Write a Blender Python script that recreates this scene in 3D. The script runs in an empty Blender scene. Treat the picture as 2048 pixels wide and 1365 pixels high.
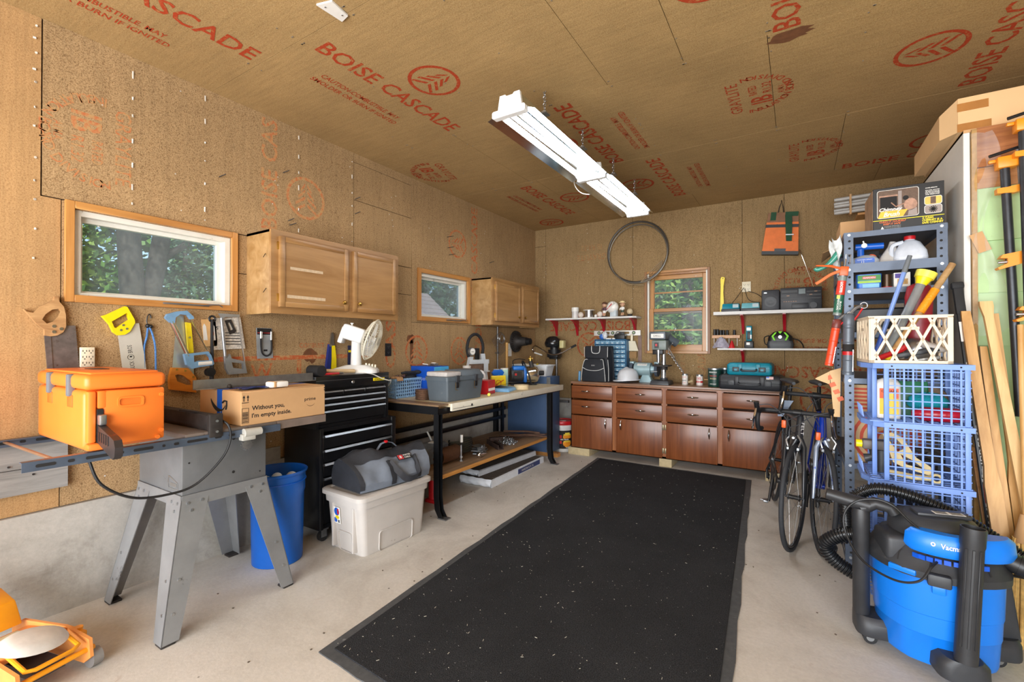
import bpy, bmesh, math, random
from mathutils import Vector, Matrix
from mathutils.geometry import tessellate_polygon
random.seed(11)
S = bpy.context.scene
COL = S.collection
PI = math.pi
rad = math.radians

# ------------------------------------------------------------------ camera, sky, sun, door daylight, exposure
cam_d = bpy.data.cameras.new('camera'); cam_d.sensor_width = 36.0; cam_d.lens = 16.112; cam_d.clip_start = 0.03
cam = bpy.data.objects.new('camera', cam_d); COL.objects.link(cam)
cam.location = (0, 0, 1.31); cam.rotation_euler = (rad(90.408), 0, rad(31.943))
S.camera = cam
W = bpy.data.worlds.new('sky'); S.world = W; W.use_nodes = True
_n = W.node_tree.nodes; _n.clear()
_sky = _n.new('ShaderNodeTexSky'); _sky.sky_type = 'NISHITA'; _sky.sun_disc = False
_sky.sun_elevation=rad(52);_sky.sun_rotation=rad(100);_sky.air_density=1.0;_sky.dust_density=2.5;_sky.ozone_density=1.0
_bg = _n.new('ShaderNodeBackground'); _bg.inputs['Strength'].default_value = 0.33
_out = _n.new('ShaderNodeOutputWorld')
W.node_tree.links.new(_sky.outputs[0], _bg.inputs[0]); W.node_tree.links.new(_bg.outputs[0], _out.inputs[0])
sun_d = bpy.data.lights.new('sun', 'SUN'); sun_d.energy = 4.0; sun_d.angle = rad(1.0); sun_d.color = (1.0, 0.95, 0.86)
sun = bpy.data.objects.new('sun', sun_d); COL.objects.link(sun)
sun.rotation_euler = Vector((-0.62, 0.28, -0.80)).to_track_quat('-Z', 'Y').to_euler()
door_d = bpy.data.lights.new('door_daylight', 'AREA'); door_d.shape = 'RECTANGLE'; door_d.size = 5.0; door_d.size_y = 2.3
door_d.energy = 420; door_d.color = (0.93, 0.965, 1.0)
door_l = bpy.data.objects.new('door_daylight', door_d); COL.objects.link(door_l)
door_l.location = (-0.3, -2.35, 1.3); door_l.rotation_euler = (rad(100), 0, 0)
S.view_settings.view_transform = 'Standard'; S.view_settings.look = 'None'; S.view_settings.gamma = 1.0
S.view_settings.use_curve_mapping = False
S.view_settings.exposure = 0.06
TUBE_POWER = 20.0

# ------------------------------------------------------------------ materials (all node based)
def lin(c):
    out = []
    for v in c:
        v = v / 255.0
        out.append(v / 12.92 if v <= 0.04045 else ((v + 0.055) / 1.055) ** 2.4)
    return (out[0], out[1], out[2], 1.0)
def newmat(name):
    m = bpy.data.materials.new(name); m.use_nodes = True
    nt = m.node_tree
    return m, nt, nt.nodes['Principled BSDF']
def N(nt, kind, **kw):
    n = nt.nodes.new(kind)
    for k, v in kw.items():
        if k in n.inputs: n.inputs[k].default_value = v
        else: setattr(n, k, v)
    return n
def ramp(nt, src, stops, interp='LINEAR'):
    r = nt.nodes.new('ShaderNodeValToRGB'); r.color_ramp.interpolation = interp
    e = r.color_ramp.elements
    while len(e) < len(stops): e.new(0.5)
    for i, (p, c) in enumerate(stops): e[i].position = p; e[i].color = c
    nt.links.new(src, r.inputs[0]); return r
def mixc(nt, fac, a, b, mode='MIX'):
    n = nt.nodes.new('ShaderNodeMix'); n.data_type = 'RGBA'; n.blend_type = mode
    for sock, v in ((n.inputs[0], fac), (n.inputs[6], a), (n.inputs[7], b)):
        if hasattr(v, 'is_output'): nt.links.new(v, sock)
        else: sock.default_value = v
    return n.outputs[2]
def g(v): return (v, v, v, 1)
def mat(name,rgb,rough=0.5,metal=0.0,var=0.12,scale=14.0,bump=0.0,bscale=60.0,coat=0.0,alpha=None,trans=0.0,wear=None,wearamt=0.35,wscale=9.0,spec=0.5):
    m, nt, b = newmat(name)
    c = lin(rgb)
    tc = N(nt, 'ShaderNodeTexCoord')
    no=N(nt,'ShaderNodeTexNoise',Scale=scale,Detail=5.0,Roughness=0.6);nt.links.new(tc.outputs['Object'],no.inputs['Vector'])
    lo = tuple(x * (1 - var) for x in c[:3]) + (1,); hi = tuple(min(1, x * (1 + var)) for x in c[:3]) + (1,)
    r = ramp(nt, no.outputs['Fac'], [(0.3, lo), (0.7, hi)])
    col = r.outputs[0]
    if wear is not None:
        nw=N(nt,'ShaderNodeTexNoise',Scale=wscale,Detail=9.0,Roughness=0.72);nt.links.new(tc.outputs['Object'],nw.inputs['Vector'])
        t = 0.5 + (0.5 - wearamt) * 0.45
        rw = ramp(nt, nw.outputs['Fac'], [(t, g(0)), (min(0.99, t + 0.05), g(1))])
        col = mixc(nt, rw.outputs[0], col, lin(wear))
    nt.links.new(col, b.inputs['Base Color'])
    b.inputs['Roughness'].default_value = rough; b.inputs['Metallic'].default_value = metal
    b.inputs['Specular IOR Level'].default_value = spec
    if coat: b.inputs['Coat Weight'].default_value = coat; b.inputs['Coat Roughness'].default_value = 0.15
    if trans: b.inputs['Transmission Weight'].default_value = trans
    if alpha is not None: b.inputs['Alpha'].default_value = alpha
    if bump:
        nb = N(nt, 'ShaderNodeTexNoise', Scale=bscale, Detail=4.0); nt.links.new(tc.outputs['Object'], nb.inputs['Vector'])
        bu = N(nt, 'ShaderNodeBump', Strength=bump, Distance=0.004); nt.links.new(nb.outputs['Fac'], bu.inputs['Height'])
        nt.links.new(bu.outputs[0], b.inputs['Normal'])
    return m
def wood(name, dark, light, rough=0.45, grain=(1.2, 22, 22), coat=0.0, axis='X', var2=0.5):
    m, nt, b = newmat(name)
    tc = N(nt, 'ShaderNodeTexCoord'); mp = N(nt, 'ShaderNodeMapping')
    s = {'X': (grain[0], grain[1], grain[2]), 'Y': (grain[1], grain[0], grain[2]), 'Z': (grain[1], grain[2], grain[0])}[axis]
    mp.inputs['Scale'].default_value = s
    nt.links.new(tc.outputs['Object'], mp.inputs['Vector'])
    n1=N(nt,'ShaderNodeTexNoise',Scale=1.0,Detail=7.0,Roughness=0.62,Distortion=0.8);nt.links.new(mp.outputs[0],n1.inputs['Vector'])
    n2 = N(nt, 'ShaderNodeTexNoise', Scale=3.0, Detail=3.0); nt.links.new(tc.outputs['Object'], n2.inputs['Vector'])
    r = ramp(nt, n1.outputs['Fac'], [(0.3, lin(dark)), (0.72, lin(light))])
    r2 = ramp(nt, n2.outputs['Fac'], [(0.3, g(1 - 0.22 * var2)), (0.7, g(1.0))])
    nt.links.new(mixc(nt, 1.0, r.outputs[0], r2.outputs[0], 'MULTIPLY'), b.inputs['Base Color'])
    b.inputs['Roughness'].default_value = rough
    if coat: b.inputs['Coat Weight'].default_value = coat; b.inputs['Coat Roughness'].default_value = 0.2
    bu=N(nt,'ShaderNodeBump',Strength=0.12,Distance=0.002);nt.links.new(n1.outputs['Fac'],bu.inputs['Height']);nt.links.new(bu.outputs[0],b.inputs['Normal'])
    return m
def fibreboard(name, base, dark, light, speck=0.5, streak=(1, 1, 1)):
    m, nt, b = newmat(name)
    tc = N(nt, 'ShaderNodeTexCoord')
    n1=N(nt,'ShaderNodeTexNoise',Scale=170.0,Detail=3.0,Roughness=0.7);nt.links.new(tc.outputs['Object'],n1.inputs['Vector'])
    n2=N(nt,'ShaderNodeTexNoise',Scale=1.7,Detail=6.0,Roughness=0.6);nt.links.new(tc.outputs['Object'],n2.inputs['Vector'])
    mp=N(nt,'ShaderNodeMapping');mp.inputs['Scale'].default_value=streak;nt.links.new(tc.outputs['Object'],mp.inputs['Vector'])
    n3 = N(nt, 'ShaderNodeTexNoise', Scale=9.0, Detail=4.0, Roughness=0.6); nt.links.new(mp.outputs[0], n3.inputs['Vector'])
    n4=N(nt,'ShaderNodeTexNoise',Scale=62.0,Detail=3.0,Roughness=0.6);nt.links.new(tc.outputs['Object'],n4.inputs['Vector'])
    r1 = ramp(nt, n1.outputs['Fac'], [(0.30, lin(dark)), (0.52, lin(base)), (0.75, lin(light))])
    r4 = ramp(nt, n4.outputs['Fac'], [(0.60, g(0)), (0.68, g(speck))])
    c = mixc(nt, r4.outputs[0], r1.outputs[0], lin(dark))
    r2 = ramp(nt, n2.outputs['Fac'], [(0.3, g(0.80)), (0.7, g(1.0))])
    c = mixc(nt, 1.0, c, r2.outputs[0], 'MULTIPLY')
    r3 = ramp(nt, n3.outputs['Fac'], [(0.3, g(0.86)), (0.6, g(1.0))])
    c = mixc(nt, 1.0, c, r3.outputs[0], 'MULTIPLY')
    nt.links.new(c, b.inputs['Base Color'])
    b.inputs['Roughness'].default_value = 0.92; b.inputs['Specular IOR Level'].default_value = 0.15
    bu=N(nt,'ShaderNodeBump',Strength=0.25,Distance=0.003);nt.links.new(n1.outputs['Fac'],bu.inputs['Height']);nt.links.new(bu.outputs[0],b.inputs['Normal'])
    return m
def ink(name, rgb, board, cover=0.55, scale=55.0):
    """Worn printing ink: patches of the ink colour and of the bare board it is printed on."""
    m, nt, b = newmat(name)
    tc = N(nt, 'ShaderNodeTexCoord')
    n1=N(nt,'ShaderNodeTexNoise',Scale=scale,Detail=5.0,Roughness=0.7);nt.links.new(tc.outputs['Object'],n1.inputs['Vector'])
    r = ramp(nt, n1.outputs['Fac'], [(cover - 0.07, lin(rgb)), (cover + 0.12, lin(board))])
    nt.links.new(r.outputs[0], b.inputs['Base Color']); b.inputs['Roughness'].default_value = 0.9
    b.inputs['Specular IOR Level'].default_value = 0.15
    return m
def emit(name, rgb, strength):
    m, nt, b = newmat(name)
    b.inputs['Base Color'].default_value = lin(rgb); b.inputs['Emission Color'].default_value = lin(rgb)
    b.inputs['Emission Strength'].default_value = strength
    return m
def glass(name, tint=(255, 255, 255), alpha=0.10, rough=0.02):
    m = bpy.data.materials.new(name); m.use_nodes = True; nt = m.node_tree; nt.nodes.clear()
    o = N(nt, 'ShaderNodeOutputMaterial'); tr = N(nt, 'ShaderNodeBsdfTransparent'); gl = N(nt, 'ShaderNodeBsdfPrincipled')
    tr.inputs['Color'].default_value=lin(tint);gl.inputs['Roughness'].default_value=rough;gl.inputs['Base Color'].default_value=lin((210,220,225))
    no=N(nt,'ShaderNodeTexNoise',Scale=5.0,Detail=5.0);tc=N(nt,'ShaderNodeTexCoord');nt.links.new(tc.outputs['Object'],no.inputs['Vector'])
    r = ramp(nt, no.outputs['Fac'], [(0.3, g(alpha * 0.8)), (0.75, g(alpha * 1.35))])
    mx=N(nt,'ShaderNodeMixShader');nt.links.new(r.outputs[0],mx.inputs[0]);nt.links.new(tr.outputs[0],mx.inputs[1]);nt.links.new(gl.outputs[0],mx.inputs[2])
    nt.links.new(mx.outputs[0], o.inputs['Surface'])
    return m

# ------------------------------------------------------------------ mesh builder
def frame(o, u, v, w):
    M = Matrix.Identity(4)
    for i, c in enumerate((u, v, w)):
        for k in range(3): M[k][i] = c[k]
    for k in range(3): M[k][3] = o[k]
    return M
def rotm(x=0,y=0,z=0):return Matrix.Rotation(rad(z),4,'Z')@Matrix.Rotation(rad(y),4,'Y')@Matrix.Rotation(rad(x),4,'X')
def tr(x=0, y=0, z=0): return Matrix.Translation((x, y, z))
FINE={'slot','slots','bolt','rivet','screw','print','hole','holes','nail_heads','bent_nail','fitting','rib','bristles','spokes','mesh','printed_arrow','tape_print','wire_loop','chips','debris','ticks','contents','grille','piping','links','lace','chain','cables','hook','elastic'}
class MB:
    def __init__(s, M=None): s.v = []; s.f = []; s.mi = []; s.sm = []; s.M = M or Matrix.Identity(4)
    def add(s, vs, fs, m=0, smooth=False, M=None):
        b = len(s.v); T = s.M @ M if M is not None else s.M
        s.v += [T @ Vector(v) for v in vs]
        for f in fs: s.f.append([b + i for i in f]); s.mi.append(m); s.sm.append(smooth)
        return s
    def box(s, x0, x1, y0, y1, z0, z1, m=0, bev=0.0, seg=2, M=None):
        if x1 < x0: x0, x1 = x1, x0
        if y1 < y0: y0, y1 = y1, y0
        if z1 < z0: z0, z1 = z1, z0
        vs = [(x0, y0, z0), (x1, y0, z0), (x1, y1, z0), (x0, y1, z0), (x0, y0, z1), (x1, y0, z1), (x1, y1, z1), (x0, y1, z1)]
        fs = [(0, 3, 2, 1), (4, 5, 6, 7), (0, 1, 5, 4), (1, 2, 6, 5), (2, 3, 7, 6), (3, 0, 4, 7)]
        if not bev: return s.add(vs, fs, m, False, M)
        return s.bevadd(vs, fs, bev, seg, m, M)
    def bevadd(s, vs, fs, bev, seg=2, m=0, M=None):
        bm = bmesh.new(); bv = [bm.verts.new(v) for v in vs]
        for f in fs: bm.faces.new([bv[i] for i in f])
        bmesh.ops.recalc_face_normals(bm, faces=bm.faces)
        rb = bmesh.ops.bevel(bm, geom=list(bm.edges), offset=bev, segments=seg, profile=0.5, affect='EDGES', clamp_overlap=True)
        bm.verts.index_update(); new = set(f for f in rb['faces'])
        b0 = len(s.f); s.add([v.co[:] for v in bm.verts], [[v.index for v in f.verts] for f in bm.faces], m, False, M)
        for k, f in enumerate(bm.faces): s.sm[b0 + k] = f in new
        bm.free(); return s
    def hexa(s, lo, hi, m=0, bev=0.0, seg=2, M=None):
        """lo, hi: four corners each (counter-clockwise from above)."""
        vs = list(lo) + list(hi); fs = [(0, 3, 2, 1), (4, 5, 6, 7), (0, 1, 5, 4), (1, 2, 6, 5), (2, 3, 7, 6), (3, 0, 4, 7)]
        if bev: return s.bevadd(vs, fs, bev, seg, m, M)
        return s.add(vs, fs, m, False, M)
    def cyl(s, p0, p1, r0, r1=None, n=12, m=0, caps=True, M=None, smooth=True):
        r1 = r0 if r1 is None else r1
        p0 = Vector(p0); p1 = Vector(p1); d = (p1 - p0).normalized()
        a = d.orthogonal().normalized(); b = d.cross(a)
        vs = [p0 + (a * math.cos(t) + b * math.sin(t)) * r0 for t in (2 * PI * i / n for i in range(n))]
        vs += [p1 + (a * math.cos(t) + b * math.sin(t)) * r1 for t in (2 * PI * i / n for i in range(n))]
        fs = [(i, (i + 1) % n, n + (i + 1) % n, n + i) for i in range(n)]
        s.add(vs, fs, m, smooth, M)
        if caps: s.add(vs, [tuple(range(n - 1, -1, -1)), tuple(range(n, 2 * n))], m, False, M)
        return s
    def tube(s, pts, r, n=8, m=0, closed=False, caps=True, M=None):
        pts = [Vector(p) for p in pts]; k = len(pts)
        rs = r if isinstance(r, (list, tuple)) else [r] * k
        tan = []
        for i in range(k):
            a = pts[(i - 1) % k] if (closed or i > 0) else pts[0]; b = pts[(i + 1) % k] if (closed or i < k - 1) else pts[-1]
            tan.append((b - a).normalized() if (b - a).length > 1e-9 else Vector((0, 0, 1)))
        u = tan[0].orthogonal().normalized(); vs = []
        for i in range(k):
            u = (u - tan[i] * u.dot(tan[i]))
            u = u.normalized() if u.length > 1e-6 else tan[i].orthogonal().normalized()
            w = tan[i].cross(u)
            vs += [pts[i] + (u * math.cos(2 * PI * j / n) + w * math.sin(2 * PI * j / n)) * rs[i] for j in range(n)]
        fs = []
        for i in range(k if closed else k - 1):
            a = i * n; b = ((i + 1) % k) * n
            fs += [(a + j, a + (j + 1) % n, b + (j + 1) % n, b + j) for j in range(n)]
        s.add(vs, fs, m, True, M)
        if caps and not closed: s.add(vs, [tuple(range(n - 1, -1, -1)), tuple(range((k - 1) * n, k * n))], m, False, M)
        return s
    def lathe(s, prof, n=24, m=0, M=None, smooth=True, sx=1.0, sy=1.0):
        vs = []
        for r, z in prof: vs += [(r * sx * math.cos(2 * PI * j / n), r * sy * math.sin(2 * PI * j / n), z) for j in range(n)]
        fs = []
        for i in range(len(prof) - 1):
            a = i * n; b = a + n
            fs += [(a + j, a + (j + 1) % n, b + (j + 1) % n, b + j) for j in range(n)]
        s.add(vs, fs, m, smooth, M)
        for idx, rev in ((0, True), (len(prof) - 1, False)):
            if prof[idx][0] > 1e-4:
                c = list(range(idx * n, idx * n + n)); s.add(vs, [c[::-1] if rev else c], m, False, M)
        return s
    def sphere(s, c, r, m=0, n=16, k=10, M=None, sc=(1, 1, 1)):
        prof = [(max(1e-5, r * math.sin(PI * i / k)), -r * math.cos(PI * i / k)) for i in range(k + 1)]
        T = tr(*c) @ Matrix.Diagonal((sc[0], sc[1], sc[2], 1))
        return s.lathe(prof, n, m, T if M is None else M @ T)
    def prism(s, loops, z0, z1, m=0, M=None, smooth=False):
        if not isinstance(loops[0][0], (tuple, list, Vector)): loops = [loops]
        flat = [p for l in loops for p in l]; k = len(flat)
        tris = tessellate_polygon([[Vector((p[0], p[1], 0)) for p in l] for l in loops])
        vs = [(p[0], p[1], z0) for p in flat] + [(p[0], p[1], z1) for p in flat]
        fs = []
        for t in tris:
            a, b, c = (flat[i] for i in t)
            ccw = (b[0] - a[0]) * (c[1] - a[1]) - (b[1] - a[1]) * (c[0] - a[0]) > 0
            t = tuple(t) if ccw else tuple(t)[::-1]
            fs += [tuple(k + i for i in t), t[::-1]]
        s.add(vs, fs, m, False, M)
        o = 0
        sd = []
        for li, l in enumerate(loops):
            L = len(l); area = sum(l[i][0] * l[(i + 1) % L][1] - l[(i + 1) % L][0] * l[i][1] for i in range(L))
            flip = (area < 0) != (li > 0)
            for i in range(L):
                q = (o + i, o + (i + 1) % L, k + o + (i + 1) % L, k + o + i); sd.append(q[::-1] if flip else q)
            o += L
        return s.add(vs, sd, m, smooth, M)
    def loft(s, secs, m=0, smooth=True, M=None, caps=True, closed=True):
        n = len(secs[0]); vs = [p for sec in secs for p in sec]; fs = []
        for i in range(len(secs) - 1):
            a = i * n; b = a + n
            fs += [(a + j, a + (j + 1) % n, b + (j + 1) % n, b + j) for j in range(n if closed else n - 1)]
        s.add(vs, fs, m, smooth, M)
        if caps: s.add(vs, [tuple(range(n - 1, -1, -1)), tuple(range(len(vs) - n, len(vs)))], m, False, M)
        return s
    def quad(s, a, b, c, d, m=0, M=None): return s.add([a, b, c, d], [(0, 1, 2, 3)], m, False, M)
    def grid(s, fn, nu, nv, m=0, M=None, smooth=True, closeu=False):
        vs = [fn(i / nu, j / nv) for j in range(nv + 1) for i in range(nu + 1)]
        w = nu + 1
        return s.add(vs,[(j*w+i,j*w+i+1,(j+1)*w+i+1,(j+1)*w+i)for j in range(nv)for i in range(nu)],m,smooth,M)
    def torus(s, c, R, r, n=32, k=8, m=0, M=None, ax='Z'):
        pts = []
        for i in range(n):
            t = 2 * PI * i / n; a, b = R * math.cos(t), R * math.sin(t)
            pts.append({'Z': (c[0] + a, c[1] + b, c[2]), 'X': (c[0], c[1] + a, c[2] + b), 'Y': (c[0] + a, c[1], c[2] + b)}[ax])
        return s.tube(pts, r, k, m, closed=True, M=M)
    def build(s, name, mats, parent=None, kind=None, label=None):
        me = bpy.data.meshes.new(name); me.from_pydata([v[:] for v in s.v], [], s.f)
        if not isinstance(mats, (list, tuple)): mats = [mats]
        for m in mats: me.materials.append(m)
        me.polygons.foreach_set('material_index',[min(i,len(mats)-1)for i in s.mi]);me.polygons.foreach_set('use_smooth',s.sm)
        me.validate(); me.update()
        if any(s.sm): me.set_sharp_from_angle(angle=rad(42))
        o = bpy.data.objects.new(name, me); COL.objects.link(o)
        if parent is not None: o.parent = parent
        if kind or (parent is not None and name in FINE): o['kind'] = kind or 'stuff'
        if label: o['label'] = label
        return o
def T(name, label, cat, M=None, group=None, loc=None, rz=0.0):
    o = bpy.data.objects.new(name, None); COL.objects.link(o); o.empty_display_size = 0.05
    if M is None: M = tr(*loc) @ rotm(z=rz)
    o.matrix_world = M
    o['label'] = label; o['category'] = cat
    if group: o['group'] = group
    return o
def tag(o, label, cat, group=None):
    o['label'] = label; o['category'] = cat
    if group: o['group'] = group
    return o
def struct(name, b, mats):
    o = b.build(name, mats); o['kind'] = 'structure'; return o
def sempty(name):
    o = bpy.data.objects.new(name, None); COL.objects.link(o); o['kind'] = 'structure'; return o
def copy_tree(o, parent=None):
    c = o.copy(); COL.objects.link(c)
    if parent is not None: c.parent = parent
    for ch in list(o.children): copy_tree(ch, c)
    return c
def again(o, M, label, group=None):
    c = copy_tree(o); c.matrix_world = M; c['label'] = label
    if group: c['group'] = group
    return c
def arc(cx, cy, r, a0, a1, n=8, ry=None):
    ry = r if ry is None else ry
    return[(cx+r*math.cos(rad(a0+(a1-a0)*i/n)),cy+ry*math.sin(rad(a0+(a1-a0)*i/n)))for i in range(n+1)]
def rrect(x0, x1, y0, y1, r, n=4):
    return arc(x1-r,y0+r,r,-90,0,n)+arc(x1-r,y1-r,r,0,90,n)+arc(x0+r,y1-r,r,90,180,n)+arc(x0+r,y0+r,r,180,270,n)
def smooth_pts(pts, n=6):
    """Catmull-Rom through the points."""
    P = [Vector(p) for p in pts]; out = []
    for i in range(len(P) - 1):
        p0 = P[max(0, i - 1)]; p1 = P[i]; p2 = P[i + 1]; p3 = P[min(len(P) - 1, i + 2)]
        for j in range(n):
            t = j / n
            out.append(0.5*((2*p1)+(p2-p0)*t+(2*p0-5*p1+4*p2-p3)*t*t+(3*p1-p0-3*p2+p3)*t**3))
    out.append(P[-1]); return out
def text_mesh(txt, w=None, h=None, shear=0.0, cx=False, bold=0.0, sp=1.0):
    """Verts and faces of a line of lettering, scaled to width w and/or height h; origin bottom left (or centred)."""
    cu=bpy.data.curves.new('t','FONT');cu.body=txt;cu.size=1.0;cu.resolution_u=2;cu.shear=shear;cu.offset=bold;cu.space_character=sp
    ob = bpy.data.objects.new('t', cu); COL.objects.link(ob)
    dg = bpy.context.evaluated_depsgraph_get(); dg.update()
    me = bpy.data.meshes.new_from_object(ob.evaluated_get(dg))
    vs = [v.co.copy() for v in me.vertices]; fs = [tuple(p.vertices) for p in me.polygons]
    bpy.data.objects.remove(ob); bpy.data.curves.remove(cu); bpy.data.meshes.remove(me)
    x0 = min(v.x for v in vs); x1 = max(v.x for v in vs); y0 = min(v.y for v in vs); y1 = max(v.y for v in vs)
    sx = (w / (x1 - x0)) if w else None; sy = (h / (y1 - y0)) if h else None
    sx = sx or sy; sy = sy or sx
    ox = (x0 + x1) / 2 if cx else x0; oy = (y0 + y1) / 2 if cx else y0
    return [((v.x - ox) * sx, (v.y - oy) * sy, 0.0) for v in vs], fs
def lettering(b, txt, M, w=None, h=None, m=0, **kw):
    vs, fs = text_mesh(txt, w, h, **kw); b.add(vs, fs, m, False, M); return b
def WL(y, z, off=0.0, rot=0.0):      # on the left wall: local x along the wall (into depth), y up, z out into the room
    return frame((-3.075 + off, y, z), (0, 1, 0), (0, 0, 1), (1, 0, 0)) @ rotm(z=rot)
def WB(x, z, off=0.0, rot=0.0):      # on the back wall
    return frame((x, 5.539 - off, z), (1, 0, 0), (0, 0, 1), (0, -1, 0)) @ rotm(z=rot)

# ------------------------------------------------------------------ shared materials
BOARD_L = fibreboard('fibreboard_left', (184, 152, 110), (122, 92, 62), (204, 172, 130), 0.55, (1, 5, 0.4))
BOARD_N = fibreboard('fibreboard_smooth', (194, 154, 106), (166, 126, 84), (206, 168, 120), 0.12, (1, 6, 0.3))
BOARD_C = fibreboard('fibreboard_ceiling', (182, 150, 102), (156, 122, 78), (198, 168, 118), 0.15, (0.5, 6, 1))
BOARD_B = fibreboard('fibreboard_back', (164, 136, 96), (114, 88, 58), (180, 150, 110), 0.45, (6, 1, 0.4))
GAP = mat('joint_dark', (44, 30, 20), 0.95)
INK_C = ink('ink_ceiling', (172, 66, 38), (178, 142, 88), 0.60)
INK_L = ink('ink_left_wall', (188, 96, 58), (186, 148, 100), 0.50, 45)
INK_F = ink('ink_left_faded', (190, 112, 72), (186, 148, 100), 0.46, 40)
INK_B = ink('ink_back_wall', (150, 70, 44), (168, 135, 90), 0.54, 45)
PINE = wood('pine_trim', (176, 116, 56), (214, 156, 88), 0.4, coat=0.15, axis='Y')
PINE_Z = wood('pine_trim_upright', (176, 116, 56), (214, 156, 88), 0.4, coat=0.15, axis='Z')
OAKY = wood('sash_wood', (150, 96, 40), (196, 140, 70), 0.35, coat=0.25, axis='Z')
OAKX = wood('sash_wood_across', (150, 96, 40), (196, 140, 70), 0.35, coat=0.25, axis='X')
OAKD = wood('casing_wood', (120, 78, 40), (160, 110, 62), 0.4, axis='Z')
VINYL = mat('white_vinyl', (226, 224, 214), 0.35, var=0.05, wear=(170, 160, 140), wearamt=0.2)
GLASS = glass('window_glass', (232, 238, 240), 0.10)
GLASS_D = glass('window_glass_dusty', (205, 218, 226), 0.20, 0.2)
WHITE = mat('white_plastic', (232, 230, 224), 0.35, var=0.03)
CREAM = mat('cream_plastic', (226, 216, 190), 0.4, var=0.04)
BLACK = mat('black_plastic', (24, 25, 28), 0.42, var=0.2)
RUBBER = mat('black_rubber', (30, 30, 32), 0.75, var=0.25)
STEEL = mat('bright_steel', (190, 192, 196), 0.28, 1.0, var=0.12, scale=30)
CHROME = mat('chrome', (225, 226, 228), 0.12, 1.0, var=0.04)
DULL = mat('dull_steel', (135, 134, 134), 0.45, 0.8, var=0.25, scale=18)
IRON = mat('dark_iron', (62, 58, 56), 0.6, 0.5, var=0.3, scale=20, wear=(110, 78, 52), wearamt=0.15)
GALV = mat('galvanized', (176, 180, 184), 0.35, 0.9, var=0.2, scale=25)
BRASS = mat('brass', (196, 160, 84), 0.3, 1.0)
RED = mat('red_paint', (192, 28, 34), 0.35, var=0.1)
YEL = mat('yellow_plastic', (240, 214, 20), 0.35, var=0.06)
ORANGE = mat('orange_paint', (232, 92, 30), 0.4, var=0.1)
BLUE = mat('blue_plastic', (20, 90, 190), 0.35, var=0.1)
CARD = mat('cardboard', (196, 154, 108), 0.85, var=0.06, scale=6)
TAPE = mat('brown_tape', (166, 112, 58), 0.25, var=0.08, coat=0.4)
CORD = mat('cable_black', (20, 20, 22), 0.5)
CORDW = mat('cable_white', (232, 230, 222), 0.45)
PAPER = mat('paper_white', (238, 236, 230), 0.7, var=0.03)
INKBLACK = mat('ink_black', (30, 28, 28), 0.8, var=0.05)
TEALP = mat('teal_plastic', (0, 128, 150), 0.4, var=0.1)
DGREY = mat('dark_grey_plastic', (52, 55, 60), 0.45, var=0.15)
MGREY = mat('mid_grey_plastic', (104, 110, 116), 0.5, var=0.12)

# ------------------------------------------------------------------ floor
def concrete(name, base, dark, light, rust=True):
    m, nt, b = newmat(name)
    tc = N(nt, 'ShaderNodeTexCoord')
    n1=N(nt,'ShaderNodeTexNoise',Scale=1.6,Detail=10.0,Roughness=0.68,Distortion=0.6);nt.links.new(tc.outputs['Object'],n1.inputs['Vector'])
    n2=N(nt,'ShaderNodeTexNoise',Scale=60.0,Detail=4.0,Roughness=0.7);nt.links.new(tc.outputs['Object'],n2.inputs['Vector'])
    n3=N(nt,'ShaderNodeTexNoise',Scale=7.0,Detail=8.0,Roughness=0.7,Distortion=1.2);nt.links.new(tc.outputs['Object'],n3.inputs['Vector'])
    r1 = ramp(nt, n1.outputs['Fac'], [(0.28, lin(dark)), (0.5, lin(base)), (0.74, lin(light))])
    r2 = ramp(nt, n2.outputs['Fac'], [(0.3, g(0.86)), (0.7, g(1.0))])
    c = mixc(nt, 1.0, r1.outputs[0], r2.outputs[0], 'MULTIPLY')
    r3 = ramp(nt, n3.outputs['Fac'], [(0.62, g(0)), (0.74, g(0.55))])
    c = mixc(nt, r3.outputs[0], c, lin((176, 160, 146)) if rust else lin(dark))
    vo = N(nt, 'ShaderNodeTexVoronoi', Scale=5.0); nt.links.new(tc.outputs['Object'], vo.inputs['Vector'])
    rv = ramp(nt, vo.outputs['Distance'], [(0.018, g(1)), (0.032, g(0))])
    c = mixc(nt, rv.outputs[0], c, lin((92, 84, 78)))
    nt.links.new(c,b.inputs['Base Color']);b.inputs['Roughness'].default_value=0.72;b.inputs['Specular IOR Level'].default_value=0.3
    bu=N(nt,'ShaderNodeBump',Strength=0.18,Distance=0.004);nt.links.new(n2.outputs['Fac'],bu.inputs['Height']);nt.links.new(bu.outputs[0],b.inputs['Normal'])
    return m
CONC = concrete('floor_concrete', (204, 198, 188), (178, 170, 160), (218, 212, 204))
CONCW = concrete('foundation_concrete', (178, 174, 166), (128, 122, 112), (198, 194, 186), False)
struct('floor', MB().box(-3.3, 3.4, -3.4, 5.75, -0.12, 0.0), CONC)

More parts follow.
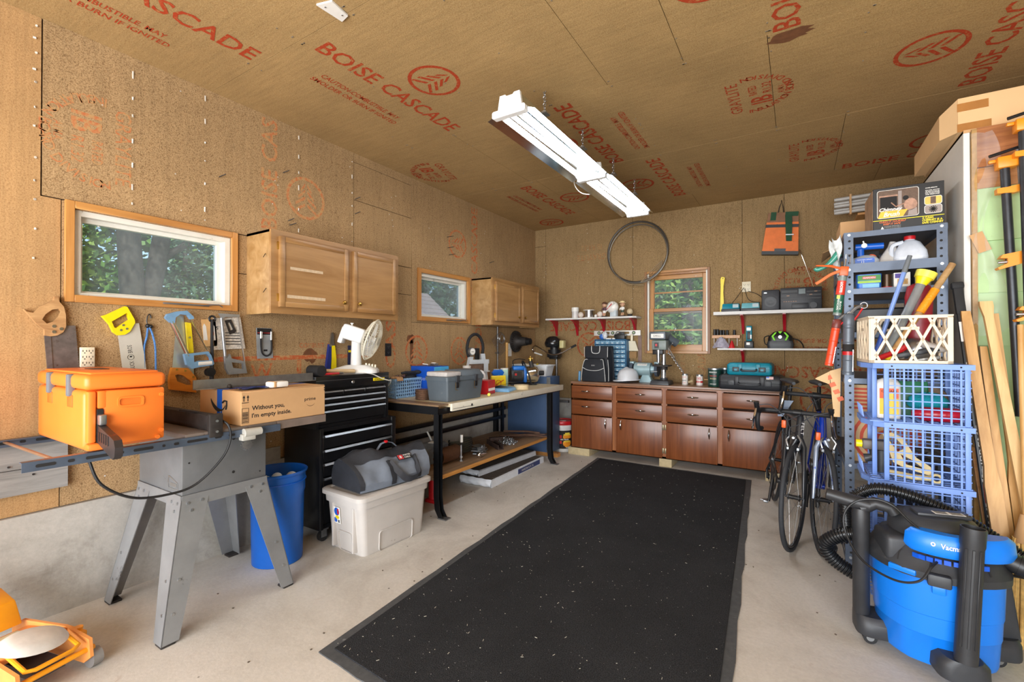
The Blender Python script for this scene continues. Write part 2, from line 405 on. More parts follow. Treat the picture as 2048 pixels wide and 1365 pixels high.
# ------------------------------------------------------------------ panel walls and ceiling: every sheet its own piece, joints open
def cells(rects, holes):
    """Cut axis-aligned rectangles by rectangular holes; returns rectangles."""
    out = []
    for r in rects:
        todo = [r]
        for h in holes:
            nxt = []
            for (a0, a1, b0, b1) in todo:
                h0, h1, k0, k1 = max(a0, h[0]), min(a1, h[1]), max(b0, h[2]), min(b1, h[3])
                if h0 >= h1 or k0 >= k1: nxt.append((a0, a1, b0, b1)); continue
                for q in ((a0, h0, b0, b1), (h1, a1, b0, b1), (h0, h1, b0, k0), (h0, h1, k1, b1)):
                    if q[1] - q[0] > 1e-4 and q[3] - q[2] > 1e-4: nxt.append(q)
            todo = nxt
        out += todo
    return out
HL = [(0.779, 1.535, 1.557, 1.988), (3.258, 3.998, 1.575, 2.0)]
HB = [(-1.535, -0.857, 1.232, 2.152)]
wl = sempty('wall_left')
def wall_part(par, name, rects, holes, lo, hi, axis, m, kind=None):
    b = MB()
    for (a0, a1, z0, z1) in cells(rects, holes):
        if axis == 'x': b.box(lo, hi, a0, a1, z0, z1)
        else: b.box(a0, a1, lo, hi, z0, z1)
    return b.build(name, m, par, kind)
wall_part(wl, 'backing', [(-3.4, 5.7, 0.515, 3.0)], HL, -3.20, -3.089, 'x', GAP)
wall_part(wl, 'foundation', [(-3.4, 5.54, 0.0, 0.512)], [], -3.30, -3.056, 'x', CONCW)
wall_part(wl, 'foundation', [(1.62, 1.86, 0.512, 0.60)], [], -3.13, -3.06, 'x', CONCW)
G2 = 0.003
for k,(rs,m)in enumerate([([(-3.4,-0.556,0.515,2.877)],BOARD_N),([(-0.552,0.663,0.515,2.877),(0.663,0.735,0.515,2.022)],BOARD_N),
        ([(0.669,2.486,2.028,2.877)],BOARD_L),([(0.739,1.58,0.515,2.022)],BOARD_L),([(1.583,3.147,0.515,1.768)],BOARD_L),([(1.583,3.147,1.773,2.022)],BOARD_L),
        ([(2.491,3.147,2.028,2.49)],BOARD_L),([(2.491,3.147,2.495,2.80)],BOARD_L),([(2.491,3.147,2.804,2.877)],BOARD_L),
        ([(3.152,5.539,1.52,2.877)],BOARD_L),([(3.152,3.708,0.515,1.516)],BOARD_L),([(3.712,5.539,0.515,1.516)],BOARD_L)]):
    wall_part(wl, 'panel', rs, HL, -3.089, -3.075 + random.uniform(-0.0015, 0.0), 'x', m)
wb = sempty('wall_back')
wall_part(wb, 'backing', [(-3.2, 3.4, 0.6, 3.0)], HB, 5.553, 5.66, 'y', GAP)
wall_part(wb, 'foundation', [(-3.056, 3.4, 0.0, 0.598)], [], 5.515, 5.70, 'y', CONCW)
for(rs)in[[(-3.075,-2.911,0.6,2.645)],[(-3.075,-2.911,2.65,2.877)],[(-2.907,-1.712,0.6,2.877)],[(-1.708,-0.510,0.6,2.877)],[(-0.506,-0.117,0.6,2.877)],[(-0.113,1.1,0.6,2.877)],[(1.104,3.3,0.6,2.877)]]:
    wall_part(wb, 'panel', rs, HB, 5.539 + random.uniform(0.0, 0.0015), 5.553, 'y', BOARD_B)
ce = sempty('ceiling')
MB().box(-3.3, 3.4, -3.4, 5.7, 2.892, 3.02).build('backing', GAP, ce)
for(y0,y1,xs)in[(-3.4,0.193,(-3.2,-0.7,1.74,3.4)),(0.196,1.4165,(-3.2,-1.80,0.6,3.4)),(1.4195,2.6455,(-3.2,-0.9685,-0.531,1.91,3.4)),(2.6485,3.8325,(-3.2,-2.186,-0.126,2.31,3.4)),
                     (3.8355, 5.0305, (-3.2, -2.12, 0.284, 2.72, 3.4)), (5.0335, 5.56, (-3.2, -2.12, -0.929, 0.62, 3.4))]:
    for a, b_ in zip(xs[:-1], xs[1:]):
        MB().box(a + 0.0015, b_ - 0.0015, y0, y1, 2.877 + random.uniform(0, 0.001), 2.892).build('panel', BOARD_C, ce)
# right side: the low block that the shelving backs onto (white board towards the room, green siding towards the camera), and the far side wall
WHITEB = mat('white_board', (222, 220, 214), 0.55, var=0.05, wear=(176, 170, 160), wearamt=0.18, scale=5)
GREEN = mat('green_siding', (176, 206, 152), 0.65, var=0.07, scale=8, wear=(140, 150, 108), wearamt=0.16, wscale=14)
wr = sempty('wall_right')
MB().box(0.752, 3.2, 3.25, 5.51, 0.0, 2.385).build('core', GAP, wr)
MB().box(0.722, 0.748, 3.205, 5.51, 0.0, 2.403, bev=0.002, seg=1).build('panel', WHITEB, wr)
MB().box(0.722, 3.2, 3.20, 5.51, 2.388, 2.403).build('top_board', CARD, wr)
MB().box(0.749, 0.768, 3.185, 3.206, 0.0, 2.395).build('edge_strip', mat('raw_edge', (176, 138, 84), 0.8, var=0.2, scale=40), wr)
zs = [0.0, 0.25, 0.512, 0.78, 1.041, 1.303, 1.567, 1.826, 2.088]
for a, b_ in zip(zs[:-1], zs[1:]):
    xs = [0.768, random.uniform(0.95, 1.4), 3.2]
    for p, q in zip(xs[:-1], xs[1:]):
        MB().hexa([(p,3.184,a),(q-0.002,3.184,a),(q-0.002,3.25,a),(p,3.25,a)],[(p,3.201,b_+0.004),(q-0.002,3.201,b_+0.004),(q-0.002,3.25,b_+0.004),(p,3.25,b_+0.004)]).build('siding_board',GREEN,wr)
KNOTTY = wood('knotty_board', (130, 70, 32), (196, 130, 74), 0.5, (2, 26, 26))
KNOTTY2 = wood('knotty_board_pale', (160, 104, 54), (206, 150, 92), 0.5, (2, 26, 26))
MB().box(0.768, 3.2, 3.187, 3.25, 2.198, 2.398).build('plank', KNOTTY, wr)
MB().box(0.768, 1.16, 3.19, 3.25, 2.092, 2.194).build('plank', KNOTTY2, wr)
MB().box(1.163, 3.2, 3.187, 3.25, 2.092, 2.194).build('plank', KNOTTY2, wr)
struct('wall_far_right', MB().box(3.2, 3.32, -3.4, 5.7, 0, 2.9), BOARD_B)
struct('bounce_driveway', MB().box(-6, 6, -14, -3.4, -0.12, -0.005), CONC)  # unseen slab, added so sunlight bounces off it in through the open door
struct('wall_front', MB().box(-3.3, 3.4, -3.4, -3.3, 2.45, 3.0), BOARD_B)

# ------------------------------------------------------------------ lettering stamped on the boards
_lc = {}
def pine_logo(b, cx, cy, r, m=0, M=None):
    o = [(cx + r * math.cos(2 * PI * i / 36), cy + r * math.sin(2 * PI * i / 36)) for i in range(36)]
    n = [(cx + (p[0] - cx) * 0.86, cy + (p[1] - cy) * 0.86) for p in o]
    vs=[(p[0],p[1],0)for p in o+n];b.add(vs,[(i,(i+1)%36,36+(i+1)%36,36+i)for i in range(36)],m,False,M)
    for k in range(4):
        y = cy - 0.52 * r + k * 0.32 * r
        for s in (-1, 1):
            w = r * (0.60 - 0.13 * abs(k - 0.5))
            a=[(cx+s*0.05*r,y+0.14*r),(cx+s*w,y-0.20*r),(cx+s*w,y-0.05*r),(cx+s*0.05*r,y+0.29*r)]
            if s > 0: a = a
            else: a = a[::-1]
            b.add([(p[0], p[1], 0) for p in a], [(0, 1, 2, 3)], m, False, M)
def maker_stamp(name, par, M, ink_m, caution=True, logo=True, word='BOISE CASCADE', w=1.10):
    b = MB(M); lettering(b, word, tr(0, 0, 0), w, 0.122, bold=0.012)
    if caution:
        lettering(b, 'CAUTION-COMBUSTIBLE. MAY', tr(0.17, -0.19, 0), 0.60, 0.042, bold=0.012)
        lettering(b, 'SMOLDER OR BURN IF IGNITED', tr(0.15, -0.26, 0), 0.66, 0.042, bold=0.012)
    if logo: pine_logo(b, 0.56, 0.345, 0.155)
    return b.build(name, ink_m, par)
def grade_stamp(name, par, M, ink_m):
    b = MB(M)
    lettering(b, 'GRAYLITE', tr(-0.2, 0.085, 0), 0.40, 0.07)
    lettering(b, 'IB', tr(-0.13, -0.09, 0), 0.10, 0.12, bold=0.02)
    lettering(b,'RATED',tr(0.0,-0.01,0),0.12,0.045,bold=0.01);lettering(b,'R1.32',tr(0.0,-0.09,0),0.13,0.05,bold=0.01)
    lettering(b, 'A.I.M.A.', tr(-0.05, -0.155, 0), 0.10, 0.035, bold=0.01)
    s = 'INSULATION BOARD DIVISION'
    for i, ch in enumerate(s):
        if ch == ' ': continue
        a = rad(176 + i * 188 / (len(s) - 1))
        if ch not in _lc: _lc[ch] = text_mesh(ch, None, 0.045, cx=True, bold=0.01)
        vs,fs=_lc[ch];b.add(vs,fs,0,False,tr(0.215*math.cos(a),0.03+0.215*math.sin(a),0)@Matrix.Rotation(a+PI/2,4,'Z'))
    return b.build(name, ink_m, par)
ZC = 2.8763
def CA(x, y): return frame((x, y, ZC), (0, 1, 0), (1, 0, 0), (0, 0, -1))       # reads into depth
def CB(x, y): return frame((x, y, ZC), (0, -1, 0), (-1, 0, 0), (0, 0, -1))     # reads towards the camera
def CX(x, y): return frame((x, y, ZC), (1, 0, 0), (0, -1, 0), (0, 0, -1))
maker_stamp('printed_stamp', ce, CA(-2.555, 0.27), INK_C)
maker_stamp('printed_stamp', ce, CA(-2.175, 1.50), INK_C)
maker_stamp('printed_stamp', ce, CA(-2.36, 3.93), INK_C)
maker_stamp('printed_stamp', ce, CB(-1.25, 3.81), INK_C)
maker_stamp('printed_stamp', ce, CB(-0.98, 5.01), INK_C)
maker_stamp('printed_stamp', ce, CB(0.02, 2.64), INK_C, True, True)
maker_stamp('printed_stamp', ce, CB(0.95, 3.79), INK_C, True, True)
maker_stamp('printed_stamp', ce, CX(0.34, 5.02), INK_C, False, True)
b = MB(CA(-2.678, 5.254)); pine_logo(b, 0, 0, 0.155); b.build('printed_stamp', INK_C, ce)
grade_stamp('printed_stamp', ce, CB(-0.22, 3.24), INK_C)
grade_stamp('printed_stamp', ce, CB(0.10, 4.40), INK_C)
grade_stamp('printed_stamp', ce, frame((-2.82, 3.17, ZC), (-0.3, 0.95, 0), (0.95, 0.3, 0), (0, 0, -1)), INK_C)
b = MB(WL(2.06, 2.385, 0.0006)); pine_logo(b, 0, 0, 0.155); b.build('printed_stamp', INK_F, wl)
b = MB(WL(3.835, 2.38, 0.0006, 90)); pine_logo(b, 0, 0, 0.15); b.build('printed_stamp', INK_L, wl)
b=MB(WL(4.19,1.62,0.0006,90));lettering(b,'BOISE CASCADE',tr(),1.22,0.115,bold=0.012);b.build('printed_stamp',INK_L,wl)
grade_stamp('printed_stamp', wl, WL(0.86, 2.36, 0.0006, -90), INK_F)
b = MB(WL(1.84, 2.10, 0.0006, 90)); lettering(b, 'BOISE CAS', tr(), 0.76, 0.115, bold=0.012); b.build('printed_stamp', INK_F, wl)
b = MB(WL(3.22, 1.245, 0.0006)); pine_logo(b, 0, 0, 0.15); b.build('printed_stamp', INK_L, wl)
b = MB(WL(3.87, 1.24, 0.0006)); pine_logo(b, 0, 0, 0.15); b.build('printed_stamp', INK_L, wl)
b = MB(WL(2.95, 1.10, 0.0006, 90)); lettering(b, 'CAS', tr(), 0.42, 0.12, bold=0.012); b.build('printed_stamp', INK_L, wl)
b = MB(WL(4.27, 1.15, 0.0006, 90)); lettering(b, 'SCADE', tr(), 0.42, 0.12, bold=0.012); b.build('printed_stamp', INK_L, wl)
b = MB(WL(1.66, 1.065, 0.0006)); lettering(b, 'W', tr(), 0.15, 0.115, bold=0.012); lettering(b, 'I', tr(0.33, 0, 0), 0.035, 0.13)
b.box(-0.28,1.0,0.135,0.165,-0.001,0.0);lettering(b,'COMBUST. IF',tr(0.35,0.22,0),0.26,0.035);b.build('printed_stamp',INK_L,wl)
b=MB(WB(-1.745,1.605,0.0006,180));lettering(b,'BOISE CASCADE',tr(),1.10,0.122,bold=0.012);pine_logo(b,0.54,0.305,0.165);b.build('printed_stamp',INK_B,wb)
b=MB(WB(0.73,1.085,0.0006,180));lettering(b,'BOISE CASCADE',tr(),1.10,0.122,bold=0.012);pine_logo(b,0.56,0.345,0.155)
lettering(b,'SMOLDER OR BURN IF',tr(0.2,-0.28,0),0.60,0.042,bold=0.012);lettering(b,'CAUTION-COMBUSTIBLE',tr(0.18,-0.20,0),0.60,0.042,bold=0.012);b.build('printed_stamp',INK_B,wb)
grade_stamp('printed_stamp', wb, WB(0.02, 1.90, 0.0006, 180), INK_B)
b=MB(WB(-2.05,2.47,0.0006,180));lettering(b,'GRAYLITE',tr(),0.40,0.075);lettering(b,'IB R1.32',tr(0.06,-0.12,0),0.28,0.07);b.build('printed_stamp',ink('ink_back_faded',(146,84,56),(168,135,90),0.44,40),wb)
b=MB(WB(-1.10,0.90,0.0006,90));lettering(b,'BURN IF IG',tr(),0.28,0.05);lettering(b,'SCADE',tr(0.0,-0.22,0),0.32,0.09);b.build('printed_stamp',ink('ink_back_faded2',(140,78,54),(168,135,90),0.44,40),wb)
# dark stains and worn patches stay part of the boards (own shape, own colour)
STAIN = mat('board_stain', (112, 70, 40), 0.9, var=0.2, scale=30)
def blot(par, M, rx, ry, m=STAIN, n=18, jag=0.25, name='stain'):
    vs=[(0,0,0)]+[(rx*(1+random.uniform(-jag,jag))*math.cos(2*PI*i/n),ry*(1+random.uniform(-jag,jag))*math.sin(2*PI*i/n),0)for i in range(n)]
    MB(M).add(vs, [(0, 1 + i, 1 + (i + 1) % n) for i in range(n)]).build(name, m, par)
blot(ce, frame((-0.03, 2.70, ZC), (0, 1, 0), (1, 0, 0), (0, 0, -1)), 0.05, 0.10)
blot(wl,WL(3.14,1.36,0.0005),0.05,0.045);blot(wl,WL(3.15,1.23,0.0005),0.022,0.16,jag=0.15);blot(wl,WL(2.10,1.225,0.0005),0.055,0.05)
# nail heads and staples along the seams
b = MB()
for z in(2.83,2.77,2.7,2.62,2.56,2.44,2.35,2.2,2.09,2.0,1.86,1.72):b.cyl((-3.0752,0.645+random.uniform(-0.012,0.006),z),(-3.072,0.645,z),0.0055,n=7)
for y in (1.02, 2.49 - 0.02, 1.38, 2.0): 
    for z in(2.8,2.66,2.55,2.43,2.3,2.15,2.07):b.cyl((-3.0752,y,z+random.uniform(-0.04,0.04)),(-3.073,y,z),0.0045,n=7)
for i in range(60):
    y=random.choice((0.9,1.25,1.8,2.4,2.9,3.4,4.3))+random.uniform(-0.05,0.05);z=random.uniform(0.56,2.8);b.cyl((-3.0752,y,z),(-3.073,y,z),0.004,n=6)
b.build('nail_heads', mat('nail_paint', (214, 208, 196), 0.4, 0.3), wl, 'stuff')
b = MB()
for i in range(70):
    x=random.choice((-2.92,-2.3,-1.72,-1.0,-0.52,-0.1,0.3))+random.uniform(-0.02,0.02);z=random.uniform(1.0,2.8);b.cyl((x,5.5395,z),(x,5.537,z),0.004,n=6)
b.build('nail_heads', mat('nail_paint_back', (200, 194, 182), 0.4, 0.3), wb, 'stuff')
b = MB()
for (y0, y1) in ((0.19, 1.41), (1.41, 2.64), (2.64, 3.83), (3.83, 5.03)):
    for i in range(70):
        x=random.choice((-2.6,-2.18,-1.78,-1.37,-0.95,-0.53,-0.12,0.3))+random.uniform(-0.012,0.012);y=random.choice((y0+0.03,y1-0.03,random.uniform(y0,y1)))
        b.cyl((x, y, 2.8775), (x, y, 2.8755), 0.0045, n=6)
b.build('nail_heads', mat('nail_steel', (150, 138, 120), 0.5, 0.5), ce, 'stuff')
# loose nails driven into the left wall
b = MB()
for(y,z,dy)in((1.46,2.36,.03),(1.88,2.52,.03),(1.92,2.19,.03),(1.93,2.16,.04),(3.66,2.42,.08),(3.67,2.31,.08),(3.69,2.24,.08),(2.5,2.5,.03),(2.5,2.38,.03),(4.43,2.27,.05)):
    b.cyl((-3.075, y, z), (-3.035, y + dy * 0.7, z + 0.016), 0.0028, n=6)
b.build('wall_nails', IRON, wl, 'stuff')

# ------------------------------------------------------------------ windows
def fixed_window(name, y0, y1, z0, z1, t, fw, pane_mat, ftop):
    w = sempty(name)
    for(a0,a1,c0,c1,m)in((y0,y0+t,z0,z1,PINE_Z),(y1-t,y1,z0,z1,PINE_Z),(y0+t,y1-t,z1-t,z1,PINE),(y0+t,y1-t,z0,z0+t,PINE)):
        MB().box(-3.0745, -3.055, a0, a1, c0, c1, bev=0.002, seg=1).build('casing', m, w)
    a0, a1, c0, c1 = y0 + t, y1 - t, z0 + t, z1 - t
    b = MB()
    for(p0,p1,q0,q1)in cells([(a0,a1,c0,c1)],[(a0+fw,a1-fw,c0+fw*0.5,c1-fw)]):b.box(-3.18,-3.085,p0,p1,q0,q1)
    b.build('frame', VINYL, w)
    b = MB(); d0, d1, e0, e1 = a0 + fw, a1 - fw, c0 + fw * 0.5, c1 - fw
    for(p0,p1,q0,q1)in cells([(d0,d1,e0,e1)],[(d0+0.016,d1-0.03,e0+0.012,e1-ftop)]):b.box(-3.165,-3.125,p0,p1,q0,q1)
    b.build('sash', VINYL, w)
    MB().box(-3.147, -3.143, d0 + 0.014, d1 - 0.028, e0 + 0.01, e1 - ftop + 0.002).build('pane', pane_mat, w)
    hb = MB(); ym = y0 + (y1 - y0) * 0.62
    hb.box(-3.055,-3.045,ym-0.10,ym+0.14,z0+0.018,z0+0.028,bev=0.002);hb.tube([(-3.047,ym+0.10,z0+0.022),(-3.04,ym+0.15,z0+0.03),(-3.036,ym+0.19,z0+0.032),(-3.036,ym+0.21,z0+0.02)],0.004,6)
    hb.build('crank_handle', DULL, w)
    return w
fixed_window('window_1', 0.747, 1.568, 1.521, 2.026, 0.036, 0.03, GLASS, 0.022)
fixed_window('window_2', 3.222, 4.035, 1.537, 2.041, 0.042, 0.03, GLASS_D, 0.022)
w3 = sempty('window_3')
x0, x1, z0, z1 = -1.562, -0.830, 1.203, 2.180
for(a0,a1,c0,c1,m)in((x0,x0+0.028,z0,z1,OAKD),(x1-0.028,x1,z0,z1,OAKD),(x0+0.028,x1-0.028,z1-0.028,z1,OAKX),(x0+0.028,x1-0.028,z0,z0+0.028,OAKX)):
    MB().box(a0, a1, 5.518, 5.5395, c0, c1, bev=0.002, seg=1).build('casing', m, w3)
for a in (x0 + 0.028, x1 - 0.046): MB().box(a, a + 0.018, 5.545, 5.66, z0 + 0.028, z1 - 0.028).build('jamb', VINYL, w3)
MB().box(x0 + 0.046, x1 - 0.046, 5.545, 5.66, z1 - 0.05, z1 - 0.028).build('jamb', OAKX, w3)
def sash(yf, c0, c1, bot, top, mun):
    a0, a1 = x0 + 0.046, x1 - 0.046; q = sempty_child = MB()
    q.box(a0, a0 + 0.05, yf, yf + 0.035, c0, c1, bev=0.003, seg=1).box(a1 - 0.045, a1, yf, yf + 0.035, c0, c1, bev=0.003, seg=1)
    s_ = q.build('sash', OAKY, w3)
    MB().box(a0 + 0.05, a1 - 0.045, yf, yf + 0.035, c0, c0 + bot, bev=0.003, seg=1).build('rail', OAKX, s_)
    MB().box(a0 + 0.05, a1 - 0.045, yf, yf + 0.035, c1 - top, c1, bev=0.003, seg=1).build('rail', OAKX, s_)
    MB().box(a0 + 0.05, a1 - 0.045, yf + 0.008, yf + 0.028, mun - 0.008, mun + 0.008).build('muntin', OAKX, s_)
    MB().box(a0 + 0.045, a1 - 0.04, yf + 0.016, yf + 0.02, c0 + bot - 0.005, mun).build('pane', GLASS, s_)
    MB().box(a0 + 0.045, a1 - 0.04, yf + 0.016, yf + 0.02, mun, c1 - top + 0.005).build('pane', GLASS, s_)
sash(5.600, 1.672, 2.13, 0.045, 0.05, 1.925)
sash(5.560, 1.222, 1.735, 0.085, 0.04, 1.475)

# ------------------------------------------------------------------ ceiling lights
SHADE = mat('lamp_white_enamel', (240, 240, 238), 0.35, var=0.03)
MIRROR = mat('lamp_reflector', (214, 224, 230), 0.12, 1.0, var=0.08, scale=6)
TUBE = emit('lamp_tube', (250, 252, 255), TUBE_POWER)
def shop_light(first, M=None, label=None):
    L = 1.19
    t=T('fluorescent_light','white twin tube shop light hanging from the ceiling, end cap towards the camera','ceiling light',tr(-1.385,2.80,2.62),'fluorescent shop lights')
    MB().box(-0.062, 0.062, -L / 2, L / 2, 0.03, 0.115, bev=0.006).build('channel', MIRROR, t)
    for s in (-1, 1):
        b = MB(); x0, x1 = s * 0.062, s * 0.157
        b.hexa([(min(x0,x1),-L/2,0.036 if x0<x1 else-0.002),(max(x0,x1),-L/2,-0.002 if x0<x1 else 0.036),(max(x0,x1),L/2,-0.002 if x0<x1 else 0.036),(min(x0,x1),L/2,0.036 if x0<x1 else-0.002)],
               [(min(x0,x1),-L/2,0.039 if x0<x1 else 0.001),(max(x0,x1),-L/2,0.001 if x0<x1 else 0.039),(max(x0,x1),L/2,0.001 if x0<x1 else 0.039),(min(x0,x1),L/2,0.039 if x0<x1 else 0.001)])
        b.build('reflector', MIRROR, t)
        MB().cyl((s * 0.055, -L / 2 + 0.025, 0.002), (s * 0.055, L / 2 - 0.025, 0.002), 0.0165, n=14).build('tube', TUBE, t)
        for e in (-1, 1):
            MB().box(s*0.055-0.013,s*0.055+0.013,e*(L/2-0.026)-0.009,e*(L/2-0.026)+0.009,-0.012,0.034,bev=0.003).build('socket',WHITE,t)
    for e in (-1, 1):
        b = MB(); y = e * (L / 2 + 0.002)
        b.prism([(-0.08,0.036),(-0.105,0.022),(-0.10,-0.006),(0.10,-0.006),(0.105,0.022),(0.08,0.036),(0.066,0.118),(0.03,0.118),(0.02,0.108),(-0.02,0.108),(-0.03,0.118),(-0.066,0.118)],-0.009,0.009,M=frame((0,y,0),(1,0,0),(0,0,1),(0,-1,0)))
        b.prism(rrect(-0.11,0.11,-0.012,0.03,0.012),-0.018,0.018,M=frame((0,y+e*0.006,0),(1,0,0),(0,0,1),(0,-1,0)))
        b.build('end_cap', SHADE, t)
        c = MB(); yy = e * (L / 2 - 0.30)
        c.box(0.055, 0.085, yy - 0.03, yy + 0.03, 0.112, 0.122)
        for k in range(7):
            z = 0.126 + k * 0.021; c.torus((0.06, yy, z + 0.006), 0.009, 0.0022, 10, 5, ax='X' if k % 2 else 'Y')
        c.build('chain', GALV, t)
    return t
l1 = shop_light(True)
again(l1, tr(-1.37, 4.005, 2.62), 'white twin tube shop light further back, its end above the wheel rim on the wall')
b=MB();b.tube(smooth_pts([(-1.46,3.30,2.70),(-1.55,3.45,2.63),(-1.56,3.62,2.60),(-1.52,3.80,2.64),(-1.45,3.9,2.72)],6),0.004,6)
tag(b.build('lamp_cord', CORDW), 'thin white cord looping between the two shop lights', 'cord')
pl = MB().prism([(-1.871, 1.302), (-1.79, 1.325), (-1.806, 1.425), (-1.862, 1.435)], 2.868, 2.8765).build('ceiling_plate', WHITE)
tag(pl, 'small blank white plate screwed over a ceiling joint', 'plate')
MB().cyl((-1.845,1.33,2.868),(-1.845,1.33,2.866),0.004,n=8).cyl((-1.822,1.405,2.868),(-1.822,1.405,2.866),0.004,n=8).build('screw',GALV,pl)

# ------------------------------------------------------------------ wall cabinets
CABF = wood('cabinet_maple', (150, 108, 62), (182, 140, 90), 0.38, (14, 1.1, 14), coat=0.25, axis='X')
CABS = wood('cabinet_side', (158, 118, 66), (198, 160, 110), 0.4, (12, 1.2, 12), coat=0.3, axis='X')
def wall_cab(name, label, y0, y1, z0, z1, doors, marks):
    t = T(name, label, 'cabinet', tr(-3.075, y0, z0)); D = 0.262; w = y1 - y0; h = z1 - z0
    b=MB();b.box(0,D,0,0.016,0,h).box(0,D,w-0.016,w,0,h).box(0,D,0,w,h-0.016,h).box(0,D,0.016,w-0.016,0.03,0.046).box(0,0.006,0.016,w-0.016,0.03,h)
    b.build('carcass', CABS, t)
    b = MB(); hs = [(a, c, 0.055, h - 0.05) for a, c, k in doors]
    for (p0, p1, q0, q1) in cells([(0, w, 0, h)], hs): b.box(D, D + 0.019, p0, p1, q0, q1)
    b.build('face_frame', CABF, t)
    for i, (a, c, k) in enumerate(doors):
        d0, d1, e0, e1 = a - 0.012, c + 0.012, 0.043, h - 0.038
        b=MB();b.prism([[(d0,e0),(d1,e0),(d1,e1),(d0,e1)]],0,0.016,M=frame((D+0.0195,0,0),(0,1,0),(0,0,1),(1,0,0)))
        f = 0.035
        for(p0,p1,q0,q1)in((d0,d0+f,e0,e1),(d1-f,d1,e0,e1),(d0+f,d1-f,e0,e0+f),(d0+f,d1-f,e1-f,e1)):b.box(D+0.0355,D+0.042,p0,p1,q0,q1,bev=0.004,seg=2)
        dr = b.build('door', CABF, t)
        kb = MB(); ky, kz = (d1 - 0.045, e0 + 0.06) if k == 'r' else (d0 + 0.045, e0 + 0.06)
        kb.lathe([(0.004,0),(0.005,0.012),(0.015,0.016),(0.016,0.022),(0.010,0.027),(0.0,0.028)],16,M=frame((D+0.036,ky,kz),(0,1,0),(0,0,1),(1,0,0)))
        kb.build('knob', BRASS, dr)
        hy = d0 - 0.004 if k == 'r' else d1 + 0.004
        for hz in(e0+0.06,e1-0.06):MB().box(D+0.017,D+0.027,hy-0.006,hy+0.006,hz-0.025,hz+0.025,bev=0.002).build('hinge',BRASS,dr)
        for (sy, sz, sw, shh) in marks.get(i, ()):
            MB().box(D+0.0354,D+0.0362,d0+sy,d0+sy+sw,e0+sz,e0+sz+shh).build('tape_residue',mat('tape_residue',(206,182,150),0.6,var=0.15,scale=40),dr)
    return t
ca=wall_cab('wall_cabinet','two-door maple wall cabinet between the windows, above the white fan',1.632,2.705,1.505,2.035,[(0.06,0.555,'r'),(0.625,1.02,'l')],{0:((0.07,0.245,0.24,0.018),(0.05,0.06,0.28,0.02))})
cb=wall_cab('wall_cabinet','two-door maple wall cabinet in the corner by the red brackets',4.083,5.135,1.522,2.035,[(0.06,0.545,'r'),(0.62,1.0,'l')],{})
for o, q in ((ca, ((0.02, 0.32), (0.03, 0.10))),):
    b = MB()
    for (x, z) in q: b.cyl((0.20 + x, -0.001, z + 0.06), (0.245, -0.028, z + 0.03), 0.0022, n=6)
    b.build('bent_nail', IRON, o)

# ------------------------------------------------------------------ things on the left wall
def wt(name, label, cat, y, z, group=None): return T(name, label, cat, WL(y, z), group), tr(-y, -z, 0)
BLADE = mat('old_saw_blade', (128, 122, 122), 0.42, 0.75, var=0.3, scale=22, wear=(96, 74, 60), wearamt=0.25)
BLADE2 = mat('clean_saw_blade', (196, 198, 196), 0.3, 0.75, var=0.08)
OLDW = wood('worn_handle', (150, 106, 64), (206, 164, 112), 0.55, (6, 20, 20))
def slab(par, name, loops, z0, z1, m, M): return MB(M).prism(loops, z0, z1).build(name, m, par)
t, Q = wt('hand_saw', 'old hand saw with worn wooden handle and tarnished blade', 'saw', 0.70, 1.40)
s1h=[(0.604,1.474),(0.615,1.462),(0.637,1.458),(0.663,1.491),(0.706,1.522),(0.709,1.541),(0.723,1.542),(0.725,1.518),(0.742,1.493),(0.749,1.454),(0.75,1.396),(0.74,1.369),(0.719,1.353),(0.696,1.348),(0.675,1.352),(0.675,1.381),(0.65,1.405),(0.63,1.435)]
s1o = [(0.666,1.428),(0.677,1.453),(0.7,1.477),(0.723,1.482),(0.732,1.469),(0.723,1.443),(0.705,1.42),(0.682,1.409)]
slab(t, 'handle', [s1h, s1o], 0.004, 0.03, OLDW, Q)
b = MB(Q); teeth = []
p0, p1 = (0.786, 1.403), (0.803, 1.158)
for i in range(40): 
    f = i / 40; teeth.append((p0[0] + (p1[0] - p0[0]) * f + (0.004 if i % 2 else 0), p0[1] + (p1[1] - p0[1]) * f))
b.prism([(0.68,1.362),(0.69,1.164)]+[(0.803,1.158)]+teeth[::-1]+[(0.747,1.402),(0.719,1.359)],0.014,0.0165);b.build('blade',BLADE,t)
slab(t, 'back_rib', [(0.676, 1.352), (0.698, 1.35), (0.708, 1.164), (0.689, 1.164)], 0.012, 0.021, BLADE, Q)
b = MB(Q)
for (y, z) in ((0.707, 1.397), (0.733, 1.385), (0.707, 1.37)): b.cyl((y, z, 0.03), (y, z, 0.033), 0.0075, n=12)
b.build('rivet', STEEL, t)
t, Q = wt('hand_saw', 'white-bladed hand saw with bright yellow plastic handle', 'saw', 0.98, 1.40)
s2h=[(0.887,1.456),(0.909,1.466),(0.981,1.513),(0.992,1.51),(1.024,1.444),(1.026,1.426),(1.004,1.379),(0.982,1.361),(0.954,1.357),(0.934,1.374),(0.918,1.415)]
s2o = [(0.926,1.429),(0.99,1.478),(1.001,1.443),(0.945,1.395),(0.937,1.398)]
slab(t, 'handle', [s2h, s2o], 0.004, 0.03, YEL, Q)
bl=slab(t,'blade',[(0.956,1.364),(1.022,1.426),(1.048,1.425),(1.079,1.201),(1.085,1.142),(0.98,1.148)],0.014,0.0165,mat('pale_saw_blade',(212,208,198),0.35,0.3,var=0.05),Q)
b=MB(Q@tr(1.028,1.20,0.0168)@rotm(z=97));lettering(b,'BUCK',tr(-0.025,0,0),0.045,0.02);lettering(b,'BROS',tr(0.065,0,0),0.042,0.02)
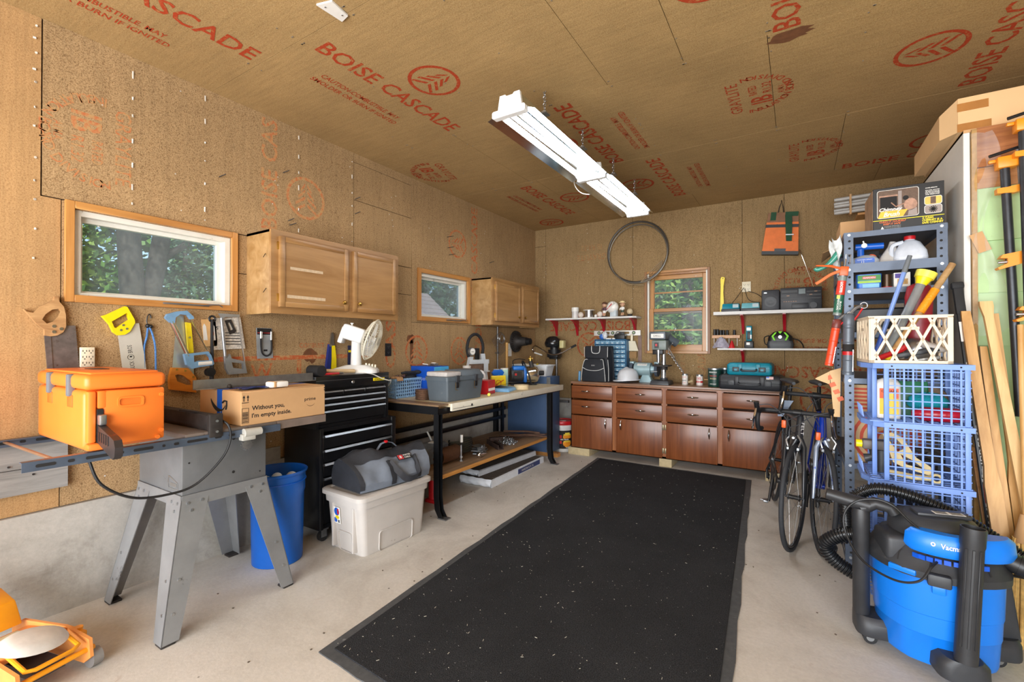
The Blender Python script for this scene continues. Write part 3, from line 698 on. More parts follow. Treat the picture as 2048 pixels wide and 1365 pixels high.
b.torus((0.042,0.011,0),0.014,0.0012,20,4);b.sphere((0.045,0.010,0),0.006,sc=(0.7,1,0.1));lettering(b,'··········',tr(0.07,-0.05,0),0.04,0.002);b.build('print',INKBLACK,bl)
b = MB(Q)
for (y, z) in ((0.975, 1.412), (0.99, 1.393), (0.965, 1.385)): b.cyl((y, z, 0.03), (y, z, 0.032), 0.006, n=10)
b.build('rivet', STEEL, t)
t, Q = wt('bungee_cord', 'blue bungee cord with black hooks hanging from a nail', 'cord', 1.09, 1.43)
MB(Q).tube(smooth_pts([(1.09,1.407,.012),(1.084,1.348,.012),(1.073,1.289,.012),(1.076,1.18,.012)]),0.005,8).tube(smooth_pts([(1.093,1.41,.02),(1.109,1.363,.02),(1.122,1.289,.02),(1.125,1.16,.02)]),0.005,8).build('elastic',mat('bungee_blue',(70,120,180),0.6,var=0.35,scale=90),t)
MB(Q).tube(smooth_pts([(1.093,1.405,.015),(1.083,1.436,.015),(1.089,1.47,.015),(1.10,1.475,.012),(1.104,1.455,.01)]),0.003,6).sphere((1.088,1.412,.016),0.012).sphere((1.10,1.408,.018),0.011).build('hook',BLACK,t)
def outlet(name, label, M, w, h, m, sock, dark):
    o = T(name, label, 'outlet', M)
    MB().box(-w / 2, w / 2, -h / 2, h / 2, 0.0, 0.008 if sock < 6 else 0.03, bev=0.003).build('cover', m, o)
    b = MB(); d = 0.0085 if sock < 6 else 0.0305
    pos={2:[(0,h*0.22),(0,-h*0.22)],4:[(-w*.22,h*.22),(w*.22,h*.22),(-w*.22,-h*.22),(w*.22,-h*.22)],6:[(-w*.22,h*.3),(w*.22,h*.3),(-w*.22,0),(w*.22,0),(-w*.22,-h*.3),(w*.22,-h*.3)]}[sock]
    for (x, y) in pos:
        for q in (-1, 1): b.box(x + q * 0.007 - 0.0013, x + q * 0.007 + 0.0013, y - 0.003, y + 0.006, d - 0.002, d)
        b.cyl((x, y - 0.009, d - 0.002), (x, y - 0.009, d), 0.0028, n=8)
    b.build('slots', dark, o); return o
outlet('wall_outlet','cream six-way outlet adapter beside the old hand saw blade',WL(0.832,1.245),0.055,0.10,CREAM,6,INKBLACK)
outlet('wall_outlet', 'black duplex wall outlet just right of the white fan', WL(2.858, 1.262), 0.07, 0.112, BLACK, 2, DULL)
outlet('wall_outlet','cream four-socket wall outlet above the battery chargers',WB(-0.468,1.931),0.085,0.11,CREAM,4,INKBLACK)
t, Q = wt('hacksaw', 'blue-ended hacksaw with chrome tube frame and white grip', 'hacksaw', 1.26, 1.35)
slab(t,'head',[(1.152,1.461),(1.161,1.48),(1.209,1.498),(1.258,1.505),(1.292,1.472),(1.294,1.459),(1.277,1.456),(1.262,1.479),(1.224,1.482),(1.202,1.464),(1.197,1.432),(1.183,1.427),(1.156,1.453)],0.045,0.07,mat('hacksaw_blue',(120,160,196),0.35,0.2),Q)
MB(Q).cyl((1.186, 1.44, .058), (1.268, 1.24, .058), 0.0125, n=14).build('frame_tube', CHROME, t)
MB(Q).box(-0.0, 0.0016, 0, 0.20, 0, 0.012, M=tr(1.281, 1.457, .052) @ rotm(z=-153.6)).build('blade', STEEL, t)
slab(t,'handle',[[(1.245,1.253),(1.289,1.257),(1.372,1.267),(1.389,1.242),(1.405,1.192),(1.397,1.183),(1.325,1.175),(1.286,1.166),(1.258,1.190)],[(1.293,1.244),(1.364,1.251),(1.382,1.233),(1.387,1.213),(1.321,1.212),(1.297,1.204)]],0.045,0.07,mat('hacksaw_blue2',(120,160,196),0.35,0.2),Q)
MB(Q).cyl((1.318, 1.194, .058), (1.392, 1.198, .058), 0.0165, n=14).build('grip', WHITE, t)
t, Q = wt('hand_saw', 'long grey panel saw hanging blade up, orange-brown wooden handle', 'saw', 1.26, 1.12)
slab(t,'blade',[(1.23,1.478),(1.262,1.479),(1.286,1.253),(1.317,1.169),(1.319,1.12),(1.259,1.15),(1.207,1.169)],0.012,0.0145,BLADE2,Q)
slab(t,'handle',[[(1.2,1.176),(1.282,1.17),(1.325,1.111),(1.325,1.021),(1.264,1.035),(1.192,1.05),(1.188,1.09),(1.189,1.124)],[(1.215,1.131),(1.228,1.136),(1.256,1.128),(1.298,1.091),(1.306,1.069),(1.275,1.071),(1.226,1.096)]],0.004,0.03,wood('orange_beech',(190,106,24),(222,140,46),0.35,coat=0.3),Q)
b = MB(Q)
for (y, z) in ((1.223, 1.163), (1.266, 1.155), (1.309, 1.116), (1.31, 1.07)): b.cyl((y, z, 0.03), (y, z, 0.032), 0.006, n=10)
b.build('rivet', BRASS, t)
t, Q = wt('spirit_level', 'small yellow spirit level hanging behind the blue hacksaw', 'level', 1.287, 1.35)
slab(t,'body',[(1.266,1.439),(1.292,1.435),(1.307,1.261),(1.282,1.255)],0.02,0.038,mat('level_yellow',(222,198,20),0.4),Q)
MB(Q).cyl((1.2855, 1.35, .038), (1.2855, 1.35, .0395), 0.007, n=12).build('vial', GLASS, t)
t, Q = wt('strap_wrench', 'black strap wrench hanging in front of the bottle-shaped card', 'wrench', 1.40, 1.25)
MB(Q).tube([(1.40,1.462,.05),(1.40,1.395,.05),(1.401,1.269,.05),(1.401,1.15,.05),(1.40,1.04,.045)],[0.009,0.009,0.010,0.012,0.013],8).build('strap',RUBBER,t)
MB(Q).cyl((1.392, 1.141, .03), (1.392, 1.141, .062), 0.026, n=18).build('adjuster', BLACK, t)
MB(Q).torus((1.402, 1.465, .05), 0.017, 0.006, 18, 8).build('loop', BLACK, t)
t, Q = wt('cable_tie_card', 'peach and white bottle-shaped hang card on the left wall', 'hang card', 1.40, 1.38)
slab(t,'card',[(1.359,1.46),(1.437,1.468),(1.449,1.327),(1.447,1.3),(1.378,1.296),(1.364,1.402)],0.006,0.012,mat('card_peach',(226,180,120),0.6),Q)
slab(t, 'label_panel', [(1.366,1.42),(1.374,1.436),(1.384,1.42),(1.394,1.335),(1.371,1.335)], 0.012, 0.013, PAPER, Q)
slab(t, 'label_panel', [(1.408,1.42),(1.418,1.44),(1.432,1.42),(1.44,1.335),(1.412,1.335)], 0.012, 0.013, PAPER, Q)
b = MB(Q @ tr(1.422, 1.375, .0131)); b.sphere((0, 0, 0), 0.022, sc=(0.3, 1, 0.02)); b.build('printed_swirl', ORANGE, t)
t, Q = wt('hacksaw', 'silver cast-aluminium hacksaw hanging over the plastic bag', 'hacksaw', 1.53, 1.32)
ALU = mat('cast_aluminium', (168, 172, 176), 0.4, 0.7, var=0.1)
slab(t, 'frame_top', [(1.441,1.5),(1.56,1.5),(1.562,1.484),(1.475,1.480),(1.459,1.469)], 0.035, 0.055, ALU, Q)
MB(Q).cyl((1.456, 1.474, .045), (1.483, 1.19, .045), 0.009, n=10).build('frame_bar', ALU, t)
MB(Q).box(0,0.0016,0,0.36,0,0.012,M=tr(1.555,1.487,.038)@rotm(z=171)).build('blade',STEEL,t)if False else MB(Q).cyl((1.555,1.487,.045),(1.606,1.127,.045),0.0045,n=8).build('blade',STEEL,t)
slab(t,'handle',[[(1.472,1.235),(1.483,1.221),(1.503,1.249),(1.512,1.221),(1.593,1.2),(1.609,1.123),(1.499,1.120),(1.480,1.157)],[(1.512,1.197),(1.584,1.186),(1.586,1.15),(1.521,1.162)]],0.033,0.057,ALU,Q)
t, Q = wt('bag_of_parts', 'clear bag with a printed paper sheet hanging behind the silver hacksaw', 'bag', 1.52, 1.38)
PRINTP = mat('newsprint', (214, 208, 198), 0.8, var=0.35, scale=70)
slab(t, 'paper', [(1.425,1.472),(1.588,1.485),(1.620,1.283),(1.43,1.275)], 0.006, 0.012, PRINTP, Q)
slab(t,'bracket',[[(1.49,1.46),(1.525,1.468),(1.558,1.392),(1.52,1.372)],[(1.505,1.445),(1.52,1.45),(1.54,1.405),(1.522,1.396)]],0.013,0.022,IRON,Q)
b = MB(Q @ tr(1.44, 1.40, .0123)); lettering(b, '5', tr(0, 0, 0), 0.014, 0.022)
for i in range(5): b.box(0.055, 0.15, -0.02 - i * 0.018, -0.015 - i * 0.018, 0, 0.0004)
b.build('print', INKBLACK, t)
t, Q = wt('hose_pack', 'blister pack holding a black hose looped in a U', 'blister pack', 1.75, 1.32)
slab(t, 'card', [(1.692,1.42),(1.799,1.419),(1.809,1.215),(1.7,1.213)], 0.004, 0.008, mat('pack_grey', (150, 154, 156), 0.5), Q)
slab(t, 'header', [(1.697,1.418),(1.795,1.417),(1.797,1.375),(1.699,1.375)], 0.008, 0.0095, INKBLACK, Q)
MB(Q).box(1.70, 1.795, 1.385, 1.389, 0.0095, 0.0105).build('stripe', RED, t)
MB(Q).tube(smooth_pts([(1.718,1.37,.02),(1.719,1.30,.02),(1.728,1.25,.02),(1.757,1.232,.02),(1.785,1.25,.02),(1.79,1.30,.02),(1.788,1.37,.02)]),0.006,8).build('hose',BLACK,t)
MB(Q).cyl((1.718,1.35,.02),(1.718,1.395,.02),0.009,n=10).cyl((1.788,1.34,.02),(1.788,1.395,.02),0.008,n=10).build('fitting',CHROME,t)
MB(Q).box(1.742, 1.768, 1.262, 1.275, 0.0085, 0.0095).build('barcode', INKBLACK, t)
t, Q = wt('aviation_snips', 'yellow and blue aviation snips hanging nose up by the mallet', 'snips', 2.26, 1.26)
slab(t, 'jaw', [(2.248,1.30),(2.262,1.392),(2.272,1.402),(2.282,1.385),(2.288,1.30)], 0.012, 0.026, STEEL, Q)
slab(t, 'handle', [(2.262,1.30),(2.29,1.30),(2.303,1.20),(2.303,1.09),(2.262,1.09),(2.262,1.20)], 0.008, 0.03, YEL, Q)
slab(t,'handle',[(2.24,1.31),(2.258,1.31),(2.258,1.20),(2.246,1.09),(2.208,1.09),(2.224,1.20)],0.008,0.03,mat('snips_blue',(34,48,120),0.4),Q)
MB(Q).cyl((2.25, 1.302, .02), (2.25, 1.302, .034), 0.011, n=12).build('pivot', CHROME, t)
t, Q = wt('tool_card', 'narrow black and yellow tool card behind the fan column', 'hang card', 2.455, 1.20)
slab(t, 'card', [(2.428,1.30),(2.478,1.30),(2.478,1.10),(2.428,1.10)], 0.004, 0.012, mat('card_navy', (38, 40, 70), 0.5), Q)
slab(t, 'stripe', [(2.428,1.262),(2.478,1.262),(2.478,1.245),(2.428,1.245)], 0.012, 0.013, YEL, Q)
t, Q = wt('wall_conduit', 'thin steel conduit running down from the corner cabinet', 'conduit', 4.573, 1.25)
MB(Q).cyl((4.573, 1.52, .02), (4.573, 0.90, .02), 0.011, n=10).box(4.55, 4.596, 1.20, 1.215, 0.001, 0.034).build('pipe', DULL, t)
t, Q = wt('grill_basket', 'wire mesh basket hanging by its loop under the corner cabinet', 'basket', 4.54, 1.30)
b = MB(Q)
for i in range(9):
    f=i/8;b.cyl((4.40+0.13*f,1.36+0.08*f,.055),(4.54+0.13*f,1.17+0.08*f,.075),0.0016,n=5);b.cyl((4.40+0.14*f,1.36-0.19*f,.055+.02*f),(4.53+0.14*f,1.44-0.19*f,.055+.02*f),0.0016,n=5)
b.build('mesh', DULL, t)
MB(Q).torus((4.57,1.385,.07),0.062,0.004,24,6,M=Matrix.Identity(4)).torus((4.59,1.375,.075),0.055,0.004,24,6).build('wire_loop',GALV,t)
t, Q = wt('file_handle', 'bamboo-coloured wooden stick hanging below the wire loops', 'stick', 4.64, 1.18)
b = MB(Q); b.cyl((4.637, 1.33, .11), (4.637, 1.03, .11), 0.017, 0.015, 12)
for z in(1.30,1.22,1.14):b.torus((4.637,z,.11),0.0165,0.003,14,6,M=tr(4.637,z,.11)@rotm(x=90)@tr(-4.637,-z,-.11))
b.build('shaft', wood('bamboo', (190, 140, 70), (222, 176, 104), 0.4, axis='Y'), t)
t, Q = wt('switch_plate', 'plain cream cover plate with a green mark under the corner cabinet', 'plate', 4.842, 1.24)
slab(t, 'plate', rrect(4.782, 4.902, 1.16, 1.322, 0.006), 0.002, 0.012, WHITE, Q)
MB(Q@tr(4.842,1.24,.0122)).box(-0.012,0.004,-0.002,0.002,0,0.0004,M=rotm(z=40)).box(-0.012,0.004,-0.002,0.002,0,0.0004,M=rotm(z=-40)).build('mark',mat('green_ink',(70,150,70),0.6),t)
t, Q = wt('horn_speaker', 'dark round horn with ribbed rim on the wall by the cover plate', 'horn', 5.0, 1.34)
Mh = tr(4.985, 1.345, 0.02)
b = MB(Q); b.lathe([(0.05, 0.17), (0.055, 0.12), (0.07, 0.06), (0.10, 0.03), (0.135, 0.012), (0.138, 0.0), (0.0, 0.0)], 28, M=Mh)
for k in range(28):
    a = 2 * PI * k / 28; b.box(0.06, 0.132, -0.0025, 0.0025, 0.012, 0.03, M=Mh @ rotm(z=math.degrees(a)))
b.build('flare', IRON, t)
MB(Q).cyl((4.985, 1.345, .17), (4.985, 1.345, .24), 0.045, 0.04, 18).build('driver', BLACK, t)
# grey weathered board behind the orange case
t = T('weathered_board', 'grey weathered board nailed to the wall behind the orange case', 'board', WL(0.40, 0.73))
MB().box(-0.55,0.36,-0.115,0.0,0.001,0.03).box(-0.55,0.36,0.003,0.125,0.001,0.028).build('planks',wood('weathered_wood',(110,110,108),(164,162,158),0.8,(2,22,22)),t)
b = MB()
for i in range(9):b.cyl((-0.4+i*0.08,-0.03+0.05*(i%2),.03),(-0.4+i*0.08,-0.03+0.05*(i%2),.034),0.005,n=6)
b.build('nail_heads', IRON, t, 'stuff')

# ------------------------------------------------------------------ table saw
SAWG = mat('saw_grey', (118, 120, 122), 0.45, 0.35, var=0.14, scale=6, wear=(88, 88, 90), wearamt=0.22, wscale=5)
SAWL = mat('saw_leg_grey', (140, 141, 142), 0.45, 0.35, var=0.12, scale=7, wear=(96, 95, 95), wearamt=0.2, wscale=6)
CAST = mat('cast_iron_table', (126, 116, 110), 0.5, 0.5, var=0.18, scale=9, wear=(100, 78, 64), wearamt=0.25)
t = T('table_saw', 'grey steel table saw on four splayed legs under the orange case', 'table saw', tr(-2.672, 1.20, 0))
legs=[(0.2385,-0.20,0.357,-0.324),(0.2385,0.20,0.336,0.297),(-0.2385,-0.20,-0.322,-0.313),(-0.2385,0.20,-0.349,0.329)]
for (tx, ty, bx, by) in legs:
    sx = 1 if tx > 0 else -1; sy = 1 if ty > 0 else -1; b = MB(); e = 0.004
    for (wt_, wb_, ax) in ((0.15, 0.075, 'x'), (0.12, 0.068, 'y')):
        if ax == 'x':
            lo=[(bx,by,0.01),(bx-sx*wb_,by,0.01),(bx-sx*wb_,by-sy*e,0.01),(bx,by-sy*e,0.01)];hi=[(tx,ty,0.60),(tx-sx*wt_,ty,0.60),(tx-sx*wt_,ty-sy*e,0.60),(tx,ty-sy*e,0.60)]
        else:
            lo=[(bx,by,0.01),(bx,by-sy*wb_,0.01),(bx-sx*e,by-sy*wb_,0.01),(bx-sx*e,by,0.01)];hi=[(tx,ty,0.60),(tx,ty-sy*wt_,0.60),(tx-sx*e,ty-sy*wt_,0.60),(tx-sx*e,ty,0.60)]
        if (sx * sy > 0) == (ax == 'x'): lo = lo[::-1]; hi = hi[::-1]
        b.hexa(lo, hi)
    lg = b.build('leg', SAWL, t)
    MB().box(bx - sx * 0.06, bx, by - sy * 0.055, by, 0.0, 0.012, bev=0.003).build('foot', IRON, lg)
    q = MB()
    for (z, d) in ((0.565, 0.03), (0.565, 0.09), (0.53, 0.05), (0.12, 0.04), (0.25, 0.05)):
        f = 1 - z / 0.6; y = ty + (by - ty) * f; x = tx + (bx - tx) * f - sx * d * (0.7 if z < 0.3 else 1)
        q.cyl((x, y, z), (x, y + sy * 0.004, z), 0.007, n=8)
        x2=tx+(bx-tx)*f;y2=y-sy*d*(0.7 if z<0.3 else 1);q.cyl((x2,y2,z),(x2+sx*0.004,y2,z),0.007,n=8)
    q.build('bolt', GALV, lg)
for (ax, s) in (('x', 1), ('x', -1), ('y', 1), ('y', -1)):
    L = 0.2375 if ax == 'y' else 0.199; d = (0.199 if ax == 'y' else 0.2375)
    pr = [(-L - 0.012, 0.50), (-L * 0.55, 0.545), (L * 0.55, 0.545), (L + 0.012, 0.50), (L, 0.602), (-L, 0.602)]
    Mx=frame((0,s*(d+0.0035),0),(1,0,0),(0,0,1),(0,-1,0))if ax=='y' else frame((s*(d+0.0035),0,0),(0,1,0),(0,0,1),(1,0,0))
    MB().prism(pr, -0.002, 0.002, M=Mx).build('apron', SAWL, t)
b = MB(); b.box(-0.2375, 0.2375, -0.199, 0.199, 0.60, 0.872, bev=0.006); bd = b.build('body', SAWG, t)
b = MB(); Mf = frame((0.238, 0, 0), (0, 1, 0), (0, 0, 1), (1, 0, 0)); 
for(y,z,r)in((0.03,0.832,0.008),(0.03,0.662,0.007),(0.165,0.635,0.004),(-0.17,0.75,0.004)):b.cyl((y,z,0),(y,z,0.0015),r,n=10,M=Mf)
b.build('hole', INKBLACK, bd)
b=MB();Ml=frame((0,-0.1995,0),(1,0,0),(0,0,1),(0,-1,0));b.prism([[(0.10,0.62),(0.20,0.62),(0.20,0.655),(0.12,0.68),(0.10,0.68)],[(0.105,0.625),(0.195,0.625),(0.195,0.652),(0.12,0.672),(0.105,0.672)]],0,0.001,M=Ml);b.box(0.115,0.185,0.634,0.65,0,0.001,M=Ml);b.build('maker_plate',GALV,bd)
MB().box(-0.335, 0.31, -0.215, 0.215, 0.872, 0.898, bev=0.004).build('table_top', CAST, t)
wd=MB();wd.box(-0.335,0.308,0.217,0.515,0.886,0.898).box(0.284,0.308,0.217,0.515,0.855,0.886).box(-0.335,-0.311,0.217,0.515,0.855,0.886).box(-0.311,0.284,0.492,0.515,0.855,0.886);wd.build('extension_wing',mat('wing_steel',(134,118,108),0.5,0.3,var=0.2,scale=8,wear=(150,96,84),wearamt=0.25),t)
RAIL = mat('rail_blue_grey', (86, 98, 116), 0.4, 0.4, var=0.15, scale=12, wear=(130, 124, 118), wearamt=0.15)
for x in (0.316, -0.336):
    r=MB();r.box(x-0.002,x+0.002,-0.735,0.23,0.848,0.884).box(x-0.03 if x>0 else x,x if x>0 else x+0.03,-0.735,0.23,0.880,0.884)
    ro = r.build('rail', RAIL, t); s = MB(); y = -0.70
    for L in (0.055, 0.02, 0.075, 0.012, 0.07, 0.012, 0.02, 0.085, 0.03, 0.03, 0.012, 0.012):
        s.prism(rrect(y,y+L,0.860,0.872,0.0055),0,0.0008,M=frame((x+0.0021,0,0),(0,1,0),(0,0,1),(1,0,0)));y+=L+0.032
    s.build('slot', INKBLACK, ro)
for(ya,yb)in((-0.66,-0.63),):MB().cyl((-0.336,ya,0.872),(0.312,yb,0.866),0.006,n=8).build('tie_rod',mat('rusty_rod',(150,112,84),0.6,0.4),t)
fb=MB();fb.box(-0.34,0.30,-0.118,-0.066,0.90,0.972,bev=0.004).box(0.300,0.326,-0.122,-0.062,0.868,0.978,bev=0.004);f_=fb.build('rip_fence',IRON,t)
MB().cyl((0.326,-0.09,0.895),(0.331,-0.09,0.895),0.006,n=10).cyl((0.326,-0.09,0.945),(0.331,-0.09,0.945),0.006,n=10).build('bolt',GALV,f_)
kb=MB();kb.box(0.305,0.345,0.02,0.085,0.83,0.862,bev=0.004).cyl((0.335,0.03,0.868),(0.335,0.115,0.868),0.022,0.019,16);k_=kb.build('fence_clamp',mat('clamp_grey',(186,184,176),0.5,var=0.1),t)
MB().cyl((0.335, 0.1155, 0.868), (0.335, 0.117, 0.868), 0.008, n=10).build('hole', INKBLACK, k_)
gb=MB();gb.lathe([(0.0,0),(0.022,0.001),(0.024,0.014),(0.0,0.016)],14,M=frame((0.31,0.055,0.806),(0,1,0),(0,0,1),(1,0,0)))
for k in range(14):gb.box(0.018,0.029,-0.002,0.002,0.002,0.012,M=frame((0.31,0.055,0.806),(0,1,0),(0,0,1),(1,0,0))@rotm(z=k*360/14))
gb.build('gear', DULL, t)
MB().box(-0.10, 0.10, 0.02, 0.045, 0.8975, 0.8992).build('blade_insert', mat('insert_red', (150, 84, 72), 0.5), t)
b=MB();b.tube(smooth_pts([(-2.58,1.05,0.985),(-2.50,1.09,0.975),(-2.42,1.12,0.955),(-2.345,1.155,0.925),(-2.335,1.165,0.85),(-2.345,1.13,0.76),(-2.37,1.03,0.66),(-2.385,0.92,0.64),(-2.395,0.80,0.66),(-2.40,0.70,0.74),(-2.41,0.665,0.84),(-2.42,0.66,0.878)],8),0.0055,8)
tag(b.build('power_cord', CORD), 'black power cord drooping in a loop below the table saw rail', 'cord')

# ------------------------------------------------------------------ orange chainsaw case on the saw
ORC = mat('case_orange', (246, 128, 44), 0.42, var=0.05, scale=5, wear=(226, 112, 40), wearamt=0.15)
t = T('chainsaw_case', 'large orange plastic chainsaw case lying on the table saw', 'tool case', tr(-2.68, 0.775, 0.886))
hx, hy, H = 0.31, 0.135, 0.315
b = MB(); b.box(-hx, hx - 0.022, -hy, hy, 0.0, H - 0.075, bev=0.02, seg=3)
b.box(hx-0.045,hx,-hy+0.008,-hy+0.035,0.03,H-0.078,bev=0.008);b.box(hx-0.06,hx+0.012,-hy+0.005,-hy+0.085,0.0,0.03,bev=0.012)
b.box(hx-0.045,hx,-hy+0.056,hy-0.003,0.012,H-0.078,bev=0.009);b.box(hx-0.045,hx,-hy+0.038,-hy+0.07,0.165,H-0.078,bev=0.007)
bd = b.build('shell', ORC, t)
b=MB();b.box(-hx-0.003,hx+0.003,-hy-0.003,hy+0.003,H-0.074,H-0.012,bev=0.02,seg=3);b.box(-hx+0.02,hx-0.02,-hy+0.02,hy-0.02,H-0.018,H-0.004,bev=0.006);b.build('lid',ORC,t)
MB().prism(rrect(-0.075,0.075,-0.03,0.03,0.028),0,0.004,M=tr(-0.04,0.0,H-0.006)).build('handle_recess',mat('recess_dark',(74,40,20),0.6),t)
for xx in (-0.12, 0.14):
    MB().box(xx - 0.016, xx + 0.016, -hy - 0.012, -hy + 0.012, H - 0.105, H - 0.014, bev=0.005).build('latch', MGREY, t)
    MB().box(xx-0.03,xx+0.03,-hy-0.004,-hy+0.004,H-0.15,H-0.10,bev=0.004).build('latch_pocket',mat('case_orange_deep',(220,104,30),0.5),t)
Mr = frame((hx + 0.0005, 0, 0), (0, 1, 0), (0, 0, 1), (1, 0, 0))
b=MB();b.prism([rrect(-0.035,0.055,0.165,0.207,0.012),rrect(-0.028,0.048,0.172,0.200,0.009)],0,0.005,M=Mr);b.build('grip_rim',ORC,bd)
MB().prism(rrect(-0.028,0.048,0.172,0.200,0.009),-0.002,0.0006,M=Mr).build('grip_recess',mat('case_orange_deep2',(232,116,36),0.5),bd)
b = MB()
for (y, z) in ((0.118, 0.05), (0.118, 0.205), (0.105, 0.022)): b.cyl((y, z, -0.004), (y, z, 0.006), 0.0085, n=12, M=Mr)
b.build('rivet', ORC, bd)
MB().prism(rrect(-hy + 0.036, -hy + 0.056, 0.028, 0.165, 0.004), -0.003, 0.0015, M=Mr).build('bar_slot', INKBLACK, bd)
t = T('chainsaw_bar', 'black chainsaw bar cover sticking out of the orange case', 'bar cover', tr(-2.37, 0.690, 0.945))
b=MB();b.prism([(-0.02,-0.025),(0.19,-0.055),(0.235,-0.06),(0.262,-0.045),(0.268,-0.012),(0.25,0.012),(0.20,0.02),(-0.02,0.045)],-0.012,0.012,M=frame((0,0,0),(0.995,-0.10,0),(0,0,1),(-0.10,-0.995,0)));b.build('scabbard',mat('scabbard_black',(44,38,38),0.45,var=0.25,wear=(110,40,36),wearamt=0.2),t)
b = MB()
for i in range(5):b.box(0.02+i*0.034,0.04+i*0.034,-0.018,0.018,0.0121,0.014,M=frame((0,0,0),(0.995,-0.10,0),(0,0,1),(-0.10,-0.995,0)))
b.build('rib', BLACK, t)
MB().box(-0.008, 0.03, -0.014, 0.010, 0.042, 0.085, bev=0.006).build('brake_guard', GALV, t)

# ------------------------------------------------------------------ cardboard parcel on the saw wing
t = T('parcel', 'long brown cardboard parcel with blue tape on the saw wing', 'box', tr(-2.58, 1.475, 0.8985))
X0, X1, Y0, Y1, H = -0.21, 0.213, -0.243, 0.237, 0.173
b = MB(); b.box(X0, X1, Y0, Y1, 0, H - 0.003, bev=0.003, seg=1); bx = b.build('carton', CARD, t)
MB().box(X0+0.004,X1-0.002,Y0+0.003,0.0,H-0.0028,H,bev=0).build('flap',CARD,t);MB().box(X0+0.004,X1-0.002,0.003,Y1-0.003,H-0.0028,H+0.0004).build('flap',CARD,t)
b = MB(); yt = 0.0
b.box(-0.022,0.028,Y0-0.0012,Y0,0.0,H,);b.box(-0.022,0.028,Y0,Y1,H,H+0.001);b.build('blue_tape',BLUE,t,label='bright blue packing tape')
Mf=frame((X1+0.0006,0,0),(0,1,0),(0,0,1),(1,0,0));Ms=frame((0,Y0-0.0014,0),(1,0,0),(0,0,1),(0,-1,0))
b=MB(Mf);lettering(b,'Without you,',tr(-0.19,0.066,0),0.175,0.030,bold=0.02);lettering(b,"I'm empty inside.",tr(-0.19,0.028,0),0.215,0.030,bold=0.02)
lettering(b, 'prime', tr(0.105, 0.085, 0), 0.07, 0.024, bold=0.01)
b.prism(arc(0.143, 0.092, 0.032, 215, 325, 12) + arc(0.143, 0.088, 0.030, 325, 215, 12), 0, 0.0003)
for q in (0, 0.02):
    b.box(-0.232+q,-0.228+q,0.122,0.142,0,0.0003);b.prism([(-0.236+q,0.140),(-0.224+q,0.140),(-0.230+q,0.154)],0,0.0003)
b.box(-0.24, -0.205, 0.114, 0.117, 0, 0.0003)
b.prism([[(-0.24,0.012),(-0.205,0.012),(-0.205,0.088),(-0.24,0.088)],[(-0.238,0.014),(-0.207,0.014),(-0.207,0.086),(-0.238,0.086)]],0,0.0003)
z = 0.017
for i in range(12):
    h_=random.choice((0.0015,0.003,0.004));b.box(-0.236,-0.209,z,z+h_,0,0.0003);z+=h_+random.choice((0.0015,0.003))
for z in (0.152, 0.140): b.box(Y1 - 0.008, Y1 - 0.001, z, z + 0.007, 0, 0.0003)
b.build('print', INKBLACK, bx)
b = MB(Ms)
def smile(cx, cy, R, w):
    o=arc(cx,cy,R,200,322,16);i_=[(cx+(R-w*math.sin(PI*min(1,(k/16)*1.25+0.05)))*math.cos(rad(200+122*k/16)),cy+0.008+(R-w*math.sin(PI*min(1,(k/16)*1.25+0.05)))*math.sin(rad(200+122*k/16)))for k in range(17)]
    return o + i_[::-1]
b.prism(smile(-0.005,0.145,0.088,0.016),0,0.0003);b.tube([(0.035,0.107,0),(0.055,0.118,0),(0.078,0.116,0),(0.078,0.094,0),(0.070,0.074,0)],0.005,5);b.build('printed_arrow',INKBLACK,bx)
b=MB(Ms@tr(0,0,0.0008));lettering(b,'prime',tr(0.009,0.06,0)@rotm(z=-90),0.05,0.012);b.build('tape_print',WHITE,bx)
t = T('straightedge', 'long grey metal straightedge lying on the cardboard parcel', 'straightedge', tr(-2.66, 1.49, 1.0745))
MB().box(-0.003,0.003,-0.36,0.36,0.0,0.05,M=rotm(z=4)).box(-0.003,0.03,-0.36,0.36,0,0.004,M=rotm(z=4)).build('bar',mat('brushed_alloy',(160,160,158),0.4,0.8,var=0.15,scale=20),t)
t = T('parts_packet', 'white wrapped packet resting on top of the cardboard parcel', 'packet', tr(-2.42, 1.45, 1.0755))
MB().box(-0.03,0.03,-0.05,0.05,0,0.032,bev=0.008).build('wrap',PAPER,t);MB().box(-0.032,0.032,-0.035,-0.02,0.0005,0.0335,bev=0.003).build('band',CARD,t)
t = T('drawing_compass', 'thin dark metal trammel bar lying across the parcel', 'bar', tr(-2.50, 1.37, 1.0755))
MB().cyl((-0.05,-0.09,0.008),(0.05,0.09,0.008),0.006,n=8).sphere((-0.055,-0.10,0.012),0.012).box(-0.08,-0.06,-0.1,0.1,0.0,0.006).build('bar',IRON,t)
t = T('plastic_sleeve', 'blue and black film sleeve lying flat on the parcel', 'film', tr(-2.46, 1.34, 1.0752))
MB().grid(lambda u,v:(-0.05+0.1*u,-0.08+0.17*v,0.002+0.008*math.sin(9*u+5*v)**2),8,8).build('sheet',mat('blue_film',(24,60,140),0.3,var=0.5,scale=30),t)

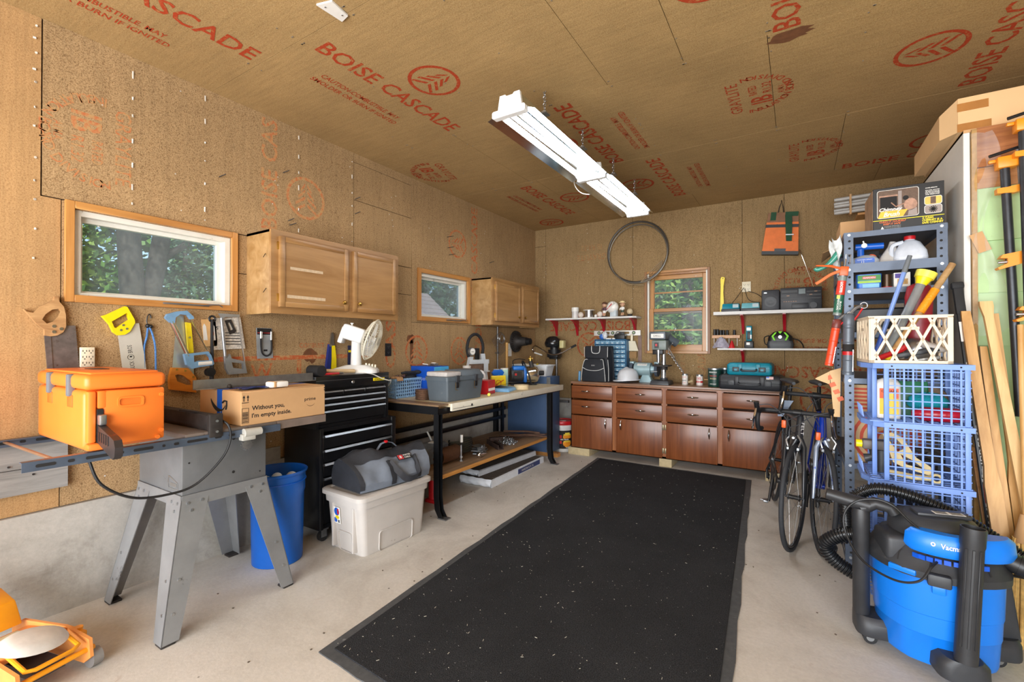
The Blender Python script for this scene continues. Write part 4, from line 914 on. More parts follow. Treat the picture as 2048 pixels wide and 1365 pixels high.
# ------------------------------------------------------------------ black tool chest on rollers
CHB = mat('chest_black', (20, 21, 24), 0.3, 0.2, var=0.25, coat=0.3, wear=(70, 70, 72), wearamt=0.08, wscale=40)
PULL = mat('drawer_pull', (150, 153, 158), 0.3, 0.9, var=0.1)
def drawer(par, x, y0, y1, z0, z1, split=None, pull=0.016):
    dr = MB().box(x, x + 0.012, y0, y1, z0, z1, bev=0.002, seg=1).build('drawer', CHB, par)
    MB().hexa([(x+0.012,y0+.002,z1-pull),(x+0.030,y0+.002,z1-pull*0.8),(x+0.030,y1-.002,z1-pull*0.8),(x+0.012,y1-.002,z1-pull)],[(x+0.012,y0+.002,z1),(x+0.022,y0+.002,z1),(x+0.022,y1-.002,z1),(x+0.012,y1-.002,z1)]).build('pull',PULL,dr)
    return dr
t=T('tool_cabinet','black rolling lower tool cabinet with wide drawers behind the grey tote','tool chest',tr(-2.86,2.215,0))
b = MB(); x0, x1, y0, y1 = -0.19, 0.205, -0.333, 0.335
b.box(x0,x1,y0,y0+0.03,0.085,0.752,bev=0.003).box(x0,x1,y1-0.04,y1,0.085,0.752,bev=0.003).box(x0,x1-0.02,y0+0.03,y1-0.04,0.085,0.11).box(x0,x1-0.01,y0+0.03,y1-0.04,0.728,0.752).box(x0,x0+0.01,y0+.03,y1-.04,0.11,0.73)
b.build('body', CHB, t)
for (a, c) in ((0.615, 0.705), (0.525, 0.608), (0.43, 0.518), (0.12, 0.422)): drawer(t, x1 - 0.018, y0 + 0.033, y1 - 0.043, a, c)
for (cx, cy) in ((x1 - 0.04, y0 + 0.05), (x1 - 0.04, y1 - 0.05), (x0 + 0.04, y0 + 0.05), (x0 + 0.04, y1 - 0.05)):
    q=MB();q.box(cx-0.028,cx+0.028,cy-0.028,cy+0.028,0.078,0.085).box(cx-0.02,cx-0.016,cy-0.02,cy+0.02,0.03,0.08).box(cx+0.016,cx+0.02,cy-0.02,cy+0.02,0.03,0.08);c_=q.build('caster',GALV,t)
    MB().cyl((cx - 0.013, cy, 0.034), (cx + 0.013, cy, 0.034), 0.034, n=18).build('wheel', RUBBER, c_)
t = T('tool_chest', 'black upper tool chest with slim drawers under the white fan', 'tool chest', tr(-2.865, 2.17, 0.7525))
x0, x1, y0, y1, H = -0.185, 0.20, -0.31, 0.312, 0.345
b=MB();b.box(x0,x1,y0,y0+0.02,0,0.255,bev=0.002).box(x0,x1,y1-0.028,y1,0,0.255,bev=0.002).box(x0,x1-0.02,y0+.02,y1-.028,0,0.02).box(x0,x0+.01,y0+.02,y1-.028,0.02,0.255).box(x0,x1-.02,y0+.02,y1-.028,0.245,0.255);b.build('body',CHB,t)
lid = MB().box(x0, x1 + 0.004, y0 - 0.003, y1 + 0.003, 0.258, H, bev=0.004).build('lid', CHB, t)
MB().box(x1 + 0.004, x1 + 0.0055, y0, y1, H - 0.032, H - 0.029).build('lid_edge', PULL, lid)
MB().lathe([(0.0,0.006),(0.010,0.006),(0.013,0.0)],16,M=frame((x1+0.0045,-0.02,0.292),(0,1,0),(0,0,1),(1,0,0))).build('lock',CHROME,lid)
q=MB().box(x1+0.004,x1+0.006,0.16,0.268,0.287,0.308,bev=0.002).build('badge',YEL,lid,label='small yellow name badge')
lettering(MB(frame((x1+0.0066,0.214,0.2975),(0,1,0),(0,0,1),(1,0,0))),'STANLEY',tr(),0.085,0.012,cx=True,bold=0.03).build('print',INKBLACK,q)
yy0, yy1 = y0 + 0.022, y1 - 0.031; w = (yy1 - yy0) / 3
for k in range(3): drawer(t, x1 - 0.018, yy0 + k * w + 0.002, yy0 + (k + 1) * w - 0.002, 0.205, 0.243, pull=0.012)
for (a, c) in ((0.162, 0.2), (0.118, 0.157), (0.025, 0.112)): drawer(t, x1 - 0.018, yy0, yy1, a, c, pull=0.013)
# fan
t = T('desk_fan', 'white desk fan standing on the black tool chest', 'fan', tr(-2.80, 2.29, 1.0978) @ rotm(z=40))
FW = mat('fan_white', (232, 232, 230), 0.35, var=0.03)
b=MB();s1=rrect(-0.16,0.16,-0.10,0.10,0.05,5);s2=rrect(-0.15,0.15,-0.09,0.09,0.05,5);s3=rrect(-0.07,0.09,-0.055,0.055,0.04,5)
b.loft([[(p[0],p[1],0)for p in s1],[(p[0],p[1],0.02)for p in s1],[(p[0],p[1],0.034)for p in s2],[(p[0],p[1],0.058)for p in s3]]);b.build('base',FW,t)
for k in range(4):MB().box(0.075+k*0.022-.006,0.075+k*0.022+.006,-0.02,0.0,0.05-k*0.004,0.072-k*0.004,bev=0.002).build('button',CREAM,t)
MB().cyl((0, 0, 0.05), (0.0, 0, 0.235), 0.04, 0.033, 20).build('column', FW, t)
ax=Vector((0.90,-0.10,-0.30)).normalized();Mh=frame((0.0,0.0,0.285),ax,Vector((0,1,0)).cross(ax).cross(ax).normalized()*-1,ax.cross(Vector((0,1,0)).cross(ax).cross(ax).normalized()*-1))
hd = MB(Mh).box(-0.10, 0.065, -0.052, 0.052, -0.055, 0.055, bev=0.018, seg=3).build('motor_housing', FW, t)
MB(Mh).box(-0.104, -0.07, -0.045, 0.045, -0.095, 0.03, bev=0.008).build('rear_cover', FW, hd)
MB().cyl((-0.03,0,0.335),(-0.03,0,0.365),0.006,n=8).cyl((-0.03,0,0.365),(-0.03,0,0.371),0.012,n=10).build('oscillation_knob',FW,hd)
FGC = mat('fan_guard', (226, 220, 200), 0.4, var=0.04)
cg = Mh @ frame((0.125, 0, 0), (0, 1, 0), (0, 0, 1), (1, 0, 0))
b = MB(cg); b.torus((0, 0, 0), 0.155, 0.006, 40, 8)
for r_,z_ in((0.05,0.046),(0.10,0.038),(0.135,0.02),(0.10,-0.042),(0.135,-0.026),(0.055,-0.05)):b.torus((0,0,z_),r_,0.0016,36,5)
b.cyl((0, 0, 0.042), (0, 0, 0.05), 0.032, n=20)
b.build('guard_ring', FGC, t, 'stuff')
b = MB(cg)
for k in range(44):
    a = 2 * PI * k / 44; c, s = math.cos(a), math.sin(a)
    for sg in (1, -1):
        pts=[(0.03*c,0.03*s,sg*0.05),(0.09*c,0.09*s,sg*0.042),(0.135*c,0.135*s,sg*0.024),(0.155*c,0.155*s,0)];b.tube(pts,0.0013,4,caps=False)
b.build('guard_wires', FGC, t, 'stuff')
bl = MB(cg); bl.cyl((0, 0, -0.03), (0, 0, 0.03), 0.024, n=16)
for k in range(4):
    Mb = rotm(z=90 * k); bl.grid(lambda u, v: (0.02 + 0.105 * u, (v - 0.5) * (0.05 + 0.06 * u), (v - 0.5) * 0.045), 6, 4, M=Mb)
bl.build('blades', FW, t)
b=MB();b.tube(smooth_pts([(-2.90,2.27,1.12),(-2.93,2.20,1.115),(-2.86,2.15,1.108),(-2.75,2.2,1.104),(-2.68,2.25,1.104),(-2.655,2.32,1.09),(-2.648,2.40,1.055),(-2.648,2.47,1.035),(-2.67,2.515,1.03),(-2.75,2.56,0.98),(-2.9,2.6,0.9),(-3.0,2.63,0.86)],7),0.004,7)
tag(b.build('fan_cord', CORDW), 'white fan cord hanging down over the black tool chest', 'cord')
t = T('rubber_mallet', 'black rubber mallet with pale wooden handle lying on the tool chest', 'mallet', tr(-2.715, 1.90, 1.1345))
MB().cyl((-0.06, -0.005, 0), (0.055, 0.0, 0), 0.036, 0.036, 20).build('head', RUBBER, t)
MB().tube([(0,-0.01,0),(0,0.10,-0.006),(0.0,0.30,-0.018)],[0.012,0.012,0.0155],12).build('handle',wood('pale_ash',(206,172,124),(232,206,162),0.5,axis='Y'),t)
t = T('red_pliers', 'red-handled pliers lying beside the mallet', 'pliers', tr(-2.675, 1.98, 1.105))
MB().tube(smooth_pts([(0,-0.06,0.006),(0.012,0.0,0.006),(0.004,0.06,0.006)]),0.007,8).tube(smooth_pts([(-0.012,-0.06,0.006),(-0.022,0.0,0.006),(-0.008,0.06,0.006)]),0.007,8).build('grips',RED,t,'stuff')
MB().box(-0.012, 0.006, 0.055, 0.10, 0, 0.012, bev=0.003).build('jaws', STEEL, t)

# ------------------------------------------------------------------ blue bin, grey tote, duffel
BINB = mat('bin_blue', (10, 88, 178), 0.38, var=0.1, scale=5, wear=(222, 206, 160), wearamt=0.12, wscale=6)
t = T('trash_bin', 'round blue plastic bin of balls between saw and tool chest', 'bin', tr(-2.70, 1.625, 0))
b=MB();b.lathe([(0.135,0.0),(0.14,0.004),(0.147,0.40),(0.153,0.42),(0.153,0.465),(0.155,0.475),(0.155,0.52),(0.158,0.525),(0.165,0.53),(0.168,0.54),(0.163,0.545),(0.154,0.538),(0.148,0.50),(0.135,0.02),(0.0,0.02)],40);b.build('body',BINB,t)
MB().torus((0, 0, 0.483), 0.157, 0.004, 40, 6).build('rim_band', BLUE, t)
BALL = mat('golf_ball', (236, 234, 228), 0.3, bump=0.5, bscale=160)
for i,(x,y,z)in enumerate([(0.07,0.05,0.47),(0.0,0.09,0.478),(-0.06,0.03,0.475),(0.08,-0.05,0.465),(0.01,-0.02,0.472),(-0.05,-0.07,0.468),(0.03,-0.09,0.462),(-0.09,-0.02,0.46)]):
    q = MB().sphere((0, 0, 0), 0.0335, n=14, k=9).build('ball', BALL); q.location = (-2.70 + x, 1.625 + y, z)
    tag(q, 'white ball in the round blue bin', 'ball', 'balls in the blue bin')
MB().lathe([(0.13,0.02),(0.146,0.435),(0.0,0.44)],30).build('fill',mat('bin_fill',(196,190,176),0.8,var=0.3,scale=30),t)
TOTE = mat('tote_grey', (190, 184, 178), 0.5, var=0.05, scale=6, wear=(160, 150, 140), wearamt=0.15)
t = T('storage_tote', 'light grey plastic storage tote with lid under the duffel bag', 'tote', tr(-2.415, 2.165, 0) @ rotm(z=-3))
def rr(a, b_, r, z, n=4): return [(p[0], p[1], z) for p in rrect(-a, a, -b_, b_, r, n)]
b=MB();b.loft([rr(0.165,0.245,0.03,0.0),rr(0.17,0.25,0.035,0.012),rr(0.182,0.275,0.04,0.30),rr(0.194,0.288,0.045,0.302),rr(0.197,0.291,0.045,0.345)]);bd=b.build('body',TOTE,t)
b=MB();b.loft([rr(0.20,0.296,0.05,0.345),rr(0.212,0.308,0.05,0.35),rr(0.212,0.308,0.05,0.374),rr(0.20,0.296,0.045,0.382),rr(0.178,0.272,0.04,0.382),rr(0.172,0.266,0.04,0.374)]);b.build('lid',TOTE,t)
for(Mx,hw)in((frame((0.1755,0.0,0.0),(0,1,0),(0.045,0,1),(1,0,0)),0.14),(frame((0.0,-0.252,0.0),(1,0,0),(0,-0.09,1),(0,-1,0)),0.07)):
    MB().prism([rrect(-hw,hw,0.0,0.13,0.02),rrect(-hw+0.005,hw-0.005,0.002,0.125,0.018)],-0.004,0.004,M=Mx).build('recess_rim',TOTE,bd)
for x in(-0.10,0.105):MB().box(x-0.008,x+0.008,-0.285,-0.245,0.02,0.30,bev=0.006,M=Matrix.Shear('XY',4,(0,0))).build('corner_rib',TOTE,bd)
Ml = frame((-0.07, -0.2725, 0.21), (1, 0, 0), (0, -0.09, 1), (0, -1, 0))
lb=MB(Ml).box(-0.028,0.04,-0.04,0.065,0.001,0.0025).build('sticker',PAPER,bd,label='white sticker printed in blue, yellow and red')
b=MB(Ml);b.prism(arc(0.006,0.035,0.026,0,360,16)[:-1],0.0026,0.003,0);b.prism(arc(-0.01,-0.02,0.016,0,360,12)[:-1],0.0026,0.003,0);b.prism(arc(0.01,0.0,0.02,0,360,14,0.012)[:-1],0.003,0.0034,1);b.box(0.012,0.028,0.02,0.055,0.003,0.0035,2);b.box(0.012,0.032,-0.034,-0.016,0.0026,0.003,3);b.build('print',[BLUE,YEL,RED,MGREY],lb)
BAGG=mat('duffel_grey',(112,120,132),0.75,var=0.1,bump=0.15,bscale=120);BAGK=mat('duffel_black',(42,44,50),0.6,var=0.2,bump=0.2,bscale=60)
t = T('duffel_bag', 'grey and black tool duffel slumped on the grey tote lid', 'bag', tr(-2.43, 2.20, 0.383) @ rotm(z=-6))
def bagpt(u, v):   # u around (0 front bottom .. 1 back bottom), v along
    y = -0.27 + 0.56 * v; h = 0.205 + 0.02 * math.sin(v * 7); e = 1 - 0.10 * (2 * v - 1) ** 4
    P=[(0.175,0.0),(0.185,0.05),(0.15,0.11),(0.085,0.165),(0.02,h),(-0.02,h),(-0.09,0.165),(-0.15,0.11),(-0.18,0.05),(-0.17,0.0)]
    k = u * (len(P) - 1); i = min(int(k), len(P) - 2); f = k - i
    x = P[i][0] * (1 - f) + P[i + 1][0] * f; z = P[i][1] * (1 - f) + P[i + 1][1] * f
    z += (0.007 * math.sin(13 * v + 9 * u) + 0.005 * math.sin(31 * v - 17 * u)) * min(1, z * 12)
    ex = 0.045 * (z / 0.2) ** 2 * (1 if v > 0.5 else -1) * abs(2 * v - 1) ** 3
    return (x * e + 0.006 * math.sin(19 * v + 4 * u) * min(1, z * 12), y + ex, max(0.0, z))
b = MB(); b.grid(lambda u, v: bagpt(u, v), 27, 26)
for v0, sg in ((0.0, 1), (1.0, -1)):
    ring = [bagpt(k / 27, v0) for k in range(28)]; cen = (0, sum(p[1] for p in ring) / 28 + sg * 0.035, 0.085)
    b.add(ring+[cen],[((k,k+1,28)if sg<0 else(k+1,k,28))for k in range(27)]+([(27,0,28)]if sg<0 else[(0,27,28)]),1,True)
b.build('body', [BAGG, BAGK], t)
b=MB();b.grid(lambda u,v:(lambda p:(p[0]*1.012+0.001,p[1],p[2]+0.003))(bagpt(0.33+0.34*u,v)),10,26);b.build('zip_flap',BAGK,t)
b=MB();b.grid(lambda u,v:(lambda p:(p[0]*1.015+0.002,p[1]-0.004,p[2]*1.01+0.001))(bagpt(0.03+0.42*u,0.0+0.05*v)),10,2);b.build('end_binding',BAGK,t)
for vy in (0.42, 0.80):
    b=MB();b.grid(lambda u,v:(lambda p:(p[0]*1.01+0.006,p[1],p[2]+0.002))(bagpt(0.02+0.27*u,vy-0.035+0.07*v)),8,2);b.build('strap',BAGK,t)
pts = [bagpt(0.27, 0.43), (0.19, 0.0, 0.08), (0.215, 0.04, 0.035), (0.22, 0.10, 0.03), (0.21, 0.15, 0.05), bagpt(0.27, 0.79)]
pts = smooth_pts(pts, 6)
MB().loft([[(p.x+0.004,p.y-0.012,p.z-.016),(p.x+0.009,p.y-0.012,p.z-.016),(p.x+0.009,p.y+0.012,p.z+.016),(p.x+0.004,p.y+0.012,p.z+.016)]for p in pts],smooth=True).build('handle',BAGK,t)
MB().loft([[(p[0],p[1],p[2]),(p[0],p[1],p[2]+.004),(p[0]+.02,p[1],p[2]+.004),(p[0]+.02,p[1],p[2])]for p in[(-0.02,-0.03,0.20),(-0.015,0.0,0.24),(-0.01,0.04,0.25),(-0.01,0.09,0.235),(-0.02,0.13,0.205)]]).build('top_grip',BAGG,t)
MB().box(-0.008, 0.014, 0.025, 0.045, 0.245, 0.262, bev=0.004).build('grip_button', RED, t)
p = bagpt(0.30, 0.66); Mp = frame((p[0] + 0.012, p[1], p[2] + 0.012), (0, 1, 0), (-0.78, 0, 0.63), (0.63, 0, 0.78))
pt=MB(Mp).box(-0.06,0.06,-0.022,0.022,0,0.003).build('logo_patch',INKBLACK,t,label='black patch with red square and white letters')
b=MB(Mp);b.box(-0.054,-0.014,-0.018,0.018,0.003,0.0036,0);b.box(-0.042,-0.026,-0.004,0.004,0.0037,0.0042,1);b.box(-0.038,-0.03,-0.011,0.011,0.0037,0.0042,1)
lettering(b,'PORTER',tr(-0.008,0.003,0.0038),0.062,0.013,1,bold=0.02);lettering(b,'CABLE',tr(-0.008,-0.016,0.0038),0.05,0.013,1,bold=0.02);b.build('print',[RED,WHITE],pt)

# ------------------------------------------------------------------ workbench
BLK = mat('bench_black_steel', (22, 23, 26), 0.35, 0.3, var=0.2, wear=(120, 112, 100), wearamt=0.10, wscale=22)
BTOP = mat('bench_top_cream', (206, 190, 156), 0.6, var=0.08, scale=6, wear=(150, 124, 90), wearamt=0.25, wscale=7)
BEDGE = mat('bench_edge_chipped', (224, 218, 200), 0.5, var=0.04, wear=(52, 42, 34), wearamt=0.24, wscale=16)
t=T('workbench','long cream-topped workbench with chipped white front edge and black steel legs','workbench',tr(-2.66,3.70,0))
MB().box(-0.39, 0.375, -0.94, 1.03, 0.822, 0.849, bev=0.002, seg=1).build('top', BTOP, t)
MB().box(-0.39, 0.36, -1.06, -0.942, 0.836, 0.849).build('end_sheet', mat('brown_sheet', (140, 112, 84), 0.5, 0.2, var=0.15), t)
fe = MB().box(0.376, 0.398, -0.943, 1.03, 0.792, 0.8505, bev=0.003).build('front_board', BEDGE, t)
b=MB();b.box(0.398,0.3985,-0.93,-0.66,0.808,0.811);b.box(0.398,0.3985,-0.70,-0.68,0.806,0.826);b.build('chips',INKBLACK,fe)
b=MB();b.box(-0.39,0.36,-1.065,-1.055,0.775,0.836).box(0.35,0.36,-1.06,1.02,0.775,0.82).box(-0.40,-0.39,-1.06,1.02,0.775,0.82).box(-0.39,0.36,1.01,1.02,0.775,0.82);b.build('apron',BLK,t)
for (x, y, s) in ((0.345, -1.045, 1), (0.345, 0.80, 1), (-0.37, -1.045, -1), (-0.37, 0.80, -1)):
    b = MB(); h = [(0.78, 0.0), (0.16, 0.0), (0.06, 0.012), (0.0, 0.05)]
    pr=lambda o,z:[(x-0.024+s*o,y-0.024,z),(x+0.024+s*o,y-0.024,z),(x+0.024+s*o,y-0.018,z),(x-0.018+s*o,y-0.018,z),(x-0.018+s*o,y+0.018,z),(x+0.024+s*o,y+0.018,z),(x+0.024+s*o,y+0.024,z),(x-0.024+s*o,y+0.024,z)]
    b.loft([pr(o, z) for z, o in h[::-1]], smooth=False); lg = b.build('leg', BLK, t)
    MB().box(x + s * 0.02, x + s * 0.10, y - 0.03, y + 0.03, 0.0, 0.008).build('foot', DULL, lg)
for z in (0.545, 0.448): MB().box(-0.36, -0.325, -1.04, 0.95, z - 0.02, z + 0.018, bev=0.004).build('rear_rail', BLK, t)
MB().box(-0.345, -0.32, 0.86, 0.90, 0.0, 0.78).build('rear_post', BLK, t)
MB().box(-0.36,0.30,-1.04,0.79,0.265,0.288,bev=0.002,seg=1).build('lower_shelf',wood('shelf_plank',(120,92,66),(160,128,96),0.6,axis='Y'),t)
MB().box(0.300,0.318,-1.04,0.79,0.262,0.290,bev=0.002,seg=1).build('shelf_edge',wood('shelf_edge_pine',(186,122,52),(214,156,84),0.5,axis='Y'),t)
t = T('blue_cabinet', 'blue-grey steel cabinet standing on a wood block at the far bench end', 'cabinet', tr(-2.74, 4.885, 0))
BC = mat('cabinet_blue_grey', (72, 96, 132), 0.45, 0.2, var=0.08, scale=5)
MB().box(-0.29,0.295,-0.125,0.125,0.045,0.93,bev=0.004).build('body',BC,t);MB().box(0.25,0.297,-0.128,-0.122,0.05,0.925).build('edge_trim',GALV,t);MB().box(0.05,0.38,-0.11,-0.03,0.0,0.044).build('wood_block',PINE,t)
# --- on the bench
t=T('tool_box','dark grey plastic tool box with two latches at the bench front','tool box',tr(-2.455,3.035,0.8515)@rotm(z=-2))
TB = mat('toolbox_grey', (88, 98, 106), 0.5, var=0.08, scale=8, wear=(130, 134, 136), wearamt=0.15, wscale=12)
b = MB(); b.loft([rr(0.105, 0.215, 0.015, 0), rr(0.118, 0.232, 0.015, 0.165)]); b.build('body', TB, t)
b=MB();b.loft([rr(0.124,0.24,0.018,0.165),rr(0.124,0.24,0.018,0.195),rr(0.118,0.234,0.018,0.198)]);b.hexa([(-0.118,-0.05,0.197),(0.118,-0.05,0.197),(0.118,0.234,0.197),(-0.118,0.234,0.197)],[(-0.085,-0.04,0.245),(0.085,-0.04,0.245),(0.085,0.22,0.245),(-0.085,0.22,0.245)],bev=0.008);lid=b.build('lid',TB,t)
MB().box(-0.112,0.112,-0.232,-0.055,0.198,0.236,bev=0.01).build('organizer_tray',mat('clear_tray',(214,208,204),0.3,var=0.1,scale=40,trans=0.2),lid,label='cloudy clear organizer tray in the lid')
for y in (-0.12, 0.12):
    l_ = MB().box(0.122, 0.134, y - 0.02, y + 0.02, 0.15, 0.205, bev=0.003).build('latch', DGREY, t)
    MB().box(0.117, 0.130, y - 0.015, y + 0.015, 0.105, 0.148, bev=0.003).build('catch', BLACK, l_)
    MB().tube([(0.122,y-0.017,0.15),(0.122,y-0.017,0.09),(0.122,y+0.012,0.085)],0.0018,5).build('wire_bail',BRASS,l_)
t = T('plastic_basket', 'small light-blue plastic basket on the bench end by the tool chest', 'basket', tr(-2.935, 2.90, 0.8505))
LBL = mat('basket_light_blue', (140, 178, 214), 0.4, var=0.06)
b = MB(); w_, d_, h_ = 0.075, 0.155, 0.165
for s in (-1, 1):
    n = 12
    for k in range(n + 1):
        y=-d_+2*d_*k/n;b.hexa([(s*w_*.88-.0015,y*.9-.004,0),(s*w_*.88+.0015,y*.9-.004,0),(s*w_*.88+.0015,y*.9+.004,0),(s*w_*.88-.0015,y*.9+.004,0)],[(s*w_-.0015,y-.004,h_),(s*w_+.0015,y-.004,h_),(s*w_+.0015,y+.004,h_),(s*w_-.0015,y+.004,h_)])
    for k in range(7):
        x=-w_+2*w_*k/6;b.hexa([(x*.88-.004,s*d_*.9-.0015,0),(x*.88+.004,s*d_*.9-.0015,0),(x*.88+.004,s*d_*.9+.0015,0),(x*.88-.004,s*d_*.9+.0015,0)],[(x-.004,s*d_-.0015,h_),(x+.004,s*d_-.0015,h_),(x+.004,s*d_+.0015,h_),(x-.004,s*d_+.0015,h_)])
for k in range(6):
    z = 0.012 + k * 0.028; f = 0.88 + 0.12 * z / h_; f2 = .9 + .1 * z / h_
    for s in(-1,1):b.box(s*w_*f-.0016,s*w_*f+.0016,-d_*f2,d_*f2,z-.005,z+.005);b.box(-w_*f,w_*f,s*d_*f2-.0016,s*d_*f2+.0016,z-.005,z+.005)
b.build('lattice', LBL, t, 'stuff')
b=MB();b.prism([rrect(-w_-.006,w_+.006,-d_-.006,d_+.006,0.015),rrect(-w_+.002,w_-.002,-d_+.002,d_-.002,0.012)],h_-0.014,h_+0.002);b.box(-w_*.88,w_*.88,-d_*.9,d_*.9,0,0.004);b.build('rim',LBL,t)
t = T('work_gloves', 'black work gloves piled in the light-blue basket', 'gloves', tr(-2.94, 2.97, 0.98))
b = MB(); b.sphere((0, 0, 0.035), 0.06, sc=(0.8, 1.6, 0.5)).sphere((0.03, 0.10, 0.08), 0.045, sc=(0.9, 1.4, 0.4))
for k in range(5):b.tube(smooth_pts([(0.03,-0.02+k*.02,0.06),(0.05,-0.07+k*.02,0.085),(0.04,-0.12+k*.015,0.08)]),0.011,7)
b.build('fabric', mat('glove_black', (40, 40, 46), 0.8, var=0.4, scale=40), t)
t = T('sunglasses', 'tortoiseshell sunglasses resting at the front of the light-blue basket', 'sunglasses', tr(-2.90, 2.83, 1.02))
MB().sphere((0,-0.03,0.01),0.026,sc=(0.35,1,.7)).sphere((0.01,0.03,0.012),0.026,sc=(0.35,1,.7)).build('lens',mat('lens_brown',(84,60,56),0.15,coat=0.5),t,'stuff')
MB().tube([(0.0,-0.055,0.02),(-0.05,-0.06,0.0),(-0.09,-0.05,-0.012)],0.004,6).tube([(0.01,0.055,0.02),(-0.04,0.07,0.0)],0.004,6).build('frame',mat('tortoise',(70,46,34),0.3),t,'stuff')
t = T('work_glove', 'tan leather glove hanging over the light-blue basket rim', 'glove', tr(-2.90, 2.78, 1.012))
b = MB(); b.sphere((0, 0, 0.012), 0.04, sc=(0.8, 1.1, 0.35))
for k in range(4):b.tube(smooth_pts([(0.02,-0.025+k*.018,0.012),(0.05,-0.03+k*.018,0.014),(0.066,-0.03+k*.016,-0.01)]),0.008,7)
b.build('leather', mat('tan_leather', (190, 150, 110), 0.8), t)
t = T('wire_coil', 'brown coil of tie wire on the bench beside the tool box', 'coil', tr(-2.655, 2.855, 0.8505))
b = MB()
for k in range(10): b.torus((0, 0, 0.006 + k * 0.0082), 0.058 + 0.003 * (k % 2), 0.0045, 28, 5)
b.lathe([(0.05,0.0),(0.056,0.0),(0.056,0.082),(0.05,0.082)],28);b.build('wire',mat('rusty_wire',(120,92,74),0.5,0.6,var=0.25,scale=60),t)
t = T('blue_carton', 'bright blue carton with white print behind the grey tool box', 'box', tr(-2.86, 3.165, 0.8505))
bx=MB().box(-0.14,0.14,-0.10,0.10,0,0.262,bev=0.003,seg=1).build('carton',mat('carton_blue',(16,84,196),0.5,var=0.05),t)
MB().box(0.1402, 0.1412, -0.098, 0.098, 0.17, 0.258).build('side_panel', mat('carton_sky', (78, 178, 232), 0.5), bx)
b = MB(frame((0, -0.1008, 0), (1, 0, 0), (0, 0, 1), (0, -1, 0))); 
for(y,a)in((0.150,0.19),(0.138,0.16),(0.075,0.07),(0.064,0.09)):lettering(b,'UTILITY CLOTHS STRONG AND LINT FREE'[:int(a*180)],tr(-0.09,y,0),a,0.007)
b.build('print', WHITE, bx)
t = T('metal_clips', 'white metal clips lying on top of the bright blue carton', 'clips', tr(-2.80, 3.15, 1.1135))
MB().box(-0.05,0.05,-0.03,0.04,0,0.008,bev=0.003).box(-0.03,0.03,-0.02,0.03,0.008,0.024,bev=0.004).build('clip_plate',STEEL,t);MB().tube([(-0.05,-0.02,0.012),(-0.09,-0.05,0.02)],0.004,6).torus((0.0,0,0.028),0.02,0.003,16,6).build('clip_wire',WHITE,t)
t = T('hidden_crate', 'plain pine crate behind the tool box with a lath lying on it', 'crate', tr(-2.85, 3.50, 0.8505))
for s in(-1,1):MB().box(-0.10,0.10,s*0.15-0.008,s*0.15+0.008,0,0.14).build('panel',PINE,t);MB().box(s*0.10-0.008,s*0.10+0.008,-0.142,0.142,0,0.14).build('panel',PINE,t)
MB().box(-0.092, 0.092, -0.142, 0.142, 0.135, 0.139).build('lid', PINE, t)
t = T('wooden_lath', 'pale wooden lath lying behind the tool box, beside the white mug', 'lath', tr(-2.79, 3.46, 0.991))
MB().box(-0.02,0.02,-0.16,0.12,0.0,0.045,bev=0.002,seg=1).build('lath',wood('pale_lath',(206,170,120),(230,200,152),0.6,axis='Y'),t);MB().box(-0.06,-0.025,-0.16,0.10,0.0,0.075,bev=0.004).build('grey_strip',mat('grey_felt',(122,128,126),0.8,var=0.3,scale=50),t)
t = T('white_mug', 'plain white cup standing just left of the gauge frame', 'cup', tr(-2.80, 3.64, 0.8505))
MB().cyl((0,0,0),(0,0,0.15),0.045,0.045,20).build('block',PINE,t);MB().lathe([(0.03,0.15),(0.036,0.155),(0.042,0.245),(0.039,0.245),(0.034,0.16),(0.0,0.158)],24).build('cup',WHITE,t)
t=T('gauge_frame','white steel frame with brown plate, round gauge and black hose arch','press',tr(-2.86,3.86,0.8505)@rotm(z=-12))
WSTL = mat('frame_white', (206, 212, 218), 0.45, 0.1, var=0.08)
MB().hexa([(-0.01,-0.17,0),(0.02,-0.17,0),(0.02,-0.11,0),(-0.01,-0.11,0)],[(-0.01,-0.09,0.33),(0.02,-0.09,0.33),(0.02,-0.04,0.33),(-0.01,-0.04,0.33)]).build('left_leg',WSTL,t)
MB().hexa([(-0.01,0.12,0),(0.02,0.12,0),(0.02,0.18,0),(-0.01,0.18,0)],[(-0.01,0.06,0.36),(0.02,0.06,0.36),(0.02,0.12,0.36),(-0.01,0.12,0.36)]).build('right_leg',WSTL,t)
MB().box(0.021,0.045,-0.10,0.16,0.255,0.30,bev=0.003).build('cross_bar',WSTL,t);MB().box(0.02,0.03,-0.10,0.10,0.02,0.255).build('plate',mat('rust_plate',(134,108,92),0.6,0.3,var=0.2,scale=25),t);MB().box(0.046,0.05,0.08,0.14,0.17,0.30).build('tab',WSTL,t)
g_=MB().lathe([(0.0,0.03),(0.038,0.03),(0.042,0.02),(0.042,0.0),(0,0)],24,M=frame((0.01,-0.07,0.385),(0,1,0),(0,0,1),(1,0,0))).build('gauge',GALV,t)
MB().cyl((0.041,-0.07,0.385),(0.043,-0.07,0.385),0.033,n=20).build('dial',PAPER,g_);MB().box(0.043,0.044,-0.09,-0.055,0.38,0.385).build('needle',INKBLACK,g_)
MB().tube(smooth_pts([(0.0,-0.09,0.33),(0.0,-0.11,0.42),(0.0,-0.08,0.52),(0.0,0.0,0.565),(0.0,0.07,0.53),(0.0,0.11,0.44),(0.0,0.10,0.34)],7),0.016,10).build('hose',RUBBER,t)
MB().box(0.02, 0.05, -0.03, 0.02, 0.30, 0.42, bev=0.008).build('handle', BLACK, t)
